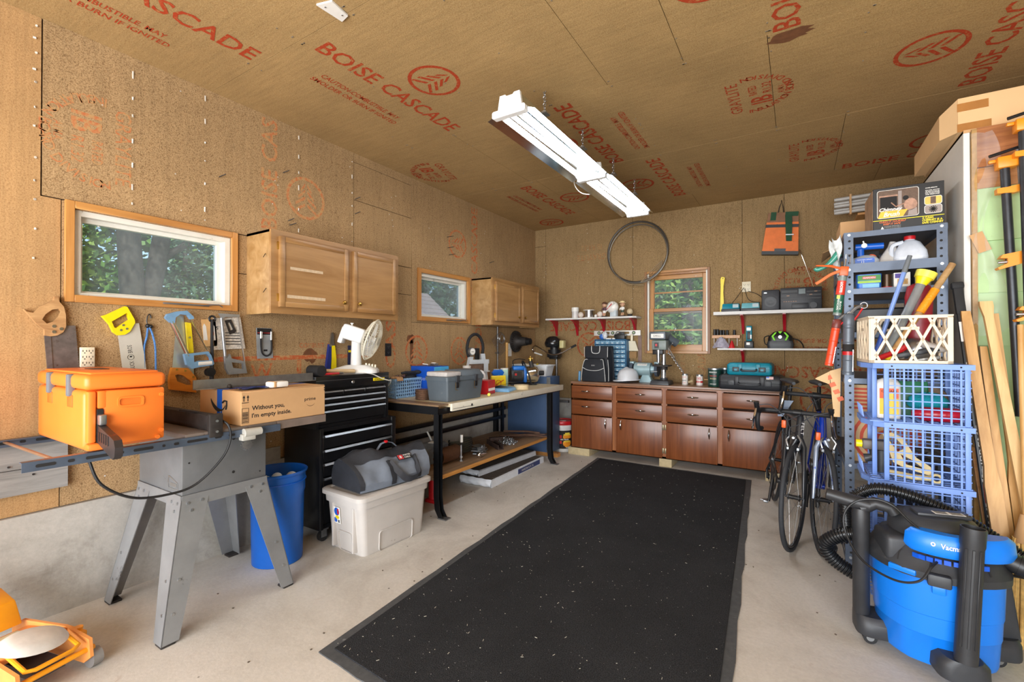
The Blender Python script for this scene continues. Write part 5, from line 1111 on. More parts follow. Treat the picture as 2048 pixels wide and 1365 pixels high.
def tin(name, label, cat, x, y, z, r, h, m, lidm=None, band=None, grp=None, txt=None, rim=True, facing=-32):
    o = T(name, label, cat, tr(x, y, z) @ rotm(z=facing), grp)
    bo=MB().lathe([(r*0.96,0),(r,0.004),(r,h-0.004),(r*0.96,h)]if rim else[(r,0),(r,h)],22).build('body',m,o)
    if lidm:MB().lathe([(r*1.03,h-0.012),(r*1.03,h+0.002),(r*0.9,h+0.004),(0.0,h+0.003)],22).build('lid',lidm,o)
    for(z0,z1,bm)in(band or()):MB().lathe([(r*1.004,z0*h),(r*1.006,z0*h+.001),(r*1.006,z1*h-.001),(r*1.004,z1*h)],22).build('label',bm,o)
    if txt:
        for (s_, zz, hh, tm) in txt:
            vs,fs=text_mesh(s_,None,hh,cx=True,bold=0.02);wmax=max(v[0]for v in vs);sc=min(1,1.0*r/max(1e-6,wmax))
            b=MB();b.add([((r*1.008)*math.sin(v[0]*sc/r),-(r*1.008)*math.cos(v[0]*sc/r),zz*h+v[1])for v in vs],fs);b.build('print',tm,bo)
    return o
tin('brown_jar','brown jar with white cap behind the yellow packet','jar',-2.90,4.12,0.8505,0.04,0.17,mat('brown_glass',(120,70,40),0.25,coat=0.4),WHITE)
tin('brown_jar','dark brown bottle with white cap beside the mint canister','jar',-2.86,4.26,0.8505,0.035,0.18,mat('dark_brown_glass',(86,50,36),0.25,coat=0.4),WHITE)
tin('canister','tall mint-green canister on the bench left of the blue pump','canister',-2.74,4.235,0.8505,0.043,0.195,mat('mint',(182,222,206),0.4),WHITE)
t=T('yellow_packet','yellow snack-style packet standing in front of the mint canister','packet',tr(-2.63,3.95,0.8505)@rotm(z=58))
MB().loft([rr(0.085,0.016,0.01,0),rr(0.085,0.026,0.02,0.05),rr(0.084,0.024,0.02,0.10),rr(0.082,0.004,0.003,0.135)]).build('pouch',mat('pouch_yellow',(236,204,30),0.35,var=0.1,scale=10),t)
b=MB(frame((0,-0.0265,0.06),(1,0,0),(0,0,1),(0,-1,0)));b.torus((-0.01,0,0),0.03,0.003,20,4);b.tube([(-0.06,-0.04,0),(-0.01,0,0),(0.05,0.03,0)],0.004,5);b.build('print',RED,t)
t=T('blue_packet','blue and white packet leaning on top of the yellow packet','packet',tr(-2.66,3.985,0.985)@rotm(z=58,x=0))
MB().loft([rr(0.055,0.012,0.006,0),rr(0.07,0.018,0.01,0.03),rr(0.045,0.004,0.003,0.06)]).build('pouch',mat('pouch_blue',(20,96,190),0.3,wear=(230,230,234),wearamt=0.3,wscale=12),t)
t = T('white_rag', 'crumpled white plastic bag behind the grey tool box corner', 'bag', tr(-2.66, 3.66, 0.8505))
MB().grid(lambda u,v:(0.07*math.cos(2*PI*u)*math.sin(PI*(0.02+.96*v))*(1+.2*math.sin(9*u+7*v)),0.09*math.sin(2*PI*u)*math.sin(PI*(0.02+.96*v))*(1+.2*math.sin(13*u)),0.105-0.10*math.cos(PI*v)+0.012*math.sin(17*u+11*v)*math.sin(PI*v)),20,14).build('film',mat('white_film',(228,228,230),0.35),t)
t = T('red_carton', 'small red and white carton at the right end of the tool box', 'box', tr(-2.47, 3.50, 0.8505) @ rotm(z=10))
bx=MB().box(-0.06,0.06,-0.08,0.08,0,0.125,bev=0.002,seg=1).build('carton',RED,t);MB().box(0.0602,0.061,-0.07,0.07,0.03,0.055).build('white_band',PAPER,bx)
t=T('yellow_cap_bottle','tiny yellow-capped red bottle lying at the bench edge','bottle',tr(-2.335,3.36,0.864)@rotm(z=30))
MB().cyl((0,0,0),(0,0.07,0),0.012,n=12).build('body',RED,t);MB().cyl((0,-0.03,0),(0,0,0),0.013,0.015,12).build('cap',YEL,t)
t=T('saw_blade_pack','light-blue pack with a circular saw blade lying on the bench','saw blade',tr(-2.47,3.80,0.8505)@rotm(z=15))
MB().hexa([(-0.10,-0.13,0),(0.10,-0.13,0),(0.10,0.14,0),(-0.10,0.14,0)],[(-0.085,-0.11,0.035),(0.085,-0.11,0.028),(0.085,0.12,0.03),(-0.085,0.12,0.045)],bev=0.006).build('pack',mat('pack_sky',(126,180,224),0.4,var=0.12,scale=12),t)
b=MB(tr(-0.03,0.0,0.052)@rotm(y=-14));b.prism([[(0.09*math.cos(2*PI*k/48)*(1 if k%2 else.95),0.09*math.sin(2*PI*k/48)*(1 if k%2 else.95))for k in range(48)],[(0.012*math.cos(2*PI*k/12),0.012*math.sin(2*PI*k/12))for k in range(12)]],0,0.002);b.build('blade',IRON,t)
t = T('tape_roll', 'cream roll of masking tape lying behind the saw blade pack', 'tape', tr(-2.40, 4.03, 0.8505))
MB().lathe([(0.04,0),(0.075,0),(0.075,0.045),(0.04,0.045),(0.04,0)],32).build('roll',mat('masking_tape',(222,202,160),0.6),t)
# pump
t=T('water_pump','blue and black water pump with polished steel housing on the bench','pump',tr(-2.64,4.50,0.8505)@rotm(z=42))
MB().cyl((-0.16, 0, 0.115), (0.01, 0, 0.115), 0.078, n=28).build('motor', DGREY, t)
MB().box(-0.14,0.012,-0.06,0.06,0.165,0.215,bev=0.015,seg=3).build('terminal_box',mat('pump_blue',(20,110,200),0.4),t);MB().box(-0.02,0.014,-0.084,0.084,0.03,0.20,bev=0.01).build('flange',mat('pump_blue2',(20,100,186),0.4),t)
MB().lathe([(0.0,0.0),(0.088,0.0),(0.092,0.02),(0.092,0.10),(0.085,0.13),(0.06,0.15),(0.03,0.155),(0.0,0.156)],32,M=frame((0.014,0,0.115),(0,1,0),(0,0,1),(1,0,0))).build('housing',mat('polished_steel',(206,204,196),0.18,1.0,var=0.12,scale=10),t)
MB().cyl((0.165,0,0.13),(0.225,0,0.13),0.027,n=18).build('inlet',BLACK,t);MB().cyl((0.09,0,0.20),(0.07,0,0.27),0.028,0.022,16).build('outlet',IRON,t)
MB().cyl((0.07,0,0.27),(0.07,0,0.30),0.018,n=12).cyl((0.04,0,0.295),(0.10,0,0.295),0.012,n=10).sphere((0.07,0.0,0.315),0.014).build('brass_valve',BRASS,t)
for s in (-1, 1): MB().tube([(-0.17, s * 0.075, 0.01), (0.13, s * 0.075, 0.01)], 0.009, 8).build('skid', BLACK, t)
MB().tube(smooth_pts([(0.06,-0.09,0.01),(0.03,-0.095,0.12),(-0.01,-0.06,0.24),(-0.02,0.0,0.265),(-0.01,0.06,0.24),(0.03,0.095,0.12),(0.06,0.09,0.01)]),0.010,8).build('carry_handle',BLACK,t)
pl=MB(frame((-0.09,-0.079,0.115),(1,0,0),(0,0.0,1),(0,-1,0))).box(-0.045,0.045,-0.04,0.04,0,0.003,bev=0.001,seg=1).build('plate',BLACK,t);MB(frame((-0.09,-0.0825,0.115),(1,0,0),(0,0,1),(0,-1,0))).box(-0.035,-0.012,-0.005,0.02,0,0.0006).build('mark',RED,pl)
MB().tube(smooth_pts([(-0.12,0.03,0.215),(-0.12,0.06,0.27),(-0.05,0.08,0.29),(0.02,0.05,0.28)]),0.005,6).build('cord',CORD,t)
# white tub on the blue cabinet
t = T('plastic_tub', 'white plastic tub of yellow parts on the blue-grey cabinet', 'tub', tr(-2.735, 4.885, 0.9305))
MB().loft([rr(0.21,0.09,0.02,0),rr(0.235,0.105,0.025,0.12),rr(0.25,0.115,0.025,0.122),rr(0.25,0.115,0.025,0.134),rr(0.232,0.10,0.02,0.134),rr(0.21,0.085,0.02,0.03)]).build('tub',mat('tub_white',(220,224,228),0.4,var=0.06),t)
b = MB()
for k in range(12):b.box(-0.02,0.05,-0.012,0.012,0,0.012,k%3,bev=0.003,M=tr(random.uniform(-0.16,0.16),random.uniform(-0.06,0.06),0.118)@rotm(z=random.uniform(0,180),y=random.uniform(-25,25)))
b.build('contents', [YEL, CARD, mat('amber', (196, 130, 50), 0.5)], t)
# engine with handlebars behind the tub
t = T('auger_engine', 'small black engine with chrome handlebars behind the white tub', 'engine', tr(-2.66, 5.30, 1.12))
b=MB();b.cyl((0.03,0,-0.52),(0.03,0,0.08),0.016,n=12);b.box(-0.2,0.2,-0.02,0.02,-0.55,-0.52);b.build('shaft',DULL,t)
MB().cyl((0,0,0.04),(0,0,0.12),0.075,0.085,20).box(-0.07,0.08,-0.08,0.06,0.02,0.07,bev=0.012).build('gearbox',BLACK,t);MB().lathe([(0.085,0.0),(0.105,0.02),(0.11,0.06),(0.09,0.11),(0.05,0.14),(0.0,0.145)],24,M=tr(-0.02,0,0.15)).build('shroud',mat('engine_black',(22,24,28),0.25,coat=0.5),t)
MB().cyl((0,0,0.11),(0,0,0.16),0.055,n=16).build('neck',BLACK,t);MB().box(0.09,0.15,-0.05,0.03,0.14,0.24,bev=0.012).build('fuel_tank',mat('tank_cream',(206,196,140),0.4),t)
MB().tube(smooth_pts([(-0.26,-0.06,0.08),(-0.29,-0.06,0.13),(-0.22,-0.08,0.165),(-0.03,-0.10,0.07),(0.10,-0.10,0.065),(0.30,-0.07,0.165)],6),0.011,10).build('handlebar',CHROME,t)
MB().cyl((0.27,-0.075,0.15),(0.33,-0.066,0.18),0.014,n=10).build('grip',RUBBER,t);MB().tube([(-0.26,-0.06,0.08),(-0.14,-0.08,0.05)],0.010,8).build('lower_bar',WHITE,t)
MB().box(-0.05, 0.06, -0.06, 0.06, 0.0, 0.035, bev=0.008).build('lower_cap', BLACK, t)
# --- lower shelf
t = T('copper_pipe', 'short brown pipe elbow lying open end out on the lower shelf', 'pipe', tr(-2.58, 3.00, 0.289))
b=MB();b.lathe([(0.06,0),(0.066,0),(0.066,0.24),(0.06,0.24),(0.06,0)],28,M=frame((0,0.10,0.067),(-1,0,0),(0,0,1),(0,-1,0))@tr(0,0,-0.10));b.box(-0.02,0.02,-0.08,0.0,0.0,0.02);b.build('pipe',mat('brown_iron',(120,86,66),0.55,0.5,var=0.2,scale=20),t)
t = T('folded_tarp', 'grey folded tarp with a white tag on top of the brown pipe', 'tarp', tr(-2.70, 3.02, 0.289))
MB().loft([rr(0.06,0.14,0.02,0.0),rr(0.065,0.15,0.03,0.10),rr(0.09,0.13,0.03,0.15),rr(0.05,0.09,0.03,0.17)]).build('cloth',mat('tarp_grey',(112,118,126),0.6,var=0.2,scale=20),t);MB().box(-0.02,0.05,-0.05,0.03,0.17,0.173,M=rotm(z=20)).build('tag',PAPER,t)
t = T('long_bolt', 'tall galvanized bolt standing upright on the lower shelf', 'bolt', tr(-2.50, 3.17, 0.289))
MB().cyl((0,0,0.0),(0,0,0.008),0.02,n=6).cyl((0,0,0.008),(0,0,0.14),0.009,n=10).cyl((0,0,0.03),(0,0,0.045),0.016,n=6).build('bolt',GALV,t);MB().cyl((-0.01,0.02,0.16),(-0.01,0.02,0.225),0.013,n=10).build('white_stub',WHITE,t)
MB().cyl((-0.01, 0.02, 0.0), (-0.01, 0.02, 0.16), 0.006, n=8).build('rod', IRON, t)
t = T('chalk_stick', 'small white stick leaning behind the brown pipe', 'stick', tr(-2.80, 3.22, 0.289))
MB().cyl((0.0, 0, 0), (-0.05, -0.10, 0.23), 0.008, n=8).build('stick', WHITE, t)
t=T('jumper_cables','dark coiled webbing strap on the lower shelf behind the galvanized brackets','strap',tr(-2.70,3.42,0.289))
b = MB()
for k in range(6):b.tube(smooth_pts([(-0.06,-0.10,0.02+k*.02),(0.0,-0.13-.004*k,0.02+k*.02),(0.07,-0.02,0.022+k*.02),(0.03,0.12,0.02+k*.02),(-0.06,0.08,0.02+k*.02)]),0.010,6)
b.build('webbing', mat('webbing_dark', (60, 58, 48), 0.8, var=0.3, scale=80), t)
t = T('steel_brackets', 'pile of galvanized brackets at the front of the lower shelf', 'brackets', tr(-2.53, 3.45, 0.289))
b = MB()
for k in range(6):b.box(-0.05,0.06,-0.045,0.045,0,0.004,bev=0,M=tr(random.uniform(-.02,.02),random.uniform(-.03,.05),0.002+k*0.014)@rotm(z=random.uniform(-30,30),x=random.uniform(-4,4))).box(0.055,0.06,-0.04,0.04,0,0.02,M=tr(0,0.0,0.004+k*0.013)@rotm(z=random.uniform(-30,30)))
b.build('brackets', GALV, t, 'stuff'); 
t = T('hitch_ball', 'shiny trailer hitch ball lying at the shelf front edge', 'hitch ball', tr(-2.43, 3.34, 0.289))
MB().sphere((0,0,0.027),0.027).cyl((0.0,0.02,0.026),(0,0.06,0.024),0.02,n=14).cyl((0,0.06,0.024),(0,0.10,0.02),0.012,n=10).build('ball',CHROME,t)
t = T('channel_iron', 'dark rusty length of channel iron beside the chain pile', 'iron bar', tr(-2.57, 3.80, 0.289) @ rotm(z=-35))
b=MB();b.box(-0.16,0.16,-0.03,-0.022,0,0.045).box(-0.16,0.16,0.022,0.03,0,0.045).box(-0.16,0.16,-0.022,0.022,0,0.008);b.box(0.10,0.24,-0.02,0.02,0.03,0.07,M=rotm(z=90)@tr(-0.12,0.1,0));b.build('channel',mat('rust_dark',(62,46,40),0.7,0.3,var=0.3,scale=20),t)
t = T('steel_chain', 'heap of bright galvanized chain on the lower shelf', 'chain', tr(-2.545, 3.98, 0.289))
b = MB(); ring = []
for k in range(130):
    a=random.uniform(0,2*PI);r_=0.10*math.sqrt(random.random());M_=tr(r_*math.cos(a),1.25*r_*math.sin(a),0.008+random.random()*0.075*(1-r_/0.11))@rotm(random.uniform(0,180),random.uniform(0,180),random.uniform(0,180))
    b.tube([(0.012*math.cos(2*PI*j/8),0.0075*math.sin(2*PI*j/8),0)for j in range(8)],0.0026,5,closed=True,M=M_)
b.build('links', GALV, t)
t = T('pry_bars', 'bundle of rusty iron bars sticking out past the shelf end', 'iron bars', tr(-2.56, 4.30, 0.289))
b=MB();b.tube([(-0.12,-0.25,0.05),(0.05,0.0,0.04),(0.24,0.13,0.015)],0.010,8).tube([(-0.16,-0.15,0.03),(0.02,0.08,0.03),(0.20,0.16,0.03),(0.21,0.19,0.03)],0.009,8).tube([(-0.2,-0.05,0.06),(0.0,0.12,0.05),(0.14,0.16,0.04)],0.012,8).tube([(-0.15,-0.3,0.02),(-0.02,-0.02,0.02),(0.1,0.1,0.02)],0.012,8);b.build('bars',mat('rust_bars',(96,70,56),0.6,0.4,var=0.3,scale=20),t,'stuff')
# --- under the bench
t = T('bottle_jack', 'red bottle jack standing behind the left bench leg', 'jack', tr(-2.58, 2.90, 0.0))
MB().box(-0.05,0.05,-0.05,0.05,0,0.03,bev=0.006).cyl((0,0,0.03),(0,0,0.19),0.04,n=18).cyl((0.035,0.03,0.03),(0.035,0.03,0.12),0.016,n=12).build('body',RED,t);MB().cyl((0,0,0.19),(0,0,0.24),0.018,n=12).build('ram',RED,t)
SHW=mat('shingle_wrap',(214,218,224),0.4,var=0.08,scale=14,wear=(60,70,100),wearamt=0.14,wscale=18);SHG=mat('shingle_grit',(96,88,80),0.95,var=0.25,scale=60,bump=0.4,bscale=200)
def bundle(label, cx, cy, z, L, w, h, rz, blue, tilt=0):
    o = T('shingle_bundle', label, 'shingles', tr(cx, cy, z) @ rotm(z=rz, x=tilt))
    for k in range(4):MB().box(-w/2+random.uniform(0,.01),w/2-random.uniform(0,.01),-L/2,L/2,k*h/4,(k+1)*h/4-.001).build('shingle',SHG,o)
    b=MB();b.hexa([(w/2,-L/2-0.01,0.0),(w/2+0.008,-L/2-0.01,0.0),(w/2+0.008,L/2,0),(w/2,L/2,0)],[(w/2-0.01,-L/2-0.01,h+.006),(w/2+0.005,-L/2-0.01,h),(w/2+0.005,L/2,h),(w/2-0.01,L/2,h+.004)])
    b.grid(lambda u,v:(-w/2+(w+.01)*u,-L/2-0.014-0.022*math.sin(PI*v)+0.006*math.sin(23*u+5*v),h*1.15*v+0.004),18,6);b.build('wrapper',SHW,o)
    if blue:
        pn=MB().box(w/2+0.0082,w/2+0.0095,-0.05,L/2-0.10,0.006,h-0.006).build('printed_panel',mat('navy_print',(40,56,110),0.4),o)
        bb=MB(frame((w/2+0.0102,0.02,h*0.32),(0,1,0),(0,0,1),(1,0,0)));lettering(bb,'HARDROCK XL',tr(),0.26,h*0.36,shear=0.2);bb.build('print',WHITE,pn)
    return o
bundle('white-wrapped shingle bundle with navy printed side, lower of the two', -2.56, 3.98, 0.0, 1.05, 0.34, 0.06, 1.5, True)
bundle('shingle bundle lying on the printed one, upper of the two', -2.68, 4.02, 0.064, 1.0, 0.30, 0.045, -3, False)
# bucket in the corner
t = T('oil_bucket', 'white bucket with red lid and sunset label in the corner', 'bucket', tr(-2.49, 5.17, 0) @ rotm(z=24))
bo=MB().lathe([(0.125,0),(0.128,0.004),(0.138,0.30),(0.146,0.302),(0.146,0.335),(0.14,0.34)],36).build('body',mat('bucket_white',(226,226,222),0.4),t)
MB().lathe([(0.148,0.325),(0.152,0.33),(0.152,0.362),(0.146,0.372),(0.125,0.372),(0.12,0.364),(0.0,0.362)],36).build('lid',RED,t)
lb=MB();LM=[INKBLACK,mat('label_red',(196,30,34),0.4),mat('label_orange',(240,150,40),0.4),mat('label_yellow',(240,210,70),0.4),WHITE]
def band(z0, z1, a0, a1, m, e=0.0):
    n = 14; vs = []; fs = []
    for k in range(n + 1):
        a = rad(a0 + (a1 - a0) * k / n)
        for z in (z0, z1): r_ = 0.1285 + 0.0098 * (z / 0.30) + 0.0012 + e; vs.append((r_ * math.sin(a), -r_ * math.cos(a), z))
    for k in range(n): fs.append((2 * k, 2 * k + 2, 2 * k + 3, 2 * k + 1))
    lb.add(vs, fs, m, True)
band(0.04, 0.26, -75, 75, 0); band(0.165, 0.205, -75, 0, 1, .0004); band(0.10, 0.135, -75, 0, 1, .0004)
for cz, r_ in ((0.185, 0.05), (0.105, 0.045)):
    for k in range(6):band(cz-r_+k*r_/3,cz-r_+(k+1)*r_/3,30-24*math.sqrt(max(.05,1-((k-2.5)/3)**2)),30+24*math.sqrt(max(.05,1-((k-2.5)/3)**2)),2 if k<4 else 3,.0008)
band(0.14, 0.165, -40, 70, 0, .0012)
def wraptxt(s, a, z, h, w):
    vs,fs=text_mesh(s,w,h,cx=True,bold=0.03);r_=0.1365;lb.add([((r_)*math.sin(rad(a)+v[0]/r_),-(r_)*math.cos(rad(a)+v[0]/r_),z+v[1])for v in vs],fs,4)
wraptxt('CASE', -35, 0.235, 0.022, 0.05); wraptxt('HY-TRAN', 15, 0.152, 0.017, 0.10); wraptxt('Premium', 35, 0.055, 0.014, 0.06)
lb.build('label', LM, t); MB().box(-0.02, 0.05, -0.05, -0.01, 0.364, 0.366).build('lid_sticker', PAPER, t)

# ------------------------------------------------------------------ floor mat
t = T('floor_mat', 'large charcoal floor mat with worn grey rubber edges and wood chips', 'mat', tr(-1.1, 3.0, 0))
P = [(-1.729 + 1.1, 1.223 - 3), (-0.173 + 1.1, 1.14 - 3), (-0.382 + 1.1, 4.957 - 3), (-1.958 + 1.1, 4.998 - 3)]
def inset(P, d):
    c=(sum(p[0]for p in P)/4,sum(p[1]for p in P)/4);return[(p[0]+d*(1 if p[0]<c[0]else-1),p[1]+d*(1 if p[1]<c[1]else-1))for p in P]
def wavy(P, n=24, a=0.006):
    out = []
    for i in range(4):
        p, q = P[i], P[(i + 1) % 4]; L = math.hypot(q[0] - p[0], q[1] - p[1]); nx, ny = (q[1] - p[1]) / L, -(q[0] - p[0]) / L
        for k in range(n):f=k/n;d=a*math.sin(k*2.1+i)*math.sin(PI*f);out.append((p[0]+(q[0]-p[0])*f+nx*d,p[1]+(q[1]-p[1])*f+ny*d))
    return out
MB().prism([wavy(P)],0.0005,0.006).build('rubber_border',mat('mat_rubber',(74,76,78),0.7,var=0.2,scale=30,wear=(120,122,124),wearamt=0.2,wscale=14),t)
def pilemat():
    m, nt, b = newmat('mat_pile'); tc = N(nt, 'ShaderNodeTexCoord')
    n1 = N(nt, 'ShaderNodeTexNoise', Scale=240.0, Detail=3.0); nt.links.new(tc.outputs['Object'], n1.inputs['Vector'])
    n2=N(nt,'ShaderNodeTexNoise',Scale=2.2,Detail=6.0,Roughness=0.65);nt.links.new(tc.outputs['Object'],n2.inputs['Vector'])
    n3 = N(nt, 'ShaderNodeTexNoise', Scale=110.0, Detail=2.0); nt.links.new(tc.outputs['Object'], n3.inputs['Vector'])
    r=ramp(nt,n1.outputs['Fac'],[(0.3,lin((30,31,33))),(0.7,lin((66,67,70)))]);r2=ramp(nt,n2.outputs['Fac'],[(0.3,g(0.72)),(0.7,g(1.0))])
    c=mixc(nt,1.0,r.outputs[0],r2.outputs[0],'MULTIPLY');r3=ramp(nt,n3.outputs['Fac'],[(0.735,g(0)),(0.76,g(1))]);c=mixc(nt,r3.outputs[0],c,lin((150,150,150)))
    nt.links.new(c,b.inputs['Base Color']);b.inputs['Roughness'].default_value=0.97;b.inputs['Specular IOR Level'].default_value=0.1
    bu=N(nt,'ShaderNodeBump',Strength=0.6,Distance=0.004);nt.links.new(n1.outputs['Fac'],bu.inputs['Height']);nt.links.new(bu.outputs[0],b.inputs['Normal']);return m
MB().prism([inset(P, 0.045)], 0.006, 0.012).build('pile', pilemat(), t)
b = MB()
for k in range(300):
    u,v=random.random(),random.random();v=v**1.3;x=(P[0][0]*(1-u)+P[1][0]*u)*(1-v)+(P[3][0]*(1-u)+P[2][0]*u)*v;y=(P[0][1]*(1-u)+P[1][1]*u)*(1-v)+(P[3][1]*(1-u)+P[2][1]*u)*v
    L=random.choice((0.0012,0.0015,0.002,0.003,0.006));b.box(-L,L,-0.0008,0.0008,0,0.0015,M=tr(x*.95,y*.96,0.0122)@rotm(z=random.uniform(0,180)))
b.build('debris', mat('wood_chip', (196, 190, 174), 0.8, var=0.2), t)
b = MB()
for k in range(120):b.box(-0.004,0.004,-0.003,0.003,0,0.003,M=tr(random.uniform(-2.6,0.9),random.uniform(0.7,4.9),0.0)@rotm(z=random.uniform(0,180)))
tag(b.build('floor_grit',mat('grit',(96,84,72),0.9)),'scattered grit and crumbs on the concrete floor','debris')['kind']='stuff'

# ------------------------------------------------------------------ base cabinets on the back wall
WAL=wood('walnut_front',(104,52,22),(142,80,40),0.38,(1.3,26,26),coat=0.3,axis='Z');WALX=wood('walnut_drawer',(106,54,24),(144,82,42),0.38,(1.3,26,26),coat=0.3,axis='X');WALF=wood('walnut_frame',(126,68,28),(166,100,50),0.4,(1.3,24,24),coat=0.25,axis='Z')
t = T('base_cabinet', 'long walnut base cabinet with eight drawers and four doors on wood blocks', 'cabinet', tr(-1.208, 5.27, 0))
x0, x1, yf, yb = -1.094, 1.094, -0.24, 0.235; zb, zt = 0.085, 0.842
MB().box(x0,x0+0.02,yf,yb,zb,zt).box(x1-0.02,x1,yf,yb,zb,zt).box(x0,x1,yb-0.012,yb,zb,zt).box(x0,x1,yf,yb,zb,zb+0.02).build('carcass',WALF,t)
MB().box(x0-0.004,x1+0.004,yf-0.006,yb,zt,0.868,bev=0.003).build('top',wood('cabinet_top_wood',(120,84,62),(156,118,92),0.35,(1.3,18,18),coat=0.25,axis='X'),t)
cols = [(-1.082, -0.582), (-0.537, -0.027), (0.013, 0.518), (0.563, 1.068)]
holes = [(a + .01, c - .01, 0.10, 0.83) for a, c in cols]; b = MB()
for (p0, p1, q0, q1) in cells([(x0, x1, zb, zt)], holes): b.box(p0, p1, yf, yf + 0.018, q0, q1)
b.build('face_frame', WALF, t)
HAN = mat('pull_chrome', (206, 206, 204), 0.2, 1.0, var=0.1)
def pull(par, M): 
    b=MB(M);b.tube([(-0.056,0,0.003),(-0.045,0,0.014),(-0.02,0,0.024),(0,0,0.027),(0.02,0,0.024),(0.045,0,0.014),(0.056,0,0.003)],[0.003,0.0055,0.0075,0.009,0.0075,0.0055,0.003],8);b.build('handle',HAN,par)
FM = lambda x, z: frame((x, yf - 0.016, z), (1, 0, 0), (0, 0, 1), (0, -1, 0))
for i, (a, c) in enumerate(cols):
    for (z0, z1) in ((0.674, 0.820), (0.485, 0.652)):
        d=MB().box(a,c,yf-0.016,yf+0.002,z0,z1,bev=0.0035).build('drawer',WALX,t);pull(d,FM((a+c)/2+(-0.09 if i==0 else 0.0)+0.02,(z0+z1)/2+0.012))
    d = MB().box(a, c, yf - 0.016, yf + 0.002, 0.094, 0.472, bev=0.0035).build('door', WAL, t)
    hx = c - 0.075 if i % 2 == 0 else a + 0.06; pull(d, FM(hx, 0.40) @ rotm(z=90))
    if i in (1, 2):
        for hz in(0.42,0.17):xh=c+0.008 if i==1 else a-0.008;MB().box(xh-0.008,xh+0.008,yf-0.012,yf+0.001,hz-0.028,hz+0.028,bev=0.002).build('hinge',mat('hinge_dull',(150,140,112),0.4,0.7),d)
for(a,c)in((-1.13,-0.86),(-0.06,0.07),(0.94,1.12)):MB().box(a,c,yf-0.01,0.20,0.0,0.084,bev=0.003).build('wood_block',mat('weathered_pine',(188,170,132),0.8,var=0.15,scale=20),t)

# ------------------------------------------------------------------ things on the base cabinet
ZC_ = 0.8685
def cyl_thing(name, label, cat, x, y, r, h, m, lean=0):
    o=T(name,label,cat,tr(x,y,ZC_)@rotm(y=lean));MB().lathe([(r*.9,0),(r,0.004),(r,h-.004),(r*.9,h)],16).build('tube',m,o);MB().cyl((0,0,h),(0,0,h+0.002),r*.7,n=14).build('end',INKBLACK,o);return o
cyl_thing('paint_marker','pale blue tube standing at the left end of the walnut cabinet','tube',-2.262,5.18,0.015,0.115,mat('tube_sky',(96,150,190),0.4),3)
cyl_thing('paint_marker','taller dark teal tube beside the black soft cooler','tube',-2.225,5.22,0.013,0.165,mat('tube_teal',(20,120,110),0.4),4)
t=T('soft_cooler','black soft-sided cooler with white piping and dome handle on the cabinet','cooler bag',tr(-2.03,5.24,ZC_)@rotm(z=-6))
NYL = mat('nylon_black', (28, 31, 38), 0.7, var=0.2, bump=0.1, bscale=200); PIP = mat('piping_white', (206, 206, 204), 0.5)
MB().loft([rr(0.165,0.095,0.03,0),rr(0.17,0.10,0.035,0.02),rr(0.155,0.09,0.03,0.25),rr(0.15,0.085,0.03,0.27),rr(0.155,0.085,0.02,0.30),rr(0.155,0.08,0.02,0.41),rr(0.15,0.07,0.02,0.42)]).build('body',NYL,t)
MB().loft([[(p[0],p[1]-0.118,z)for p in rrect(-w_,w_,-d_,d_,0.02)]for(w_,d_,z)in((0.155,0.03,0.005),(0.16,0.036,0.06),(0.145,0.034,0.18),(0.13,0.02,0.255),(0.12,0.006,0.275))]).build('pocket',NYL,t)
b = MB(); yq = -0.156
b.tube(smooth_pts([(-0.158,yq,0.01),(-0.15,yq,0.10),(-0.135,yq+.004,0.20),(-0.11,yq+.02,0.262),(-0.04,yq+.028,0.245),(0.04,yq+.028,0.245),(0.11,yq+.02,0.262),(0.135,yq+.004,0.20),(0.15,yq,0.10),(0.158,yq,0.01)],6),0.0035,6)
b.tube(smooth_pts([(-0.14,yq,0.165),(-0.06,yq-.002,0.135),(0.06,yq-.002,0.135),(0.14,yq,0.165)],6),0.0035,6).tube([(-0.152,-0.086,0.29),(-0.154,-0.084,0.41)],0.0035,6).tube([(0.152,-0.086,0.29),(0.154,-0.084,0.41)],0.0035,6)
b.tube([(0.168, -0.09, 0.01), (0.165, -0.085, 0.15), (0.152, -0.08, 0.26)], 0.0035, 6)
b.tube(smooth_pts([(-0.055,-0.09,0.42),(-0.052,-0.092,0.36),(-0.03,-0.092,0.335),(0.03,-0.092,0.335),(0.052,-0.092,0.36),(0.055,-0.09,0.42)],5),0.005,6);b.build('piping',PIP,t)
MB().box(-0.022, 0.022, yq - 0.004, yq + 0.004, 0.185, 0.20).build('name_tag', GALV, t)
MB().tube(smooth_pts([(0.15,0.0,0.40),(0.18,-0.02,0.34),(0.19,-0.01,0.20),(0.185,0.0,0.05),(0.17,0.02,0.015)],6),0.011,6).build('shoulder_strap',NYL,t)
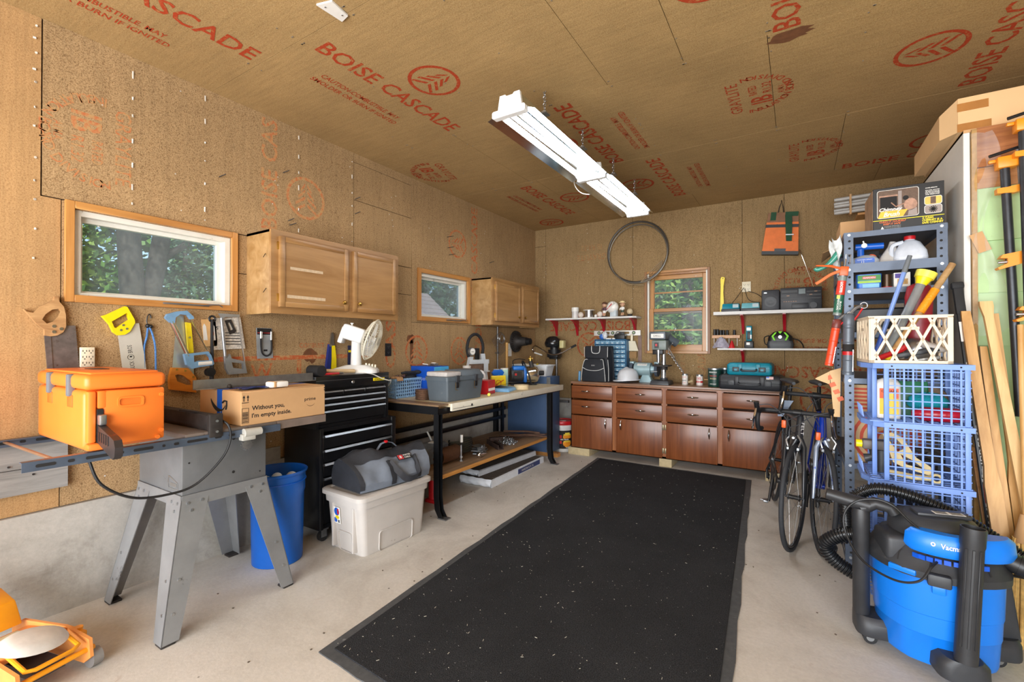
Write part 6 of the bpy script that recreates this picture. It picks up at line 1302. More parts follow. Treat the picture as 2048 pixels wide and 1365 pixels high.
# drawer organizer hanging behind, level, square, dustpan
t = T('parts_organizer', 'blue steel small-parts drawer organizer behind the soft cooler', 'organizer', tr(-1.945, 5.455, ZC_))
OB = mat('organizer_blue', (40, 110, 160), 0.4, 0.2, var=0.1)
b=MB();b.box(-0.2,0.2,-0.07,0.07,0,0.006).box(-0.2,0.2,-0.07,0.07,0.495,0.502).box(-0.2,-0.194,-0.07,0.07,0,0.5).box(0.194,0.2,-0.07,0.07,0,0.5).box(-0.2,0.2,0.064,0.07,0,0.5)
for k in range(1, 9): b.box(-0.195, 0.195, -0.068, 0.066, k * 0.055 - .003, k * 0.055 + .001)
b.build('case', OB, t)
CLR = mat('drawer_clear', (120, 160, 186), 0.25, var=0.3, scale=50)
for r_ in range(9):
    for c in range(6):
        xx=-0.19+c*0.0635;d=MB().box(xx,xx+0.06,-0.074,0.04,r_*0.055+0.004,r_*0.055+0.046,bev=0.003,seg=1).build('drawer',CLR,t);MB().box(xx+0.02,xx+0.04,-0.082,-0.073,r_*0.055+0.012,r_*0.055+0.02).build('tab',WHITE,d)
t = T('parts_tray', 'black camera-like gadget on top of the blue organizer', 'gadget', tr(-1.84, 5.45, 1.3715))
MB().box(-0.065,0.065,-0.04,0.04,0,0.06,bev=0.006).build('body',BLACK,t);MB().cyl((-0.03,0,0.06),(-0.03,0,0.075),0.016,n=12).box(0.0,0.05,-0.02,0.02,0.06,0.085,bev=0.004).build('knob',DGREY,t);MB().tube(smooth_pts([(-0.05,-0.04,0.05),(-0.02,-0.06,0.09),(0.04,-0.05,0.08)]),0.005,6).build('strap',BLACK,t)
t = T('glue_bottle', 'small blue and clear bag of fasteners on top of the blue organizer', 'bag', tr(-2.07, 5.44, 1.3715))
MB().sphere((0,0,0.035),0.035,sc=(1,.7,1)).build('blue_bag',mat('bag_blue',(60,110,190),0.3,var=0.3,scale=40),t);MB().sphere((0.035,0.0,0.05),0.04,sc=(0.9,.6,1.2)).build('clear_bag',mat('bag_clear',(206,210,214),0.25,var=0.2,scale=40),t)
t=T('small_labels','two low white boxes on top of the blue organizer','boxes',tr(-1.97,5.42,1.3715));MB().box(-0.035,0.03,-0.02,0.02,0,0.014).build('box',WHITE,t);MB().box(0.045,0.08,-0.02,0.02,0,0.014).build('box',WHITE,t)
t = T('spirit_level', 'long silver spirit level hung flat on the back wall', 'level', WB(-1.907, 1.449))
b=MB();b.prism([[(-0.297,-0.031),(0.297,-0.031),(0.297,0.031),(-0.297,0.031)],rrect(-0.20,-0.09,-0.012,0.016,0.012),rrect(0.03,0.16,-0.012,0.016,0.012)],0.004,0.026);b.build('bar',mat('level_silver',(206,206,202),0.35,0.6),t)
for x in (-0.23, -0.05, 0.215): MB().cyl((x, 0.002, 0.0262), (x, 0.002, 0.0285), 0.021, n=18).build('vial_ring', INKBLACK, t); 
for x in(-0.23,-0.05,0.215):MB().cyl((x,0.002,0.0285),(x,0.002,0.0295),0.012,n=14).build('vial',mat('vial_%d'%int(x*100),(170,190,150),0.2),t)
t = T('framing_square', 'rusty steel square hanging below the silver level by the window', 'square', WB(-1.624, 1.25))
MB().box(-0.022,0.022,-0.20,0.17,0.004,0.008).box(-0.12,0.022,-0.20,-0.165,0.004,0.008).build('blade',mat('rust_square',(116,96,88),0.5,0.6,var=0.2),t)
t = T('dustpan', 'cream plastic dustpan hanging from the silver level', 'dustpan', WB(-1.712, 1.33, 0.03))
MB().loft([[(-0.045,0.02,0),(0.045,0.02,0),(0.045,0.02,0.03),(-0.045,0.02,0.03)],[(-0.08,-0.10,0),(0.08,-0.10,0),(0.08,-0.10,0.01),(-0.08,-0.10,0.01)]],smooth=False).build('pan',CREAM,t);MB().box(-0.014,0.014,0.02,0.105,0.004,0.018,bev=0.005).build('handle',CREAM,t)
t=T('dust_brush','tan brush hanging behind the cream dustpan','brush',WB(-1.705,1.19,0.012));MB().loft([rr(0.05,0.012,0.006,0.03),rr(0.052,0.014,0.006,-0.02),rr(0.046,0.014,0.006,-0.05)],M=frame((0,0,0.012),(1,0,0),(0,0,-1),(0,1,0))).build('bristles',mat('bristle_tan',(150,116,76),0.9,var=0.3,scale=120),t,'stuff')
t = T('hard_hat', 'white hard hat with front brim on the walnut cabinet', 'hard hat', tr(-1.665, 5.20, ZC_) @ rotm(z=-15))
HAT = mat('hat_white', (206, 208, 212), 0.35, var=0.04)
MB().lathe([(0.118,0.03),(0.122,0.035),(0.118,0.09),(0.098,0.135),(0.06,0.16),(0.0,0.168)],32,sx=0.95,sy=1.08).build('shell',HAT,t)
MB().prism([[(0.135*math.cos(rad(a))*(1+0.28*max(0,math.cos(rad(a-195)))**2),0.14*math.sin(rad(a))*(1+0.2*max(0,math.cos(rad(a-225)))))for a in range(0,360,10)],[(0.108*math.cos(rad(a)),0.122*math.sin(rad(a)))for a in range(0,360,10)]],0.022,0.034,M=rotm(y=-4)).build('brim',HAT,t)
MB().tube([(-0.02+0.04*0,-0.10+0.02*i,0.125+0.045*math.sin(PI*i/10))for i in range(11)],0.010,8).build('ridge',HAT,t)
t = T('bench_grinder', 'pale blue-green bench grinder behind the hard hat', 'grinder', tr(-1.51, 5.36, ZC_))
GRN = mat('grinder_grey', (150, 176, 182), 0.4, 0.2, var=0.08)
MB().cyl((-0.115,0,0.15),(0.07,0,0.15),0.078,n=26).build('motor',GRN,t);MB().cyl((0.07,0,0.15),(0.115,0,0.15),0.045,0.04,18).build('end_bell',GRN,t);MB().hexa([(-0.06,-0.07,0),(0.10,-0.07,0),(0.10,0.07,0),(-0.06,0.07,0)],[(-0.02,-0.035,0.10),(0.05,-0.035,0.10),(0.05,0.035,0.10),(-0.02,0.035,0.10)],bev=0.008).build('base',GRN,t)
for x in(-0.15,0.135):MB().cyl((x-0.016,0,0.15),(x+0.016,0,0.15),0.082,n=26).build('wheel',mat('grinding_wheel%d'%int(x*100),(66,76,88),0.8),t);MB().box(x-0.025,x+0.025,-0.04,0.07,0.21,0.24,bev=0.006).build('guard',GRN,t);MB().box(x-0.03,x+0.03,-0.12,-0.07,0.13,0.137).build('tool_rest',DULL,t)
pl=MB(frame((-0.02,-0.055,0.208),(1,0,0),(0,0.7,0.7),(0,-0.7,0.7))).box(-0.055,0.055,-0.02,0.012,0,0.002).build('plate',WHITE,t);b=MB(frame((-0.02,-0.0565,0.2095),(1,0,0),(0,0.7,0.7),(0,-0.7,0.7)));lettering(b,'GRINDER',tr(-0.05,-0.004,0),0.10,0.012);b.build('print',INKBLACK,pl)
t = T('drill_press', 'small benchtop drill press in front of the back window', 'drill press', tr(-1.26, 5.17, ZC_))
DPG = mat('press_grey', (96, 104, 112), 0.4, 0.3, var=0.1)
MB().hexa([(-0.115,-0.13,0),(0.09,-0.13,0),(0.09,0.10,0),(-0.115,0.10,0)],[(-0.105,-0.12,0.045),(0.08,-0.12,0.045),(0.08,0.09,0.045),(-0.105,0.09,0.045)],bev=0.006).build('base',DGREY,t)
MB().cyl((0,0.03,0.045),(0,0.03,0.47),0.027,n=20).build('column',CHROME,t);MB().cyl((0,0.03,0.045),(0,0.03,0.07),0.04,n=18).build('collar',DGREY,t)
MB().box(-0.09,0.08,-0.12,0.08,0.20,0.213,bev=0.004).cyl((0,0.03,0.16),(0,0.03,0.20),0.042,n=16).build('table',IRON,t)
hd=MB().box(-0.09,0.065,-0.13,0.10,0.38,0.485,bev=0.012).build('head',mat('head_green_grey',(120,130,126),0.4),t);MB().box(-0.06,-0.015,-0.1335,-0.13,0.40,0.46).build('switch_plate',BLACK,hd);MB().box(-0.05,-0.03,-0.137,-0.1335,0.42,0.445).build('red_switch',RED,hd)
MB().box(-0.115,0.06,-0.14,0.16,0.49,0.58,bev=0.016).build('belt_cover',DPG,t);pl=MB().box(-0.095,0.04,-0.1425,-0.1398,0.51,0.555).build('plate',WHITE,t);lettering(MB(frame((-0.028,-0.143,0.532),(1,0,0),(0,0,1),(0,-1,0))),'DRILL',tr(),0.08,0.02,cx=True).build('print',INKBLACK,pl)
MB().cyl((-0.03,-0.08,0.24),(-0.03,-0.08,0.38),0.016,0.026,16).build('chuck',STEEL,t);MB().box(-0.09,0.02,-0.10,-0.03,0.33,0.385,bev=0.006).build('quill_housing',BLACK,t)
b = MB()
for(dx,dz)in((0.05,-0.10),(0.03,0.05),(-0.01,-0.06)):b.cyl((0.07,-0.06,0.40),(0.085+dx,-0.07,0.40+dz),0.005,n=8).sphere((0.085+dx,-0.07,0.40+dz),0.009)
b.build('feed_handle', STEEL, t, 'stuff'); MB().cyl((0.03, 0.06, 0.52), (0.12, 0.12, 0.45), 0.045, n=18).build('motor', DPG, t)
b = MB()
for k in range(14):f=k/13;b.torus((-1.185+0.11*f,5.20+0.10*f,1.20-0.20*f),0.010,0.003,10,5,ax='X' if k%2 else 'Y')
tag(b.build('hanging_chain', GALV), 'thin bright chain hanging from the drill press to the cabinet top', 'chain')
tin('spray_can','white can with red lettering nearest the drill press','can',-1.05,5.27,ZC_,0.031,0.115,mat('can_white',(222,218,212),0.35),GALV,[(0.62,0.82,PAPER)],txt=[('DOC',0.72,0.018,RED),('BLEND',0.4,0.012,INKBLACK),('16 OZ',0.2,0.01,RED)],facing=-12)
t=T('wood_figure','small brown carved wooden tree between two white cans','carving',tr(-0.977,5.275,ZC_));MB().lathe([(0.028,0),(0.03,0.01),(0.029,0.06),(0.02,0.085),(0.008,0.10),(0.0,0.112)],12).build('body',wood('carved_wood',(96,72,44),(160,132,88),0.6),t);MB().box(-0.024,0.024,-0.032,-0.026,0.03,0.05,M=rotm(y=-20)).build('label',mat('label_tan',(170,150,110),0.6),t)
tin('soup_can','white can with a big red emblem right of the carved tree','can',-0.899,5.265,ZC_,0.034,0.112,mat('can_white2',(226,220,214),0.35),GALV,[(0.25,0.42,mat('can_red',(190,40,44),0.4))],txt=[('OIL',0.66,0.03,RED),('SAE 30',0.33,0.010,WHITE)],facing=-10)
MB_=MB().cyl((-0.86,5.30,0.93),(-0.80,5.31,0.928),0.006,n=8);tag(MB_.build('wood_dowel',CARD),'thin wooden dowel poking out between soup can and green tin','dowel')
tin('paint_can','green metal paint tin with white print, front one of the pair','can',-0.735,5.17,ZC_,0.066,0.19,mat('tin_green',(28,66,56),0.3,0.3,var=0.2,scale=40),GALV,[(0.93,0.99,GALV),(0.08,0.88,mat('tin_label',(26,60,52),0.4,var=0.2,scale=60))],txt=[('MINWAX',0.80,0.014,PAPER),('WOOD',0.60,0.016,mat('tin_red',(180,60,50),0.5)),('FINISH',0.45,0.016,mat('tin_gold',(190,180,140),0.5)),('ONE QUART',0.16,0.01,PAPER)],facing=-8)
tin('paint_can','second green paint tin half hidden behind the first','can',-0.655,5.32,ZC_,0.06,0.19,mat('tin_green2',(22,58,62),0.3,0.3),GALV,[(0.93,0.99,GALV)])
def toolcase(name, label, M, w, d, h, m, lm, ribs=True):
    o = T(name, label, 'tool case', M)
    MB().loft([rr(w/2-.012,d/2-.008,0.02,0),rr(w/2,d/2,0.025,0.012),rr(w/2,d/2,0.025,h*.48)]).build('lower_shell',m,o);MB().loft([rr(w/2,d/2,0.025,h*.50),rr(w/2,d/2,0.025,h-.02),rr(w/2-.02,d/2-.015,0.02,h)]).build('upper_shell',m,o)
    for s in (-1, 1):
        l_=MB().box(s*w*.29-.03,s*w*.29+.03,-d/2-.012,-d/2+.004,h*.28,h*.66,bev=0.004).build('latch',lm,o);MB().box(s*w*.29-.013,s*w*.29+.013,-d/2-.0135,-d/2-.011,h*.36,h*.52).build('latch_window',m,l_)
        if ribs:MB().box(s*w*.20-.02,s*w*.20+.02,-d/2-.006,-d/2+.01,h*.30,h*.92,bev=0.004).build('rib',m,o)
    MB().tube([(-w*.17,-d/2,h*.5),(-w*.165,-d/2-.022,h*.42),(-w*.14,-d/2-.026,h*.36),(w*.14,-d/2-.026,h*.36),(w*.165,-d/2-.022,h*.42),(w*.17,-d/2,h*.5)],0.009,8).build('handle',lm,o)
    return o
cs=toolcase('tool_case','wide black plastic tool case on the walnut cabinet',tr(-0.39,5.12,ZC_)@rotm(z=-3),0.55,0.34,0.14,mat('case_black',(28,30,36),0.45,var=0.15),DGREY)
fl=MB(frame((0.175,-0.1705,0.122),(1,0,0),(0,0,1),(0,-1,0)));fl.box(-0.03,0.03,-0.013,0.013,0,0.001,0);fl.box(-0.03,-0.005,-0.001,0.013,0.001,0.0015,1)
for k in range(3): fl.box(-0.004, 0.03, -0.012 + k * .009, -0.008 + k * .009, 0.001, 0.0014, 2)
fl.build('flag_sticker', [PAPER, BLUE, RED], cs, label='small flag sticker in red, white and blue')
toolcase('tool_case','teal plastic tool case stacked on the black one',tr(-0.40,5.14,1.009)@rotm(z=-2),0.395,0.28,0.117,TEALP,DGREY)

# ------------------------------------------------------------------ wall shelves with red brackets
SHW2=mat('shelf_white',(216,214,210),0.45,var=0.05,wear=(180,170,160),wearamt=0.12);RBR=mat('bracket_red',(170,26,40),0.3,var=0.1,coat=0.3)
def shelf(name, label, x0, x1, z0, z1, yfr, brs):
    o = T(name, label, 'shelf', tr((x0 + x1) / 2, 5.42, z0)); xm = (x0 + x1) / 2
    MB().prism([(x0-xm,yfr-5.42),(x1-xm-0.03,yfr-5.42),(x1-xm,yfr-5.42+0.03),(x1-xm,0.1185),(x0-xm,0.1185)],0,z1-z0).build('board',SHW2,o)
    for (bx, L) in brs:
        b=MB();x=bx-xm;b.box(x-0.013,x+0.013,0.112,0.118,-L,0.0);b.box(x-0.014,x+0.014,-0.085,0.114,-0.008,-0.0005)
        b.loft([[(x-.013,0.113,-L),(x+.013,0.113,-L),(x+.011,0.105,-L),(x-.011,0.105,-L)],[(x-.018,0.113,-L*.5),(x+.018,0.113,-L*.5),(x+.013,0.075,-L*.5),(x-.013,0.075,-L*.5)],[(x-.02,0.113,-.04),(x+.02,0.113,-.04),(x+.015,0.01,-.03),(x-.015,0.01,-.03)],[(x-.02,0.113,-.004),(x+.02,0.113,-.004),(x+.012,-0.085,-.004),(x-.012,-0.085,-.004)]]);b.build('bracket',RBR,o)
    return o
shelf('wall_shelf','white wall shelf of figurines on four red brackets',-2.79,-1.605,1.622,1.642,5.30,[(-2.74,0.20),(-2.44,0.20),(-2.075,0.19),(-1.68,0.17)])
shelf('wall_shelf','upper white wall shelf holding the radio, on red brackets',-0.765,0.36,1.622,1.655,5.30,[(-0.50,0.20),(-0.115,0.20)])
shelf('wall_shelf', 'lower thin white wall shelf under the radio shelf', -0.73, 0.36, 1.25, 1.268, 5.32, [(-0.50, 0.16)])
# lower-left shelf contents
zs_ = 1.6425
t=T('spool_of_tape','white-capped clear jar at the left end of the figurine shelf','jar',tr(-2.405,5.38,zs_));MB().cyl((0,0,0),(0,0,0.085),0.043,n=22).build('jar',mat('jar_clear',(206,202,200),0.2,var=0.1),t);MB().cyl((0,0,0.085),(0,0,0.135),0.047,n=22).build('cap',WHITE,t)
BB = mat('baseball', (216, 206, 194), 0.6, var=0.06)
def baseball(x, y, label, grp=None):
    o=T('baseball',label,'ball',tr(x,y,zs_));MB().sphere((0,0,0.037),0.037).build('ball',BB,o);b=MB(tr(0,0,0.037)@rotm(x=60,y=20));b.tube([(0.0375*math.cos(a)*math.cos(.5*math.sin(2*a)),0.0375*math.sin(a)*math.cos(.5*math.sin(2*a)),0.0375*math.sin(.5*math.sin(2*a)))for a in(2*PI*k/40 for k in range(40))],0.0011,4,closed=True);b.build('seam',RED,o)
baseball(-2.32,5.36,'scuffed white baseball between the clear jar and the wire spool');baseball(-2.065,5.36,'white baseball just left of the small bobblehead');
t=T('wire_spool','silver solder spool standing on the figurine shelf','spool',tr(-2.215,5.38,zs_));MB().cyl((0,0,0),(0,0,0.006),0.065,n=26).cyl((0,0,0.09),(0,0,0.097),0.072,n=26).build('flange',WHITE,t,'stuff');MB().cyl((0,0,0.006),(0,0,0.09),0.05,n=26).build('wire',STEEL,t)
t=T('small_ball','little white ball behind the wire spool','ball',tr(-2.135,5.40,zs_));MB().sphere((0,0,0.021),0.021).build('ball',BALL,t)
SKIN = mat('figure_skin', (206, 160, 128), 0.5)
def figurine(label, x, y, shirt, pants, hat, hair, cap):
    o = T('bobblehead', label, 'figurine', tr(x, y, zs_) @ rotm(z=-20))
    MB().lathe([(0.034, 0), (0.036, 0.004), (0.034, 0.012), (0, 0.013)], 20).build('stand', INKBLACK, o)
    b = MB()
    for s in(-1,1):b.tube([(s*0.010,-0.006,0.016),(s*0.011,0,0.03),(s*0.011,0,0.06)],[0.006,0.007,0.009],8).sphere((s*0.011,-0.008,0.016),0.009,sc=(.8,1.4,.6))
    b.build('legs',SKIN,o,'stuff');MB().lathe([(0.02,0.05),(0.023,0.06),(0.021,0.078)],14,sy=.75).build('shorts',pants,o)
    MB().lathe([(0.019,0.076),(0.024,0.095),(0.023,0.11),(0.010,0.12),(0.0,0.121)],16,sy=.7).tube([(-0.022,0,0.11),(-0.032,-0.008,0.092),(-0.022,-0.02,0.082)],[0.008,0.007,0.005],7).tube([(0.022,0,0.11),(0.032,-0.008,0.092),(0.022,-0.02,0.084)],[0.008,0.007,0.005],7).build('shirt',shirt,o)
    h=MB().sphere((0,0,0.15),0.03,sc=(.92,.95,1.08)).sphere((0,-0.03,0.147),0.005).sphere((-0.029,0,0.148),0.007).sphere((0.029,0,0.148),0.007).build('head',SKIN,o)
    b=MB();b.sphere((-0.010,-0.0275,0.155),0.004).sphere((0.010,-0.0275,0.155),0.004).box(-0.008,0.008,-0.0285,-0.0265,0.134,0.137);b.build('face',INKBLACK,h,'stuff')
    if cap: MB().lathe([(0.045, 0.166), (0.045, 0.17), (0.029, 0.172), (0.027, 0.186), (0.0, 0.192)], 20).build('hat', hat, o)
    else:MB().lathe([(0.03,0.155),(0.0315,0.165),(0.026,0.178),(0.012,0.185),(0,0.186)],18,M=tr(0,0.004,0)).build('hair',hair,o)
figurine('bobblehead figure with brown hair and dark shirt beside the red-striped dome',-2.005,5.35,mat('fig_plum',(92,60,70),0.5),WHITE,WHITE,mat('fig_hair',(84,52,34),0.6),False)
figurine('bobblehead figure in a straw hat, white shirt and green shorts',-1.785,5.37,WHITE,mat('fig_green',(60,74,58),0.5),mat('straw',(222,200,150),0.7),None,True)
t=T('souvenir_dome','white rounded souvenir with a red-lettered diagonal stripe','souvenir',tr(-1.915,5.41,zs_)@rotm(z=-18))
MB().box(-0.03,0.055,-0.03,0.03,0,0.13,bev=0.01).box(-0.02,0.01,-0.034,-0.028,0.0,0.06).build('base',mat('souv_grey',(196,206,210),0.4),t);MB().sphere((-0.01,0.0,0.12),0.082,sc=(1,.75,.92)).build('dome',WHITE,t)
b=MB(tr(-0.01,-0.063,0.125)@frame((0,0,0),(.75,0,.66),(-.66,0,.75),(0,-1,0)).normalized());b.box(-0.075,0.075,-0.017,0.017,-0.004,0.001,0);lettering(b,'HOME',tr(-0.055,-0.010,0.0015),0.11,0.02,1,bold=0.04);b.build('stripe',[PAPER,RED],t)
t=T('display_ball','tan ball on a small black stand at the shelf end','ball',tr(-1.695,5.37,zs_));MB().lathe([(0.03,0),(0.028,0.024),(0.02,0.026),(0,0.026)],16).build('stand',INKBLACK,t);MB().sphere((0,0,0.058),0.036).build('ball',mat('ball_tan',(206,186,150),0.55),t)
# radio shelf
zr = 1.6555
def charger(label, x, y, rz, m):
    o=T('battery_charger',label,'charger',tr(x,y,zr)@rotm(z=rz));MB().box(-0.09,0.09,-0.06,0.06,0,0.028,bev=0.006).build('base',DGREY,o);MB().hexa([(-0.085,-0.056,0.028),(0.085,-0.056,0.028),(0.085,0.056,0.028),(-0.085,0.056,0.028)],[(-0.08,-0.03,0.085),(0.08,-0.03,0.085),(0.08,0.05,0.085),(-0.08,0.05,0.085)],bev=0.006).build('housing',m,o);MB().box(0.02,0.075,-0.052,-0.03,0.04,0.075).build('label',mat('lab_grey',(170,186,190),0.5),o)
charger('teal battery charger at the left end of the radio shelf',-0.60,5.37,0,TEALP);charger('pale teal battery charger beside the radio',-0.415,5.37,0,mat('pale_teal',(110,176,186),0.4))
for pts in([(-0.49,5.50,1.92),(-0.55,5.46,1.82),(-0.60,5.43,1.745)],[(-0.48,5.50,1.91),(-0.45,5.45,1.80),(-0.40,5.42,1.76),(-0.33,5.42,1.745)]):tag(MB().tube(smooth_pts(pts),0.003,6).build('charger_cord',CORD),'thin black cord from the outlet to the '+('teal' if pts[0][0]<-0.485 else 'pale teal')+' charger','cord')
tag(MB().tube(smooth_pts([(-0.45,5.51,1.88),(-0.36,5.50,1.84),(-0.28,5.49,1.76),(-0.26,5.48,1.70)]),0.003,6).build('radio_cord',CORD),'thin black cord curving from the outlet down behind the radio','cord')
t = T('boombox_radio', 'dark grey boombox radio with cassette deck on the upper right shelf', 'radio', tr(-0.05, 5.39, zr))
RAD=mat('radio_dark',(44,46,52),0.45,var=0.15);sp=MB().box(-0.262,-0.102,-0.085,0.09,0,0.205,bev=0.012).build('speaker',RAD,t);MB().lathe([(0.0,0.004),(0.03,0.002),(0.05,0.006),(0.058,0.004),(0.058,0.0)],28,M=frame((-0.182,-0.0855,0.085),(1,0,0),(0,0,1),(0,-1,0))).build('cone',DGREY,sp);MB().box(-0.24,-0.215,-0.0862,-0.085,0.17,0.18).build('badge',GALV,sp)
bd = MB().box(-0.098, 0.25, -0.075, 0.09, 0, 0.215, bev=0.008).build('body', RAD, t)
b = MB()
for k,(a,c,z0,z1)in enumerate(((-0.085,0.05,0.165,0.19),(-0.085,0.05,0.12,0.15),(-0.085,0.05,0.09,0.105),(0.125,0.24,0.165,0.175),(0.125,0.24,0.13,0.145),(0.125,0.24,0.10,0.11))):b.box(a,c,-0.079,-0.0745,z0,z1)
b.build('tuner_strip',BLACK,bd,'stuff');MB().box(0.06,0.115,-0.079,-0.0745,0.15,0.20).build('display',mat('lcd',(72,90,92),0.2),bd);MB().box(0.0,0.14,-0.082,-0.0745,0.01,0.06,bev=0.004).build('cassette_door',DGREY,bd)
b = MB()
for k in range(6): b.box(-0.07 + k * .02, -0.058 + k * .02, -0.080, -0.075, 0.075, 0.082)
for (x, z) in ((-0.03, 0.135), (0.16, 0.14), (0.2, 0.17)): b.box(x - .012, x + .012, -0.0805, -0.0785, z - .004, z + .004)
b.build('buttons',mat('amber_mark',(150,110,80),0.4),bd,'stuff');MB().cyl((0.18,-0.09,0.035),(0.18,-0.075,0.035),0.03,n=20).build('dial',DGREY,bd);MB().cyl((0.19,0.08,0.215),(0.07,0.115,0.62),0.0025,n=6).build('antenna',CHROME,bd)
t = T('hatchet_handle', 'bright yellow axe handle standing against the back wall', 'axe handle', tr(-0.70, 5.505, zr))
MB().prism([(-0.028,0),(0.012,0),(0.014,0.12),(0.008,0.22),(0.012,0.30),(0.022,0.36),(0.024,0.385),(0.008,0.395),(-0.012,0.393),(-0.020,0.37),(-0.018,0.28),(-0.02,0.2),(-0.022,0.1)],-0.012,0.012,M=frame((0,0,0),(1,0,0),(0,0,1),(0,-1,0))).build('handle',YEL,t);MB().cyl((0.005,-0.0125,0.378),(0.005,-0.012,0.378),0.005,n=8).build('hole',INKBLACK,t)
# lower shelf contents
zl = 1.2685
t=T('work_light','teal battery work light standing on the lower right shelf','work light',tr(-0.43,5.37,zl));MB().box(-0.043,0.043,-0.05,0.045,0,0.075,bev=0.008).build('battery',BLACK,t);MB().box(-0.022,0.01,-0.0515,-0.049,0.035,0.06).build('label',WHITE,t)
MB().box(-0.028,0.028,-0.03,0.03,0.075,0.235,bev=0.01).build('body',TEALP,t);MB().box(-0.016,0.012,-0.034,-0.029,0.09,0.175,bev=0.004).build('grip',BLACK,t);MB().box(0.012,0.024,-0.0325,-0.029,0.10,0.14).box(-0.022,0.018,-0.0325,-0.029,0.185,0.215).build('label',WHITE,t,'stuff')
t = T('laser_tool', 'black power tool with neon green chevrons on the lower right shelf', 'power tool', tr(-0.15, 5.40, zl))
MB().loft([rr(0.11,0.07,0.03,0),rr(0.12,0.075,0.03,0.04),rr(0.11,0.07,0.03,0.075)]).build('base',DGREY,t);hd=MB().loft([rr(0.11,0.07,0.04,0.075),rr(0.105,0.072,0.04,0.12),rr(0.06,0.05,0.03,0.165),rr(0.03,0.03,0.02,0.172)]).build('head',BLACK,t)
NEON = mat('neon_green', (130, 226, 40), 0.4); b = MB(frame((0, -0.074, 0.115), (1, 0, 0), (0, 0.2, 1), (0, -1, 0.2)))
for s in(-1,1):b.prism([(s*.03,.045),(s*.045,.045),(s*.075,.008),(s*.055,-.035),(s*.04,-.035),(s*.058,.005)][::s],0,0.006)
b.prism([(-.018,.055),(.018,.055),(0.004,.035),(-0.004,.035)][::-1],-0.012,0.004);b.build('chevron',NEON,hd,'stuff');MB().cyl((0,-0.085,0.115),(0,-0.07,0.115),0.016,n=16).build('lens',GALV,hd);MB().tube(smooth_pts([(-0.10,-0.02,0.13),(-0.14,-0.03,0.11),(-0.135,-0.03,0.05),(-0.11,-0.03,0.03)]),0.005,6).build('loop',BLACK,t)
MB().tube(smooth_pts([(0.10,0.0,0.10),(0.16,0.0,0.08),(0.19,0.02,0.04),(0.2,0.05,0.006)]),0.006,6).build('cord',CORD,t)
t=T('socket_rail','pine rail of black impact sockets and pegs on the back wall','tool rail',WB(-0.665,1.39));MB().box(-0.14,0.14,-0.015,0.02,0.001,0.08,bev=0.002,seg=1).build('rail',PINE,t)
for k,x in enumerate((-0.115,-0.085,-0.052,-0.025,0.012,0.082)):MB().cyl((x,0.02,0.05),(x,0.02+(0.065 if k<2 else 0.055),0.05),0.0145,0.013,14).build('socket',BLACK,t)
for x in(-0.12,-0.09,-0.05,-0.01,0.03,0.11):MB().cyl((x,-0.015,0.05),(x,-0.10,0.05),0.0035,n=8).build('peg',WHITE,t)
t=T('knotted_rag','grey and pink rag bundle under the socket rail','rag',tr(-0.70,5.38,zl));MB().grid(lambda u,v:((0.012+0.07*v**.8)*math.cos(2*PI*u)*(1+.2*math.sin(6*u*PI)),(0.012+0.04*v**.8)*math.sin(2*PI*u),0.115*(1-v)+0.004+0.006*math.sin(20*u)*v),22,8).build('cloth',mat('rag_grey',(166,162,176),0.9,var=0.3,scale=60,wear=(190,80,90),wearamt=0.25),t)
t=T('red_funnel','small red plastic piece standing under the socket rail','funnel',tr(-0.595,5.38,zl));MB().lathe([(0.032,0),(0.03,0.01),(0.018,0.05),(0.006,0.08),(0,0.082)],18).build('cone',RED,t)
# on the wall
t = T('wheel_rim', 'bare bicycle wheel rims hanging in a ring on the back wall', 'wheel rim', WB(-1.65, 2.43))
MB().torus((0,0,0.03),0.365,0.011,72,8).build('rim',mat('rim_dark',(84,80,76),0.45,0.5),t);MB().torus((0.012,-0.03,0.055),0.352,0.007,72,8).build('rim',mat('rim_grey',(120,116,108),0.4,0.6),t)
b = MB()
for k in range(5):b.tube(smooth_pts([(0.05,-0.37,0.05),(0.12+.01*k,-0.30-.02*k,0.04),(0.22+.01*k,-0.20-.02*k,0.03),(0.30,-0.13-.01*k,0.03)]),0.003,5)
b.tube(smooth_pts([(-0.24,-0.27,.04),(-0.12,-0.375,.05),(0.0,-0.40,.05),(0.09,-0.41,.05)]),0.006,6);b.build('loose_wire',mat('wire_tan',(150,130,100),0.5),t,'stuff')
t = T('hand_guard_bag', 'orange and black case with green strap hanging high on the back wall', 'case', WB(-0.145, 2.44))
ORW=mat('orange_worn',(226,116,50),0.6,var=0.1,wear=(110,72,56),wearamt=0.22,wscale=8);Mc=rotm(z=-6);MB(Mc).hexa([(-0.15,-0.20,0.01),(0.17,-0.20,0.01),(0.17,-0.20,0.08),(-0.15,-0.20,0.08)][::-1],[(-0.135,0.23,0.01),(0.135,0.23,0.01),(0.135,0.23,0.06),(-0.135,0.23,0.06)][::-1]).build('board',mat('case_brown',(134,94,66),0.7,var=0.2),t)
MB(Mc).hexa([(-0.152,-0.17,0.012),(0.172,-0.17,0.012),(0.172,-0.17,0.086),(-0.152,-0.17,0.086)][::-1],[(-0.14,0.13,0.012),(0.145,0.13,0.012),(0.145,0.13,0.07),(-0.14,0.13,0.07)][::-1]).build('panel',ORW,t);MB(Mc).box(-0.145,0.148,0.075,0.105,0.01,0.078).box(-0.155,0.175,-0.205,-0.17,0.01,0.085).build('band',BLACK,t,'stuff');MB(Mc).box(-0.04,0.06,-0.175,-0.145,0.078,0.09).build('notch',DGREY,t)
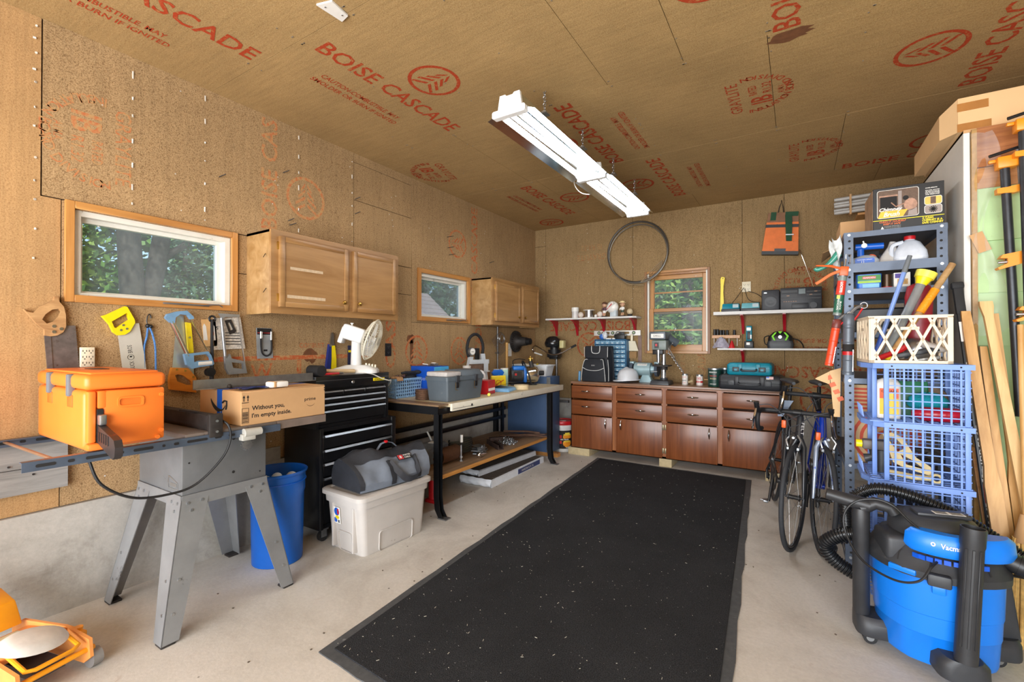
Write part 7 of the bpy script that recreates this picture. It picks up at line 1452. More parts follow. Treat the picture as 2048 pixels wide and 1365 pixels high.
MB(Mc).loft([[(0.02,0.2,.075),(0.08,0.2,.075),(0.08,0.2,.079),(0.02,0.2,.079)],[(0.035,0.08,.09),(0.095,0.08,.09),(0.095,0.08,.094),(0.035,0.08,.094)],[(0.055,-0.07,.095),(0.105,-0.07,.095),(0.105,-0.07,.099),(0.055,-0.07,.099)]],smooth=False).box(0.02,0.135,0.19,0.235,.06,.068).box(-0.11,-0.06,0.15,0.235,.06,.066).build('strap',mat('strap_green',(32,72,46),0.8),t,'stuff');MB(Mc).box(0.045,0.115,-0.01,0.0,.092,.1).build('buckle',GALV,t);MB().tube([(-0.03,0.20,.05),(-0.01,0.30,.03),(0.01,0.36,.012),(0.02,0.30,.03),(0.03,0.20,.05)],0.004,6).cyl((0.008,0.355,0),(0.008,0.365,0.03),0.004,n=8).build('hook',IRON,t)
t = T('tube_bundle', 'bundle of long fluorescent tubes stored high in the back right corner', 'tubes', tr(0.30, 5.12, 2.50))
b = MB()
for(y,z)in((0,.13),(.03,.10),(0,.07),(.035,.04),(0,.01)):b.cyl((0,y,z),(0.40,y-.02,z+.005),0.017,n=12).cyl((-0.012,y,z),(0,y,z),0.015,n=10)
b.build('tube',mat('tube_glass_grey',(176,172,166),0.25,var=0.1),t,'stuff');MB().box(0.10,0.115,-0.03,0.06,-0.02,0.16).box(0.30,0.315,-0.03,0.06,-0.02,0.16).build('tie',CARD,t,'stuff');MB().box(0.16,0.22,0.0,0.43,-0.03,-0.012).build('wall_arm',PINE,t)

# ------------------------------------------------------------------ slotted steel shelving unit
SHB = mat('shelving_blue_grey', (84, 94, 110), 0.4, 0.4, var=0.1, wear=(120, 126, 134), wearamt=0.12)
t = T('steel_shelving', 'blue-grey slotted steel shelving unit behind the bikes and baskets', 'shelving', tr(0.445, 3.66, 0))
px, py = 0.218, 0.44
for sx in (-1, 1):
    for sy in (-1, 1):
        b=MB();x,y=sx*px,sy*py;b.box(min(x,x-sx*0.042),max(x,x-sx*0.042),y-0.0015,y+0.0015,0,1.945);b.box(x-0.0015,x+0.0015,min(y,y-sy*0.042),max(y,y-sy*0.042),0,1.945);p=b.build('post',SHB,t)
        q = MB()
        for k in range(46):
            z=0.05+k*0.041;q.cyl((x-sx*0.024,y-0.0022,z),(x-sx*0.024,y+0.0022,z),0.0065,n=8);q.cyl((x-0.0022,y-sy*0.024,z),(x+0.0022,y-sy*0.024,z),0.0065,n=8)
        q.build('holes', INKBLACK, p)
SHELF_Z = [0.12, 0.45, 0.80, 1.13, 1.36, 1.600, 1.716, 1.925]
for z in (0.10, 0.62, 1.10, 1.36, 1.605, 1.728, 1.925):
    h = 0.05 if z in (1.728,) else 0.03
    b=MB();b.box(-px+.002,px-.002,-py+.002,py-.002,z+h-0.016,z+h-0.013);b.box(-px+.002,px-.002,-py-.0028,-py-.0018,z-0.012,z+h-0.012);b.box(-px+.002,px-.002,py+.0018,py+.0028,z-0.012,z+h-.012);b.box(-px-.0028,-px-.0018,-py,py,z-0.012,z+h-.012);b.box(px+.0018,px+.0028,-py,py,z-.012,z+h-.012);b.build('shelf',SHB,t)
    q = MB()
    for sx in (-1, 1): q.cyl((sx * (px - .022), -py - .006, z + .004), (sx * (px - .022), -py, z + .004), 0.008, n=6)
    q.build('bolt', GALV, t)
# box on top
zt = 1.944
t=T('chimney_brush_box','black printed carton with fireplace photo on top of the steel shelving','box',tr(0.508,3.40,zt)@rotm(z=1.5))
bx = MB().box(-0.15, 0.15, -0.14, 0.14, 0, 0.236, bev=0.002, seg=1).build('carton', mat('carton_black', (26, 26, 28), 0.45), t)
MB().box(-0.1512,-0.15,-0.135,0.135,0.005,0.23).build('side_print',mat('carton_side',(150,118,92),0.5,var=0.4,scale=16),bx)
Mf=frame((0,-0.1404,0),(1,0,0),(0,0,1),(0,-1,0));b=MB(Mf);cm=[PAPER,mat('p_brown',(96,74,58),0.5,var=0.3,scale=50),INKBLACK,mat('p_gold',(226,178,52),0.5),mat('p_tan',(170,130,108),0.5,var=0.3,scale=60),mat('p_yellow',(250,226,30),0.5),mat('p_orange',(226,110,40),0.5),mat('p_glow',(232,176,84),0.5,var=0.2),mat('p_grey',(150,138,132),0.5)]
b.prism(rrect(-0.132,0.047,0.066,0.222,0.012),0,0.0003,0);b.prism(rrect(-0.130,0.045,0.068,0.220,0.011),0.0003,0.0006,1)
b.box(-0.118,-0.045,0.115,0.185,0.0006,0.0009,2);b.box(-0.122,-0.042,0.183,0.192,0.0006,0.0009,4);b.box(-0.04,-0.025,0.10,0.21,0.0006,0.0009,8);b.box(-0.06,-0.045,0.07,0.11,0.0006,0.0009,4)
b.prism(arc(0.012,0.13,0.028,0,360,14,0.034)[:-1],0.0006,0.0009,4);b.prism(arc(-0.008,0.168,0.013,0,360,12)[:-1],0.0006,0.0009,2);b.prism([(0.0,0.07),(0.04,0.07),(0.038,0.11),(0.005,0.10)],0.0006,0.0009,8);b.tube([(-0.01,0.14,0.0009),(-0.05,0.125,0.0009),(-0.07,0.15,0.0009)],0.003,5,4)
b.prism([(-0.13, 0.068), (-0.02, 0.068), (0.0, 0.105), (-0.115, 0.105)], 0.0009, 0.0012, 3)
lettering(b,'Chimney',tr(-0.122,0.098,0.0014),0.10,0.026,0,shear=0.3,bold=0.02);lettering(b,'Brush',tr(-0.104,0.074,0.0014),0.07,0.024,0,shear=0.3,bold=0.02)
b.box(-0.15, 0.15, 0.054, 0.057, 0, 0.0004, 5)
lettering(b,'CLEAN IT YOURSELF',tr(-0.122,0.041,0.0004),0.115,0.010,6,shear=0.2,bold=0.02);lettering(b,'KEEP IT SAFE',tr(-0.105,0.028,0.0004),0.075,0.010,6,shear=0.2,bold=0.02)
for k in range(3): lettering(b, 'for wood stoves and open fireplaces', tr(-0.10, 0.019 - k * .007, 0.0004), 0.07, 0.004, 0)
lettering(b,'A CLEAN',tr(0.06,0.041,0.0004),0.045,0.011,5,bold=0.03);lettering(b,'CHIMNEY IS A',tr(0.06,0.028,0.0004),0.082,0.011,5,bold=0.03);lettering(b,'SAFE CHIMNEY',tr(0.06,0.015,0.0004),0.086,0.011,5,bold=0.03)
lettering(b, 'AVAILABLE IN', tr(0.073, 0.203, 0.0004), 0.048, 0.005, 0, bold=.03)
for k,s in enumerate(('SQUARE, ROUND','OR RECTANGULAR','FOR WOOD STOVES','AND FIREPLACES')):lettering(b,s,tr(0.073,0.190-k*.0075,0.0004),0.058,0.005,0,bold=.03)
for(z0,m)in((0.115,7),(0.068,8)):b.prism(rrect(0.069,0.141,z0,z0+0.045,0.01),0,0.0003,0);b.prism(rrect(0.071,0.139,z0+.002,z0+0.043,0.009),0.0003,0.0006,m)
b.box(0.094, 0.116, 0.119, 0.157, 0.0006, 0.0009, 1); 
for a in range(0, 180, 30): b.box(-0.018, 0.018, -0.002, 0.002, 0.0006, 0.0009, 2, M=tr(0.105, 0.09, 0) @ rotm(z=a))
b.prism([(-0.118,0.002),(-0.10,0.002),(-0.104,0.012),(-0.109,0.022),(-0.114,0.012)],0.0004,0.0007,0);b.build('print',cm,bx)
t=T('open_carton','opened brown carton with loose flaps on top of the shelving, behind the printed one','box',tr(0.37,3.86,zt));MB().box(-0.13,0.18,-0.16,0.20,0,0.17,bev=0.002,seg=1).build('carton',CARD,t)
b=MB();b.hexa([(-0.135,-0.16,0.02),(-0.13,-0.16,0.02),(-0.13,0.05,0.02),(-0.135,0.05,0.02)],[(-0.23,-0.19,-0.03),(-0.225,-0.19,-0.03),(-0.225,0.02,-0.06),(-0.23,0.02,-0.06)]);b.hexa([(-0.13,-0.165,0.0),(0.0,-0.165,0),(0.0,-0.16,0),(-0.13,-0.16,0)],[(-0.11,-0.24,0.07),(0.0,-0.24,0.05),(0.0,-0.235,0.05),(-0.11,-0.235,0.07)]);b.build('flap',CARD,t,'stuff')
t = T('plastic_wrap', 'crumpled clear wrap with a green bottle neck hanging at the shelving top', 'wrap', tr(0.21, 3.24, 1.80)); 
b=MB();b.grid(lambda u,v:(-0.004-0.05*(1-v)*u+0.01*math.sin(9*u+7*v),-0.06+0.10*u+.01*math.sin(11*v),0.12-0.24*v+0.015*math.sin(13*u)),12,16);b.build('film',mat('wrap_clear',(214,220,220),0.2,var=0.15,scale=30),t)
b=MB();b.tube(smooth_pts([(-0.01,-0.03,0.03),(-0.06,-0.03,-0.03),(-0.11,-0.03,-0.055),(-0.12,-0.03,-0.045)]),[0.02,0.019,0.018,0.016,0.015,0.014,0.013,0.012,0.012,0.012,0.012,0.012,0.012,0.012,0.012,0.012,0.012,0.012,0.012][:19],10);b.build('neck',mat('bottle_green',(70,160,140),0.15,trans=0.3),t)
# inside the top bays
t = T('sprayer_bottle', 'grey hose-end sprayer bottle with blue nozzle on the upper shelf', 'sprayer', tr(0.335, 3.36, 1.7655))
MB().loft([rr(0.065,0.04,0.02,0),rr(0.065,0.04,0.02,0.03),rr(0.05,0.035,0.02,0.05),rr(0.02,0.02,0.015,0.062)]).build('bottle',mat('bottle_grey',(160,164,170),0.4),t);MB().cyl((-0.02,0,0.06),(-0.02,0,0.10),0.017,n=14).cyl((-0.045,0,0.115),(0.085,0,0.112),0.018,n=16).build('nozzle',BLUE,t);MB().cyl((-0.005,-0.022,0.118),(-0.005,-0.02,0.118),0.014,n=14).tube([(-0.005,-0.02,0.125),(-0.01,-0.02,0.145)],0.004,6).build('valve',WHITE,t)
lb=MB(frame((0.0,-0.041,0.03),(1,0,0),(0,0,1),(0,-1,0)));lb.prism(rrect(-0.05,0.04,-0.022,0.012,0.008),0,0.001,0);lettering(lb,'12',tr(-0.02,-0.016,0.0012),None,0.012,1);lettering(lb,'GARDEN SPRAY',tr(-0.04,0.0,0.0012),0.07,0.006,1);lb.build('label',[BLUE,WHITE],t)
t=T('bug_spray_card','round red no-bugs sign label with black board behind the sprayer','label card',tr(0.36,3.44,1.7655));MB().box(-0.09,0.05,0.01,0.02,0,0.10).build('board',INKBLACK,t);b=MB(frame((0.015,0.009,0.055),(1,0,0),(0,0,1),(0,-1,0)));b.cyl((0,0,0),(0,0,.001),0.026,n=20,m=0);b.torus((0,0,0.0015),0.023,0.004,24,5,m=1);b.box(-0.022,0.022,-0.003,0.003,0.001,0.003,1,M=rotm(z=-40));b.box(-0.006,0.006,-0.01,0.01,0.001,0.002,2,M=rotm(z=30))
lettering(b,'how to',tr(-0.10,0.004,0),0.05,0.012,0);lettering(b,'treat',tr(-0.09,-0.016,0),0.045,0.012,0);b.build('sign',[PAPER,ORANGE,INKBLACK],t)
t=T('white_jug','white plastic gallon jug with red cap tilted on the upper shelf','jug',tr(0.535,3.36,1.766)@rotm(z=-4));MB().loft([rr(0.072,0.065,0.03,0),rr(0.075,0.07,0.03,0.025),rr(0.074,0.07,0.03,0.028),rr(0.07,0.066,0.03,0.06),rr(0.045,0.045,0.03,0.11),rr(0.022,0.022,0.018,0.128),rr(0.022,0.022,0.018,0.138)]).build('jug',mat('jug_white',(206,212,222),0.35),t);MB().cyl((0,0,0.13),(0,0,0.15),0.026,n=18).build('cap',RED,t);MB().tube(smooth_pts([(-0.03,-0.03,0.115),(-0.075,-0.03,0.10),(-0.082,-0.03,0.05),(-0.07,-0.03,0.03)]),0.011,8).build('handle',mat('jug_white2',(206,212,222),0.35),t)
t=T('clear_jug','clear plastic funnel-shaped jug leaning beside the white jug','jug',tr(0.445,3.37,1.7655)@rotm(y=8));MB().loft([rr(0.05,0.05,0.02,0.008),rr(0.045,0.045,0.02,0.04),rr(0.02,0.02,0.015,0.10),rr(0.015,0.015,0.012,0.13)]).build('jug',mat('jug_clear',(190,186,182),0.3),t)
t=T('wipes_tub','low tub with blue and green garden label on the second shelf','tub',tr(0.344,3.31,1.622));MB().loft([rr(0.055,0.04,0.015,0),rr(0.058,0.042,0.015,0.085)]).build('tub',mat('tub_blue',(30,100,190),0.4,var=0.2,scale=40),t);b=MB(frame((0,-0.0425,0),(1,0,0),(0,0,1),(0,-1,0)));b.box(-0.052,0.052,0.05,0.08,0,0.001,0);b.box(-0.03,0.03,0.058,0.072,0.001,0.0015,1);b.box(-0.052,0.052,0.035,0.048,0,0.001,2);b.box(-0.03,0.045,0.008,0.03,0,0.001,3);lettering(b,'GARDEN',tr(-0.027,0.061,0.0016),0.054,0.008,4);b.build('label',[mat('lab_green',(60,130,50),0.5),RED,mat('lab_lime',(150,190,60),0.5),mat('lab_sky',(120,180,226),0.5),WHITE],t)
t=T('brown_can','dark brown can with red base band on the second shelf','can',tr(0.428,3.31,1.622));MB().cyl((0,0,0),(0,0,0.012),0.0235,n=18).build('band',RED,t);MB().cyl((0,0,0.012),(0,0,0.08),0.023,n=18).build('body',mat('can_brown',(70,52,36),0.25,0.5),t)
t=T('seed_carton','small white and purple printed carton on the second shelf','box',tr(0.49,3.315,1.622));MB().box(-0.035,0.035,-0.03,0.03,0,0.085).build('carton',PAPER,t);MB().box(-0.02,0.025,-0.0312,-0.03,0.02,0.05).build('picture',mat('pic_amber',(190,150,90),0.5,var=0.4,scale=60),t);MB().box(-0.03,0.0,-0.0312,-0.03,0.055,0.08).build('patch',mat('pic_purple',(80,60,150),0.5),t)
t=T('cream_jar','round cream jar at the right end of the second shelf','jar',tr(0.585,3.33,1.622));MB().lathe([(0.03,0),(0.034,0.01),(0.034,0.07),(0.028,0.09),(0,0.09)],18).build('jar',CREAM,t)
t=T('storage_case','wide black case filling the third shelf of the steel unit','case',tr(0.42,3.55,1.376));MB().loft([rr(0.17,0.26,0.02,0),rr(0.175,0.265,0.02,0.07)]).build('base',BLACK,t);MB().loft([rr(0.178,0.268,0.02,0.072),rr(0.178,0.268,0.02,0.13),rr(0.16,0.25,0.02,0.14)]).build('lid',DGREY,t)
# shopping bag behind the post
t=T('paper_bag','tan paper bag with big red-orange stripes on the lower shelves','bag',tr(0.42,3.50,0.637));PB=mat('paper_kraft',(214,178,132),0.8,var=0.05)
bx=MB().box(-0.16,0.155,-0.20,0.2,0,0.44).build('bag',PB,t);b=MB(frame((0,-0.2006,0),(1,0,0),(0,0,1),(0,-1,0)))
for k in range(6): b.box(-0.155, 0.02, 0.30 + k * 0.022 - .0, 0.312 + k * .022, 0, 0.0004)
for r_ in(0.05,0.085,0.12,0.155):b.prism(arc(-0.02,0.14,r_,0,360,30)[:-1]if False else[arc(-0.0,0.14,r_,0,360,30)[:-1],arc(-0.0,0.14,r_-0.016,0,360,30)[:-1]],0,0.0004)
b.build('print', mat('bag_red', (206, 82, 56), 0.7), bx)
t=T('bag_flap','folded kraft paper bag poking out left of the shelving post','bag',tr(0.19,3.34,1.03));b=MB();b.hexa([(-0.01,-0.02,-0.15),(0.02,-0.02,-0.15),(0.02,0.0,-0.15),(-0.01,0.0,-0.15)],[(-0.03,-0.02,0.12),(0.025,-0.02,0.14),(0.025,0.0,0.14),(-0.03,0.0,0.12)]);b.hexa([(-0.03,-0.02,0.118),(-0.028,-0.02,0.04),(-0.028,-0.012,0.04),(-0.03,-0.012,0.118)],[(-0.10,-0.03,0.075),(-0.10,-0.03,0.07),(-0.10,-0.022,0.07),(-0.10,-0.022,0.075)]);b.build('paper',PB,t)
b = MB()
for k in range(4): b.box(-0.012, 0.018, -0.0212, -0.0205, -0.06 + k * .045, -0.035 + k * .045, M=rotm(y=-25) if k < 9 else None)
b.build('print', mat('bag_red2', (216, 110, 76), 0.7), t)
# grease and caulking guns hanging on the front left post
def gun(name, label, x, z, lean, parts, sc=0.78):
    o=T(name,label,'caulking gun' if 'caulk' in name else 'grease gun',tr(x,3.165,z)@rotm(y=lean)@Matrix.Scale(sc,4));parts(o);return o
def caulk(o):
    MB().cyl((0,0,0.16),(0,0,-0.115),0.0265,n=20).build('tube',mat('caulk_tube_grey',(120,132,128),0.35),o);MB().lathe([(0.0272,-0.002),(0.0272,0.10)],20,M=tr(0,0,0.03)).build('label',mat('caulk_red',(214,60,42),0.4),o,label='red label');MB().lathe([(0.0272,-0.10),(0.0272,0.03)],20).build('label',mat('caulk_green',(36,92,72),0.4),o,label='dark green label');b=MB(frame((0,-0.0285,0),(0,0,-1),(1,0,0),(0,-1,0)));lettering(b,'LOCTITE',tr(-0.12,-0.008,0),0.075,0.016,bold=.03);lettering(b,'LANDSCAPE',tr(-0.02,-0.012,0),0.10,0.011);lettering(b,'BLOCK',tr(0.02,0.004,0),0.06,0.010);b.build('print',WHITE,o)
    MB().box(-0.018,0.0,-0.0288,-0.027,0.0,0.025).build('patch',YEL,o);MB().cyl((0,0,-0.115),(0,0,-0.12),0.03,n=18).cyl((0,0,0.16),(0,0,0.168),0.03,n=18).box(-0.004,0.004,0.026,0.032,-0.12,0.168).build('cradle',DULL,o)
    MB().box(-0.022,0.03,-0.012,0.012,0.168,0.235,bev=0.006).build('frame',ORANGE,o,label='orange frame');MB().tube(smooth_pts([(-0.02,0,0.20),(-0.07,0,0.175),(-0.12,0,0.13),(-0.155,0,0.10)]),0.011,8).build('grip',mat('grip_orange',(224,120,70),0.5),o);MB().tube([(0.0,0,0.215),(-0.08,0,0.235),(-0.17,0,0.235)],[0.008,0.009,0.004],8).build('trigger',ORANGE,o);MB().cyl((0.005,0,0.17),(0.005,0,0.29),0.005,n=8).tube([(0.005,0,0.29),(0.0,0,0.32),(0.03,0,0.32),(0.03,0,0.25)],0.0035,6).build('plunger',STEEL,o)
gun('caulking_gun', 'orange caulking gun loaded with a red and green cartridge', 0.200, 1.565, 7, caulk)
def grease(m, wm):
    def f(o):
        MB().cyl((0, 0, -0.30), (0, 0, -0.02), 0.0265, n=20).build('barrel', m, o)
        for z in (-0.04, -0.12, -0.22, -0.285): MB().torus((0, 0, z), 0.027, 0.0025, 20, 6).build('ring', m, o)
        MB().lathe([(0.0275,-0.025),(0.029,-0.02),(0.029,0.03),(0.02,0.04),(0,0.04)],18).build('head',wm,o);MB().tube(smooth_pts([(0,0,0.03),(0.03,-0.01,0.07),(0.06,-0.01,0.085)]),0.009,8).torus((0.065,-0.01,0.085),0.016,0.004,18,6,ax='Y').build('handle',DULL,o);MB().tube([(0.06,-0.01,0.07),(0.04,-0.01,0.03),(0.02,-0.01,0.0)],0.005,6).build('lever',RED,o);MB().cyl((0.02,-0.028,-0.28),(0.02,-0.028,-0.16),0.0025,n=6).build('pin',CHROME,o)
    return f
gun('grease_gun','orange-red grease gun tilted beside the shelving post',0.186,1.42,9,grease(mat('gun_red',(214,70,34),0.35,var=0.08),mat('gun_head',(110,50,44),0.4)))
def g2(o):grease(mat('gun_grey',(94,102,112),0.4,0.2),mat('gun_grey2',(94,102,112),0.4,0.2))(o);b=MB();b.lathe([(0.0272,-0.19),(0.0272,-0.13)],20);q=b.build('label',INKBLACK,o,label='black and red label');MB().lathe([(0.0276,-0.19),(0.0276,-0.17)],20).build('band',RED,q)
gun('grease_gun', 'grey grease gun with black and red label hanging on the post', 0.242, 1.44, 1, g2, 1.0)

# ------------------------------------------------------------------ stacked blue baskets with cream crate
BAS = mat('basket_blue', (112, 146, 216), 0.45, var=0.06)
def basket(first, z0):
    o = T('stacking_basket', 'blue', 'basket', tr(0.50, 3.03, z0)); X0, X1, Y0, Y1, H = -0.165, 0.165, -0.17, 0.16, 0.284
    b = MB(); w = 0.0035
    for k in range(1,9):x=X0+0.03+(X1-X0-0.03)*k/9;b.box(x-w,x+w,Y0-w,Y0+w,0.0,H-.02);b.box(x-w,x+w,Y1-w,Y1+w,0.0,H-.02)
    for k in range(1,8):z=H*k/8;b.box(X0+.03,X1,Y0-.0025,Y0+.0025,z-.0025,z+.0025);b.box(X0,X1,Y1-.0025,Y1+.0025,z-.0025,z+.0025);b.box(X1-.0025,X1+.0025,Y0,Y1,z-.0025,z+.0025)
    for k in range(1, 8): y = Y0 + (Y1 - Y0) * k / 8; b.box(X1 - w, X1 + w, y - w, y + w, 0, H - .02)
    b.build('mesh', BAS, o)
    for(x,y)in((X0+.03,Y0),(X1-.012,Y0),(X1-.012,Y1),(X0+.0,Y1),(X0-0.005,Y0+.10)):MB().box(x-.010,x+.010,y-.008,y+.008,0,H-0.01,bev=0.003).build('corner_post',BAS,o)
    b=MB();outer=[(X0+.02,Y0-.012),(X1+.012,Y0-.012),(X1+.012,Y1+.012),(X0-.055,Y1+.012),(X0-.06,Y0+.10),(X0-.02,Y0+.01)];inner=[(X0+.035,Y0+.008),(X1-.008,Y0+.008),(X1-.008,Y1-.008),(X0-.035,Y1-.008),(X0-.04,Y0+.105),(X0-.0,Y0+.03)]
    b.prism([outer, inner], H - 0.024, H); b.build('rim', BAS, o)
    b = MB()
    for k in range(9): x = X0 - .03 + 0.2 * 0 + (X1 - X0 + .03) * k / 8; b.box(x - .004, x + .004, Y0, Y1, 0.0, 0.005)
    for k in range(9): y = Y0 + (Y1 - Y0) * k / 8; b.box(X0 - .03, X1, y - .004, y + .004, 0.0, 0.005)
    for k in range(6):y=Y0+.12+.19*k/5;b.hexa([(X0-.05,y-.003,.004),(X0-.045,y-.003,.004),(X0-.045,y+.003,.004),(X0-.05,y+.003,.004)],[(X0-.058,y-.003,.06),(X0-.053,y-.003,.06),(X0-.053,y+.003,.06),(X0-.058,y+.003,.06)])
    b.build('grille', BAS, o)
    q = MB()
    for x in (X0 + .05, X1 - .035): q.cyl((x, Y0 - .0125, H - .012), (x, Y0 - .0118, H - .012), 0.004, n=8)
    q.build('hole', INKBLACK, o); return o
k0 = basket(True, 0.932); k0['label'] = 'blue lattice stacking basket holding a bleach bottle, topmost of the stack'
again(k0, tr(0.50, 3.03, 0.647), 'blue lattice stacking basket of cream brackets, second from the top')
again(k0, tr(0.50, 3.03, 0.362), 'blue lattice stacking basket just above the black vacuum hose, third from the top')
again(k0, tr(0.50, 3.03, 0.077), 'blue lattice stacking basket behind the vacuum drum, lowest of the stack')
MBf = MB()
for(x,y)in((-.13,-.14),(.14,-.14),(.14,.14),(-.13,.14)):MBf.box(0.50+x-.02,0.50+x+.02,3.03+y-.02,3.03+y+.02,0,0.0765,bev=0.004)
tag(MBf.build('basket_stand', BAS), 'low blue feet carrying the basket stack', 'stand')['kind'] = 'thing'
zb = 0.938
t=T('bleach_bottle','white bottle with orange and yellow label in the top blue basket','bottle',tr(0.385,2.99,zb));MB().loft([rr(0.05,0.035,0.02,0),rr(0.052,0.036,0.02,0.02),rr(0.052,0.036,0.02,0.17),rr(0.04,0.028,0.02,0.19),rr(0.02,0.018,0.012,0.20)]).build('bottle',WHITE,t);b=MB(frame((0,-0.0375,0),(1,0,0),(0,0,1),(0,-1,0)));b.box(-0.035,0.04,0.10,0.15,0,0.001,0);b.box(-0.035,0.04,0.02,0.10,0,0.001,1);b.box(-0.015,0.02,0.02,0.13,0.001,0.0014,2);lettering(b,'CLEAN',tr(-0.028,0.13,0.0015),0.06,0.012,3);b.build('label',[ORANGE,mat('lab_y',(246,206,60),0.5),YEL,INKBLACK],t)
t=T('teal_sponge','fluffy turquoise cloth bundle in the top blue basket','cloth',tr(0.545,3.02,zb));MB().grid(lambda u,v:(0.078*math.cos(2*PI*u)*math.sin(PI*(.02+.96*v))*(1+.08*math.sin(29*u+17*v)),0.06*math.sin(2*PI*u)*math.sin(PI*(.02+.96*v)),0.085-0.045*math.cos(PI*v)+.004*math.sin(37*u)),26,16).build('cloth',mat('turquoise',(10,150,170),0.9,bump=1.0,bscale=160),t)
t=T('red_bottle','red plastic bottle lying at the bottom of the top blue basket','bottle',tr(0.56,2.93,zb));MB().lathe([(0.0,0),(0.03,0.002),(0.034,0.01),(0.034,0.13),(0.018,0.16),(0.013,0.175),(0,0.176)],20,M=frame((0.085,0,0.036),(0,1,0),(0,0,1),(-1,0,0))if False else frame((0.085,0,0.036),(0,-1,0),(0,0,1),(-1,0,0))).build('bottle',mat('dark_red_plastic',(176,20,46),0.3),t);
t=T('green_pouch','green pouch standing behind the turquoise cloth','pouch',tr(0.50,3.10,zb));MB().loft([rr(0.06,0.025,0.01,0),rr(0.062,0.03,0.01,0.10),rr(0.06,0.006,0.004,0.18)]).build('pouch',mat('pouch_green',(20,110,70),0.4,var=0.3,scale=20),t)
t=T('tan_rag','dull brown rag heaped behind the turquoise cloth','rag',tr(0.585,3.12,zb));MB().sphere((0,0,0.085),0.06,sc=(1,.7,1.2)).build('cloth',mat('rag_brown',(130,112,92),0.9,var=0.3,scale=30),t)
zb = 0.653
CRP = mat('cream_bracket', (222, 202, 150), 0.45, var=0.05)
t=T('tool_bracket','cream plastic bracket with triangular holes leaning in the second blue basket','bracket',tr(0.42,2.93,zb+.0));MB(frame((0,0,0.02),(1,0,0),(0,0.3,1),(0,-1,.3))).prism([[(-0.055,0.18),(-0.02,0.19),(0.02,0.17),(0.07,0.08),(0.12,0.045),(0.13,0.0),(0.02,0.03),(-0.02,0.05)],[(-0.04,0.165),(-0.01,0.17),(0.03,0.12),(0.0,0.10)],[(0.01,0.09),(0.05,0.07),(0.10,0.03),(0.03,0.045)]],-0.006,0.006).build('bracket',CRP,t)
t=T('tool_bracket','cream lever arm lying low in the second blue basket','bracket',tr(0.47,2.905,zb));MB().tube([(-0.10,0,0.03),(0.0,0,0.016),(0.07,0,0.018)],[0.012,0.014,0.012],10).torus((0.085,0,0.02),0.018,0.006,18,8,ax='Y').build('arm',CRP,t)
t=T('vacuum_nozzle','grey plastic tool with yellow cap at the open end of the second basket','tool',tr(0.335,3.03,zb));MB().box(-0.05,0.06,-0.03,0.03,0.11,0.16,bev=0.01).build('housing',mat('tool_taupe',(96,88,84),0.5),t);MB().cyl((-0.075,0,0.135),(-0.05,0,0.135),0.02,n=12).build('cap',YEL,t);MB().tube([(0.0,0,0.11),(0.0,0,0.07),(-0.04,0,0.06)],0.022,10).cyl((0.03,0,0.0),(0.03,0,0.11),0.03,n=14).build('body',DGREY,t)
t = T('metal_parts', 'jumble of dark metal parts at the back of the second basket', 'parts', tr(0.55, 3.06, zb)); b = MB()
for k in range(9):b.cyl((random.uniform(-.09,.07),random.uniform(-.06,.06),0.02+.013*k),(random.uniform(-.09,.07),random.uniform(-.06,.06),0.03+.013*k),0.012,n=8)
b.build('contents', IRON, t)
t=T('dark_bags','dark bags and tools filling the third blue basket','bags',tr(0.50,3.04,0.368));MB().sphere((-0.05,0,0.08),0.08,sc=(1,1.2,1)).sphere((0.07,0.02,0.07),0.07,sc=(1,1.3,1)).build('cloth',mat('bag_dark',(40,46,60),0.7,var=0.4,scale=20),t)
# cream milk crate
t=T('milk_crate','cream lattice milk crate of tools on top of the blue baskets','crate',tr(0.4475,3.05,1.2175)@rotm(z=3.5));CRC=mat('crate_cream',(228,212,186),0.5,var=0.05,wear=(196,178,150),wearamt=0.12)
X, Y, H = 0.1525, 0.165, 0.232
MB().box(-X, X, -Y, Y, 0, 0.008).build('bottom', CRC, t)
def lat(par, M, hw, hh, nx):
    b=MB(M);b.box(-hw,-hw+.016,0,hh,-.005,.005).box(hw-.016,hw,0,hh,-.005,.005).box(-hw,hw,0,.014,-.005,.005).box(-hw,hw,hh-.014,hh,-.005,.005).box(-hw-.003,hw+.003,hh-.006,hh,-.008,.006)
    iw = hw - .012; dx = 2 * iw / nx; hc = hh - .024
    def bar(x0, z0, x1, z1): 
        L=math.hypot(x1-x0,z1-z0);a=math.degrees(math.atan2(z1-z0,x1-x0));b.box(0,L,-.0055,.0055,-.004,.004,M=tr(x0,z0,0)@rotm(z=a))
    for k in range(-1, nx + 1):
        for s in (1, -1):
            xa = -iw + dx * k if s > 0 else -iw + dx * (k + 1) ; xb = xa + s * dx * 1.0
            if s > 0: x0, x1 = xa, xa + 1.35 * dx
            else: x0, x1 = xa + .35 * dx, xa - dx
            z0, z1 = .012, .012 + hc
            lo = max(min(x0, x1), -iw); hi = min(max(x0, x1), iw)
            if hi - lo < .02: continue
            f = lambda x: z0 + (x - x0) / (x1 - x0) * (z1 - z0)
            bar(lo, f(lo), hi, f(hi))
    b.box(-.035, .035, hh * .70, hh * .76, -.004, .004)
    b.build('side', CRC, par)
lat(t,frame((0,-Y,0),(1,0,0),(0,0,1),(0,-1,0)),X,H,4);lat(t,frame((0,Y,0),(1,0,0),(0,0,1),(0,-1,0)),X,H,4);lat(t,frame((-X,0,0),(0,1,0),(0,0,1),(1,0,0)),Y,H,4);lat(t,frame((X,0,0),(0,1,0),(0,0,1),(1,0,0)),Y,H,4)
zc = 1.2265
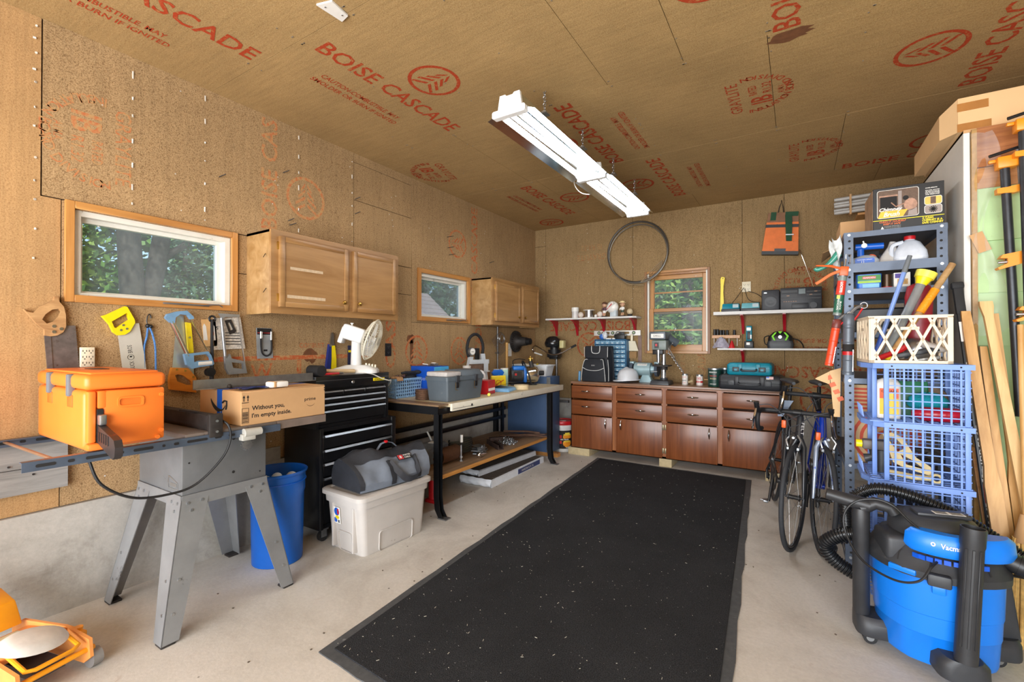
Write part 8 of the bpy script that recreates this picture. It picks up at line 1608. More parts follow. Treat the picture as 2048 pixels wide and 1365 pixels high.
def stick(name, label, cat, p0, p1, segs):
    o = T(name, label, cat, tr(*p0)); d = Vector(p1) - Vector(p0)
    for (nm, a, c, r0, r1, m) in segs: MB().cyl(d * a, d * c, r0, r1, 14).build(nm, m, o)
    return o
stick('blue_pole','blue and white broom-style pole leaning out of the cream crate','pole',(0.335,3.03,zc),(0.490,3.07,1.765),[('tip',0.0,0.25,0.012,0.012,mat('pole_blue',(40,80,170),0.4)),('pole',0.25,0.84,0.0105,0.0105,mat('pole_pale',(120,150,214),0.3,0.2)),('collar',0.84,1.0,0.012,0.010,MGREY)])
stick('yellow_plunger','clear tube with a yellow funnel head leaning out of the cream crate','tube',(0.375,3.02,zc),(0.555,3.07,1.675),[('tube',0.0,0.88,0.020,0.020,mat('tube_clear',(170,178,180),0.15,trans=0.6)),('inner_blue',0.45,0.6,0.0145,0.0145,mat('tube_blue',(90,140,180),0.3)),('neck',0.86,0.93,0.022,0.034,YEL),('funnel',0.93,1.0,0.040,0.044,mat('pale_yellow',(236,228,90),0.35))])
stick('wooden_pole','long wooden handle with orange grip leaning from crate to the white board','handle',(0.385,2.98,zc),(0.655,3.09,1.71),[('shaft',0.0,0.48,0.0145,0.0145,wood('dowel_wood',(176,130,76),(214,170,110),0.5)),('upper_shaft',0.48,1.0,0.0145,0.0145,wood('dowel_worn',(150,112,70),(196,160,110),0.6)),('orange_grip',0.50,0.74,0.0185,0.0185,mat('grip_amber',(236,146,20),0.45,bump=0.8,bscale=90)),('yellow_tip',0.0,0.08,0.0155,0.0155,YEL)])
t=T('red_float','dull red oval plastic float standing behind the sticks','float',tr(0.535,3.14,1.2265));MB().lathe([(0.0,0.0),(0.03,0.01),(0.05,0.18),(0.055,0.33),(0.045,0.385),(0.02,0.40),(0.0,0.402)],20,sx=1.05,sy=.5).build('body',mat('float_red',(150,40,52),0.35),t)
t=T('steel_bowl','shiny steel lamp shade inside the cream crate','lamp shade',tr(0.515,3.04,zc+.06));MB(rotm(x=60,z=20)).lathe([(0.02,0.05),(0.045,0.03),(0.065,0.0),(0.063,0.0),(0.043,0.028),(0.018,0.047)],26).build('shade',GALV,t)
t=T('drill_bit_bar','black notched metal bar lying in the cream crate','bar',tr(0.50,2.96,zc));MB(rotm(y=-14)).box(-0.09,0.09,-0.008,0.008,0.03,0.055,bev=0.003).build('bar',BLACK,t)
t=T('red_handle_tool','red plastic handle lying at the bottom of the cream crate','tool',tr(0.43,2.97,zc));MB().tube(smooth_pts([(-0.08,0,0.012),(0,0.01,0.05),(0.035,0.0,0.08)]),0.014,8).build('handle',RED,t)
t=T('scoop','white plastic scoop lying in the cream crate','scoop',tr(0.53,2.99,zc));MB(rotm(y=20)).sphere((0,0,0.075),0.04,sc=(1.5,1,.5)).build('scoop',mat('scoop_white',(196,192,188),0.4),t)
t=T('steel_rasp','grey perforated rasp lying at the crate bottom','rasp',tr(0.53,2.945,zc));MB(rotm(y=-12)).box(-0.07,0.05,-0.012,0.012,0.003,0.02,bev=0.003).build('rasp',mat('rasp',(130,128,124),0.4,0.7,var=0.4,scale=120),t)
t=T('roller_cover','grey grooved cylinder standing at the left in the cream crate','roller',tr(0.325,3.08,zc));MB().lathe([(0.022,0),(0.022,0.15),(0.015,0.155),(0,0.155)],16).build('roller',mat('roller_dark',(70,76,72),0.5,var=0.3,scale=60),t)

# ------------------------------------------------------------------ things on and against the green wall
CARDL = mat('cardboard_pale', (216, 178, 130), 0.85, var=0.05, scale=5)
t=T('large_carton','big pale brown taped carton sitting on top of the low partition','box',tr(1.05,3.52,2.4035));MB().box(-0.345,0.5,-0.30,0.45,0,0.176,bev=0.004).build('carton',CARDL,t);MB().hexa([(-0.40,-0.22,0),(-0.345,-0.30,0),(-0.345,0.4,0),(-0.40,0.4,0)],[(-0.40,-0.22,0.13),(-0.345,-0.30,0.172),(-0.345,0.4,0.172),(-0.40,0.4,0.13)]).build('crushed_end',CARDL,t)
for (z0, x1_) in ((0.105, -0.23), (0.0, -0.22)): MB().box(-0.347, x1_, -0.3012, -0.30, z0 + .0, z0 + 0.042).build('tape', TAPE, t)
t = T('plastic_sheet', 'torn clear plastic sheet stapled along the white board edge', 'sheet', tr(0.79, 3.178, 1.75))
m,nt,bs=newmat('poly_film');bs.inputs['Base Color'].default_value=lin((236,238,236));bs.inputs['Roughness'].default_value=0.18;bs.inputs['Alpha'].default_value=0.16;POLY=m
b=MB();b.grid(lambda u,v:(-0.045+(0.075+0.03*math.sin(v*9)+0.11*max(0,v-.55))*u,-0.010*math.sin(7*u+11*v)-0.006*math.sin(23*v),0.62-1.02*v+0.05*u*math.sin(3*v)),10,40);b.build('film',POLY,t)
for k in range(2):MB().box(-0.015+k*.05,0.035+k*.05,-0.004,-0.002,-0.33*k+0.02,-0.33*k+0.12,M=rotm(y=-20-30*k)).build('paper_scrap',CARD,t)
def pipe_clamp(first, x, y, ztop, zbot, label, lean):
    o = T('pipe_clamp', label, 'clamp', tr(x, y, zbot) @ rotm(y=lean), 'pipe clamps on the green wall'); L = ztop - zbot
    MB().cyl((0,0,0),(0,0,L),0.0175,n=16).build('pipe',mat('black_pipe_%d'%len(bpy.data.materials),(58,60,64),0.4,0.6,var=0.25),o)
    h=MB();h.box(-0.03,0.045,-0.03,0.03,L-0.01,L+0.045,bev=0.006).box(-0.055,-0.03,-0.01,0.01,L+0.025,L+0.04,bev=0.003).box(0.03,0.07,-0.018,0.018,L-0.0,L+0.045,bev=0.005);h.build('head',mat('clamp_orange',(240,146,28),0.4)if first else bpy.data.materials['clamp_orange'],o);OC=bpy.data.materials['clamp_orange']
    MB().cyl((0.05,0,L-0.11),(0.05,0,L+0.075),0.009,n=10).build('screw',GALV,o);MB().prism([(-0.035,-0.012),(0.02,-0.018),(0.09,-0.008),(0.10,0.008),(0.06,0.02),(0.0,0.012),(-0.035,0.012)],-0.02,0.02,M=frame((0,0,L-0.115),(1,0,0),(0,0,1),(0,-1,0))).build('jaw',OC,o);MB().tube([(-0.055,-0.02,L+0.055),(0.05,-0.01,L+0.08),(0.12,0.0,L+0.13)],[0.008,0.007,0.006],8).build('crank',BLACK,o)
    zt_=L*(0.62 if first else 0.50);MB().prism([(-0.045,-0.04),(0.03,-0.02),(0.075,0.035),(0.07,0.045),(-0.03,0.03),(-0.04,0.015),(-0.015,0.01),(-0.015,-0.012),(-0.05,-0.03)],-0.024,0.024,M=frame((0,0,zt_),(1,0,0),(0,0,1),(0,-1,0))).build('tail_stop',OC,o);MB().cyl((-0.045,-0.01,zt_-.005),(0.06,-0.01,zt_-.005),0.007,n=10).build('tail_screw',GALV,o);return o
pipe_clamp(True, 0.888, 3.10, 2.16, 0.97, 'left pipe clamp of black pipe with orange jaws on the green wall', -2.2)
pipe_clamp(False, 0.922, 3.055, 2.31, 0.60, 'right pipe clamp of black pipe, higher head at the frame edge', -1.0)
def plank(label, pts, w, d, m, name='lumber', tilt=0.0, flare=None):
    (x0,y0,z0),(x1,y1,z1)=pts;o=T(name,label,'handle' if 'handle' in name else 'board',tr(x0,y0,z0));v=Vector((x1-x0,y1-y0,z1-z0));b=MB()
    ws = [(0, 1.0), (0.5, 1.0), (0.93, 1.0), (1.0, 0.85)] if flare is None else flare
    secs = []
    for f,s in ws:c=v*f;secs.append([(c.x-w*s,c.y-d,c.z),(c.x+w*s,c.y-d,c.z),(c.x+w*s,c.y+d,c.z),(c.x-w*s,c.y+d,c.z)])
    b.loft(secs, smooth=False); b.build('shaft', m, o); return o
HICK=wood('hickory',(186,134,70),(222,176,112),0.45,(20,20,1.4),axis='X');HICK2=wood('hickory_pale',(200,156,96),(232,196,138),0.5,(20,20,1.4),axis='X')
plank('tall wooden axe handle with a flared square foot, nearest the hockey stick',((0.815,2.90,0.0),(0.708,3.13,1.475)),0.021,0.012,HICK,'axe_handle',flare=[(0,1.35),(0.44,1.35),(0.5,.95),(0.93,.95),(1,.8)])
plank('shorter round-topped wooden handle between the two axe handles',((0.845,2.93,0.0),(0.772,3.14,1.30)),0.015,0.012,HICK,'pick_shaft')
plank('curved golden axe handle with knob top crossing in front of the others',((0.925,2.88,0.0),(0.772,3.10,1.518)),0.0175,0.013,HICK2,'axe_handle',flare=[(0,1.0),(0.3,1.15),(0.8,.95),(0.95,.9),(0.985,1.35),(1,1.3)])
plank('wooden axe handle with wide blade-like foot behind the golden one',((0.895,2.96,0.0),(0.815,3.15,1.46)),0.020,0.011,HICK,'axe_handle',flare=[(0,1.4),(0.46,1.4),(0.52,.9),(1,.7)])
plank('rough brown plank standing behind the first axe handle',((0.80,2.97,0.0),(0.752,3.16,0.80)),0.022,0.012,KNOTTY2,'plank')
t=T('hockey_stick','black hockey stick with white lettering leaning by the white board','hockey stick',tr(0.800,2.97,0.0));v=Vector((0.686-0.800,3.165-2.97,1.62));L=v.length;w=v.normalized();u=Vector((1,0,0));u=(u-w*u.dot(w)).normalized();n_=w.cross(u)
Mh=frame((0,0,0),tuple(w),tuple(-u),tuple(w.cross(-u)));b=MB(Mh);b.box(0,L,-0.016,0.016,-0.011,0.011,bev=0.003);st=b.build('shaft',BLACK,t);MB(Mh).box(L-0.16,L,-0.0185,0.0185,-0.0135,0.0135,bev=0.004).box(L-0.03,L+.004,-0.024,0.024,-0.018,0.018,bev=0.008).build('grip_tape',RUBBER,t);MB(Mh).box(L-0.30,L-0.20,-0.0162,0.0162,0.0112,0.012).build('white_panel',PAPER,st)
b=MB(Mh@tr(0,0,0.0122));lettering(b,'BAUER',tr(L-0.58,-0.010,0),0.19,0.021,bold=.03);lettering(b,'SUPREME',tr(L-0.95,-0.009,0),0.24,0.017);lettering(b,'BAUER',tr(0.42,-0.010,0),0.20,0.021,bold=.03)
for k in range(4): b.box(0.66 + k * .02, 0.674 + k * .02, -0.012 + k * .002, 0.012 - k * .002, 0, .0004)
b.build('print',PAPER,st);MB(Mh@tr(0,0,0.0122)).prism(rrect(L-1.08,L-0.98,-0.011,0.011,0.01),0,0.0005).build('red_oval',RED,st)
t = T('straw_broom', 'straw broom standing bristles down at the right frame edge', 'broom', tr(0.850, 2.86, 0)); b = MB()
for k in range(150):
    a=random.uniform(-1,1);c=random.uniform(-1,1);b.cyl((a*0.085,c*0.028,0.0),(a*0.05,c*0.02+.03,0.46),0.0035,0.003,4,caps=False)
b.build('bristles',mat('straw_bristle',(206,166,96),0.8,var=0.25,scale=50),t,'stuff');MB().cyl((0,0.03,0.44),(0.0,0.05,0.56),0.05,0.02,14).build('binding',CARD,t);MB().cyl((0,0.05,0.54),(0.03,0.20,1.40),0.012,n=10).build('handle',HICK,t)
for z in (0.30, 0.36): MB().box(-0.075, 0.075, -0.02, 0.05, z, z + .006).build('stitching', INKBLACK, t)

# ------------------------------------------------------------------ wet and dry vacuum
VB=mat('vac_blue',(14,118,222),0.35,var=0.05,scale=4);VK=mat('vac_black',(48,50,54),0.5,var=0.18,scale=12,wear=(92,90,88),wearamt=0.14)
CXv, CYv = 0.478, 2.575
t = T('shop_vacuum', 'blue and black wet dry vacuum on casters in the front right corner', 'vacuum', tr(CXv, CYv, 0))
Rz = rotm(z=12)
def sq(r,z,e=0.86):return[(r*math.cos(2*PI*k/40)/(max(abs(math.cos(2*PI*k/40)),abs(math.sin(2*PI*k/40)))**(1-e)),r*math.sin(2*PI*k/40)/(max(abs(math.cos(2*PI*k/40)),abs(math.sin(2*PI*k/40)))**(1-e)),z)for k in range(40)]
MB(Rz).loft([sq(0.182,0.055),sq(0.188,0.07),sq(0.194,0.17),sq(0.197,0.173),sq(0.200,0.25),sq(0.203,0.253),sq(0.208,0.40)]).build('drum',VB,t)
MB(Rz).loft([sq(0.212,0.395),sq(0.224,0.398),sq(0.225,0.425),sq(0.212,0.44),sq(0.20,0.46),sq(0.175,0.50),sq(0.15,0.515)]).build('lid',VK,t)
b=MB(Rz);b.loft([sq(0.15,0.50),sq(0.145,0.56),sq(0.13,0.585),sq(0.09,0.60)]);b.box(-0.20,-0.08,-0.12,0.03,0.42,0.525,bev=0.02,seg=3);mh=b.build('motor_head',VK,t)
b=MB(Rz@tr(0.03,-0.07,0));b.loft([[(p[0],p[1]-.04,z)for p in arc(0,0,r_,185,355,18,r_*.6)+arc(0,0,r_-.06,355,185,18,(r_-.06)*.6)]for r_,z in((0.165,0.49),(0.175,0.51),(0.17,0.555),(0.15,0.572))]);hb=b.build('blue_fascia',VB,t)
MB(Rz@tr(0.02,-0.02,0)).box(-0.09,0.09,-0.03,0.05,0.595,0.612,bev=0.008).build('top_plate',DGREY,mh);wl_=MB(Rz@tr(0.04,-0.03,0)).box(-0.05,0.05,-0.018,0.018,0.6125,0.6135).build('warning_label',PAPER,mh,label='white label of small print');b=MB(Rz@tr(0.04,-0.03,0.6138))
for k in range(5):b.box(-0.045,-0.005,-0.015+k*.007,-0.012+k*.007,0,.0003);b.box(0.005,0.045,-0.015+k*.007,-0.012+k*.007,0,.0003)
b.build('print', INKBLACK, wl_)
def fascia_txt(s, a0, z, h, sp):
    b = MB(Rz @ tr(0.03, -0.11, 0)); R_ = 0.1765
    vs,fs=text_mesh(s,sp,h,cx=True,bold=.02);b.add([((R_+.001)*math.sin(rad(a0)+v[0]/R_),-(R_*.6+.0015)*math.cos(rad(a0)+v[0]/R_),z+v[1])for v in vs],fs);return b
fascia_txt('Vacmaster',-14,0.535,0.020,0.10).build('print',WHITE,hb);b=fascia_txt('o',-38,0.537,0.017,0.017);b.build('print',WHITE,hb)
b = MB(Rz)
for k in range(9):a=rad(-60+k*9);b.box(-0.010,0.010,-0.003,0.003,0.468,0.485,M=tr(0.03+.178*math.sin(a),-0.115-.105*math.cos(a),0)@rotm(z=-60*0+math.degrees(a)))
b.build('vent', mat('vac_blue_deep', (10, 80, 190), 0.4), hb, 'stuff')
for (a, r_) in ((-38, .0), (12, .0)):
    b=MB(Rz@rotm(z=a));b.tube(smooth_pts([(-0.05,-0.212,0.44),(-0.045,-0.19,0.475),(0.0,-0.175,0.49),(0.045,-0.19,0.475),(0.05,-0.212,0.44)]),0.003,6);b.build('grip_groove',INKBLACK,t)
for a in (-18, 165): 
    MB(Rz@rotm(z=a)).box(-0.035,0.035,-0.245,-0.205,0.385,0.432,bev=0.008).build('latch',VK,t);MB(Rz@rotm(z=a)).box(-0.02,0.02,-0.222,-0.20,0.35,0.386,bev=0.004).build('latch_catch',VB,t)
MB(Rz @ rotm(z=-42)).box(-0.06, 0.03, -0.236, -0.21, 0.402, 0.424, bev=0.004).build('side_handle', VB, t)
feet = [(-0.245, -0.03, 0), (0.045, -0.235, 1), (0.235, 0.075, 2)]
for (fx, fy, k) in feet:
    a = math.degrees(math.atan2(fy, fx)); Mq = rotm(z=a); L = math.hypot(fx, fy)
    f_=MB(Mq).loft([[(p[0]+L-.03,p[1],z)for p in rrect(-hx_,.055,-w_,w_,.045,4)]for hx_,w_,z in((.13,.075,0.058),(.13,.08,0.07),(.13,.078,0.115),(.12,.058,0.135))]).build('foot',VK,t);c=MB(Mq);c.cyl((L-.03,-0.014,0.026),(L-.03,0.014,0.026),0.026,n=18);c.build('caster',RUBBER,f_);MB(Mq).cyl((L-.03,-0.016,0.026),(L-.03,0.016,0.026),0.014,n=14).box(L-.045,L-.012,-.017,.017,.04,.06).build('caster_hub',GALV,f_)
MB().hexa([(0.215,0.03,0.12),(0.275,0.05,0.12),(0.275,0.08,0.12),(0.215,0.07,0.12)],[(0.20,0.04,0.37),(0.245,0.05,0.37),(0.245,0.08,0.37),(0.20,0.075,0.37)],bev=0.006).build('upright_pad',VK,t)
MB().cyl((0.19,-0.03,0.475),(0.30,-0.06,0.44),0.04,0.034,18).cyl((0.29,-0.057,0.443),(0.345,-0.07,0.425),0.036,n=18).build('hose_port',BLACK,t)
b = MB()
for k in range(4):p=Vector((0.24,-0.043,0.46)).lerp(Vector((0.33,-0.067,0.43)),k/3);b.cyl(p,p+Vector((0.010,-0.003,-0.003)),0.04,n=16)
b.build('rib', BLACK, t)
hp=smooth_pts([(-0.34,0.19,0.30),(-0.37,0.15,0.335),(-0.34,0.13,0.375),(-0.285,0.125,0.40),(-0.285,0.16,0.52),(-0.262,0.165,0.565),(-0.19,0.165,0.622),(-0.117,0.165,0.632),(-0.007,0.165,0.607),(0.121,0.165,0.552),(0.218,0.16,0.49),(0.315,0.14,0.42),(0.36,0.10,0.35),(0.37,0.06,0.27),(0.355,0.05,0.20),(0.33,0.10,0.15)],22);HOSEM=mat('hose_black',(26,27,29),0.35,coat=0.2)
dl = [0.0]
for p_, q_ in zip(hp[:-1], hp[1:]): dl.append(dl[-1] + (q_ - p_).length)
MB().tube(hp,[0.0245+0.0035*math.sin(2*PI*d_/0.0125)for d_ in dl],12).build('hose',HOSEM,t,label='ribbed black hose')if False else None
def ribbed(par, pts, r, pitch=0.0125):
    P = [Vector(p) for p in pts]; D = [0.0]
    for p_, q_ in zip(P[:-1], P[1:]): D.append(D[-1] + (q_ - p_).length)
    n = int(D[-1] / (pitch / 4)); out = []; rs = []; i = 0
    for k in range(n + 1):
        d_ = D[-1] * k / n
        while i < len(D) - 2 and D[i + 1] < d_: i += 1
        f=(d_-D[i])/max(1e-9,D[i+1]-D[i]);out.append(P[i].lerp(P[i+1],min(1,f)));rs.append(r+0.0032*(1 if k%4 in(0,1)else-1))
    return MB().tube(out, rs, 12).build('hose', HOSEM, par, label='ribbed black hose')
ribbed(t,hp,0.026);ribbed(t,smooth_pts([(-0.20,0.10,0.42),(-0.27,0.10,0.42),(-0.335,0.11,0.385),(-0.37,0.12,0.335),(-0.34,0.12,0.28),(-0.27,0.12,0.235),(-0.21,0.13,0.215)],8),0.029)
MB().tube(smooth_pts([(-0.02,-0.20,0.475),(-0.05,-0.245,0.46),(-0.09,-0.265,0.405),(-0.16,-0.25,0.385),(-0.25,-0.19,0.41),(-0.30,-0.13,0.48),(-0.31,-0.10,0.56),(-0.27,-0.08,0.62),(-0.20,-0.08,0.645),(-0.14,-0.09,0.63),(-0.09,-0.13,0.585),(-0.02,-0.19,0.54),(0.06,-0.20,0.515),(0.12,-0.16,0.50)],8),0.0045,7).build('power_cord',CORD,t)
WND = mat('wand_black', (40, 41, 44), 0.45, var=0.2, wear=(84, 82, 80), wearamt=0.15)
t=T('vacuum_wand','black vacuum wand with T-shaped floor nozzle in the left holder','wand',tr(0.232,2.525,0.1355));MB().lathe([(0.029,0),(0.031,0.004),(0.031,0.36),(0.033,0.37),(0.033,0.44),(0.029,0.455),(0.0,0.46)],20).build('tube',WND,t);MB().loft([[(x,y_,z_)for(y_,z_)in((-.022,-.02-.0),(.022,-.02),(.022,.02),(-.022,.02))]for x in(0,)]*1+[[(0.0,-.03,.44),(0.0,.03,.44),(0.0,.03,.495),(0.0,-.03,.495)]])if False else None
MB().tube([(0.03,0,0.47),(-0.03,0,0.48),(-0.11,0.0,0.495),(-0.125,0,0.497)],[0.030,0.029,0.024,0.023],14).build('nozzle_neck',WND,t);MB().tube([(0.0,0,0.455),(0.05,0.0,0.485),(0.10,0,0.475),(0.115,0,0.45)],[0.03,0.026,0.024,0.022],14).build('elbow',WND,t)
t=T('vacuum_wand','open-ended grey-black vacuum tube in the front holder','wand',tr(0.523,2.335,0.1355)@rotm(y=3.2,x=-2));b=MB();b.lathe([(0.028,0),(0.034,0.0),(0.0345,0.03),(0.0335,0.42),(0.036,0.43),(0.037,0.495),(0.033,0.495),(0.031,0.42),(0.0,0.41)],22)
b.build('tube', WND, t)
for k in range(3):MB(rotm(z=-40+35*k)).box(-0.004,0.004,-0.0365,-0.032,0.06,0.42,bev=0.001,seg=1).build('ridge',WND,t)

# ------------------------------------------------------------------ road bikes
TIRE = mat('tire', (44, 46, 50), 0.7, var=0.15)
def road_bike(name, label, M, frame_m, fork_m, steer, accent, shift, tire_c):
    o=T(name,label,'bicycle',M);R=0.335;wb=0.985;FA=Vector((0,0,R));RA=Vector((0,wb,R));BBk=Vector((0,0.585,0.27));HT=Vector((0,0.155,0.83));HB=Vector((0,0.115,0.70));ST=Vector((0,0.735,0.76))
    ax = (HT - HB).normalized(); St = tr(*HB) @ Matrix.Rotation(rad(steer), 4, ax) @ tr(*-HB)
    def wheel(c, Mx):
        w=MB(Mx).torus(tuple(c),R-0.013,0.0135,56,10,ax='X').build('wheel',tire_c,o);MB(Mx).torus(tuple(c),R-0.034,0.0095,48,8,ax='X').build('rim',mat('rim_%s_%d'%(name,len(bpy.data.materials)),(70,72,76),0.35,0.7),w);b=MB(Mx)
        for k in range(20):a=2*PI*k/20;s=1 if k%2 else-1;b.cyl((s*0.028,c.y+0.016*math.cos(a+.5),c.z+0.016*math.sin(a+.5)),(0,c.y+(R-.04)*math.cos(a),c.z+(R-.04)*math.sin(a)),0.0011,n=4,caps=False)
        b.build('spokes',GALV,w);MB(Mx).cyl((-0.05,c.y,c.z),(0.05,c.y,c.z),0.008,n=10).cyl((-0.033,c.y,c.z),(0.033,c.y,c.z),0.014,n=14).cyl((-0.034,c.y,c.z),(-0.028,c.y,c.z),0.021,n=14).cyl((0.028,c.y,c.z),(0.034,c.y,c.z),0.021,n=14).build('hub',BLACK,w);return w
    wheel(FA, St); wheel(RA, Matrix.Identity(4))
    b=MB();b.tube([HB-ax*0.01,HT],[0.024,0.02],14).tube([HB+ax*.02,BBk],[0.022,0.02],12).tube([HT-ax*.025,ST],[0.018,0.014],12).tube([BBk,ST+Vector((0,0.02,0.06))],0.0155,12)
    for s in(-1,1):b.tube([BBk+Vector((s*.03,0.02,0)),RA+Vector((s*.062,0,0))],[0.011,0.008],8).tube([ST+Vector((s*.012,0,-.02)),ST+Vector((s*.03,.06,-.12)),RA+Vector((s*.062,0,0))],[0.009,0.009,0.007],8)
    b.cyl(BBk - Vector((.035, 0, 0)), BBk + Vector((.035, 0, 0)), 0.021, n=16); fr = b.build('frame', frame_m, o)
    b = MB(St)
    for s in(-1,1):b.tube([HB+Vector((s*.012,-.002,-.01)),HB+Vector((s*.034,-0.012,-.06)),FA+Vector((s*.05,0.012,.12)),FA+Vector((s*.052,0,0))],[0.016,0.0145,0.011,0.008],10)
    b.build('fork', fork_m, o)
    b=MB(St);b.tube([(-0.025,-.01,0.725),(-0.04,-.03,.70),(-.03,-.035,.665)],0.006,6).tube([(.02,-.01,.735),(.042,-.03,.70),(.03,-.035,.665)],0.006,6).box(-.034,-.022,-.05,.0,.645,.66).box(.022,.034,-.05,.0,.645,.66).cyl((0,-.04,.72),(0,0,.72),.008,n=8);b.build('brake_caliper',GALV,o)
    sh = Vector(shift); stem_top = HT + ax * 0.035; bc = stem_top + Vector((0, -0.095, 0.005))
    b=MB(St@tr(*sh));b.tube([HT-sh*.6,stem_top],0.017,12).tube([stem_top,bc],0.016,12).cyl(bc-Vector((.022,0,0)),bc+Vector((.022,0,0)),0.021,n=14);b.build('stem',BLACK,o)
    b = MB(St @ tr(*sh))
    for s in(-1,1):b.tube(smooth_pts([bc,bc+Vector((s*.10,0,.0)),bc+Vector((s*.185,-.01,.0)),bc+Vector((s*.205,-.05,.0)),bc+Vector((s*.208,-.095,-.02)),bc+Vector((s*.210,-.10,-.075)),bc+Vector((s*.212,-.06,-.125)),bc+Vector((s*.213,0.01,-.13))],5),0.0145,9)
    b.build('handlebar', mat('bar_tape_%d' % len(bpy.data.materials), (28, 29, 32), 0.6, var=0.15), o)
    for s in (-1, 1):
        l_=MB(St@tr(*sh)).tube(smooth_pts([bc+Vector((s*.206,-.08,-.01)),bc+Vector((s*.205,-.13,.02)),bc+Vector((s*.203,-.155,.05)),bc+Vector((s*.203,-.158,.062))],4),[0.0155]*9+[0.016,0.017,0.018,0.014],9).build('brake_hood',BLACK,o);MB(St@tr(*sh)).tube(smooth_pts([bc+Vector((s*.206,-.15,.02)),bc+Vector((s*.212,-.165,-.03)),bc+Vector((s*.222,-.155,-.09)),bc+Vector((s*.228,-.145,-.115))],4),0.0065,7).build('brake_lever',CHROME,l_)
    sp_=ST+Vector((0,.02,.06));top=sp_+Vector((0,0.045,.16));MB().tube([sp_-Vector((0,.01,.04)),top],0.0135,12).build('seat_post',BLACK,o)
    MB().loft([[(top.x+w_*math.cos(rad(a)),top.y+y_,top.z+.03+h_*math.sin(rad(a)))for a in range(0,360,30)]for(y_,w_,h_)in((-.15,.012,.012),(-.10,.022,.018),(0.0,.032,.02),(.07,.065,.022),(.12,.07,.02),(.135,.04,.012))]).build('saddle',mat('saddle_%d'%len(bpy.data.materials),(50,54,62),0.4),o)
    cr=MB().torus((-.055+.0,BBk.y,BBk.z),.09,.004,36,6,ax='X').torus((-.047,BBk.y,BBk.z),.07,.004,30,6,ax='X').build('crankset',IRON,o)
    for s, dz in ((-1, 1), (1, -1)):
        a=MB().tube([(s*.065,BBk.y,BBk.z),(s*.075,BBk.y-.10*dz*-s*1.0,BBk.z-.13)]if False else[(s*.065,BBk.y,BBk.z),(s*.078,BBk.y-.06*dz,BBk.z-.155*dz)],[.012,.009],8).build('crank_arm',BLACK,cr);MB().cyl((s*.078,BBk.y-.06*dz,BBk.z-.155*dz),(s*.135,BBk.y-.06*dz,BBk.z-.155*dz),.006,n=8).box(s*.10-.016,s*.10+.016,BBk.y-.06*dz-.032,BBk.y-.06*dz+.032,BBk.z-.155*dz-.008,BBk.z-.155*dz+.008,bev=.004).build('pedal',GALV,a)
    b=MB();b.tube([(-.055,RA.y-.02,RA.z-.03),(-.07,RA.y+.0,RA.z-.10),(-.065,RA.y-.06,RA.z-.15)],.010,7).cyl((-.06,RA.y-.0,RA.z-.075),(-.05,RA.y,RA.z-.075),.022,n=12).cyl((-.06,RA.y-.05,RA.z-.14),(-.05,RA.y-.05,RA.z-.14),.022,n=12);b.build('derailleur',BLACK,o)
    b = MB()
    for k in range(7): b.cyl((-.05 + k * .003, RA.y, RA.z), (-.0485 + k * .003, RA.y, RA.z), .028 + .0035 * k, n=22)
    b.build('cassette', GALV, o, 'stuff')
    b = MB(); yc = (BBk.y + RA.y) / 2
    b.tube([(-.052,BBk.y,BBk.z+.09),(-.045,RA.y,RA.z+.045),(-.045,RA.y+.045,RA.z),(-.055,RA.y+.02,RA.z-.075),(-.055,RA.y-.05,RA.z-.16),(-.052,BBk.y,BBk.z-.09),(-.052,BBk.y-.09,BBk.z)],.0035,5,closed=True);b.build('chain',IRON,o)
    b = MB(St); p = bc + sh
    b.tube(smooth_pts([p+Vector((-.2,-.15,.04)),p+Vector((-.12,-.15,.05)),p+Vector((-.04,-.12,-.03)),p+Vector((-.02,-.06,-.12)),HB+Vector((0,.02,.04))],6),.0028,6).tube(smooth_pts([p+Vector((.2,-.15,.04)),p+Vector((.1,-.15,.0)),p+Vector((.03,-.12,-.06)),(-.02,-.03,.78),(-.024,-.03,.72)],6),.0028,6).tube(smooth_pts([p+Vector((.02,-.03,-.01)),p+Vector((-.05,-.1,-.06)),p+Vector((-.06,-.06,-.14)),HB+Vector((-.02,.04,.02))],6),.0028,6);b.build('cables',mat('cable_%d'%len(bpy.data.materials),(60,62,66),0.4),o)
    if accent:
        for(x,y,z)in accent:MB(St).box(x-.012,x+.012,y-.012,y+.012,z-.024,z+.024,bev=.004).build('orange_clip',ORANGE,o)
    return o
FK1 = mat('frame_black', (40, 42, 46), 0.35, 0.1, var=0.1, coat=0.3); FKB = mat('fork_blue_grey', (60, 88, 130), 0.35, 0.2)
bk=road_bike('road_bike','black road bike with orange clip by its front brake, nearer the cabinet',tr(-0.062,3.44,0)@rotm(y=6.5)@rotm(z=7),FK1,FK1,-19,[(-0.055,-.03,.80)],(0,0,0),TIRE)
lettering(MB(frame((-0.022,0.085,0.80),(0,-0.45,-0.9),(-0.9,.4,-0.2),(0,0,1)).normalized()if False else frame((0.004,0.108,0.80),(0.0,-0.3,-0.95),(1,0,0),(0,-0.95,0.3))),'GIANT' if False else 'FELT',tr(),0.08,0.016).build('frame_mark',mat('silver_mark',(190,192,196),0.3,0.6),bk)
FB=mat('frame_blue',(14,60,180),0.25,0.3,coat=0.5);FW2=mat('fork_silver_blue',(170,184,206),0.3,0.5,wear=(24,70,180),wearamt=0.42,wscale=7)
bk2=road_bike('road_bike','blue road bike with silver fork, between the black bike and the shelving',tr(0.125,3.47,0)@rotm(y=0.8)@rotm(z=0),FB,FW2,9,[(-0.06,-.06,.74)],(-0.04,0.10,0.10),TIRE)
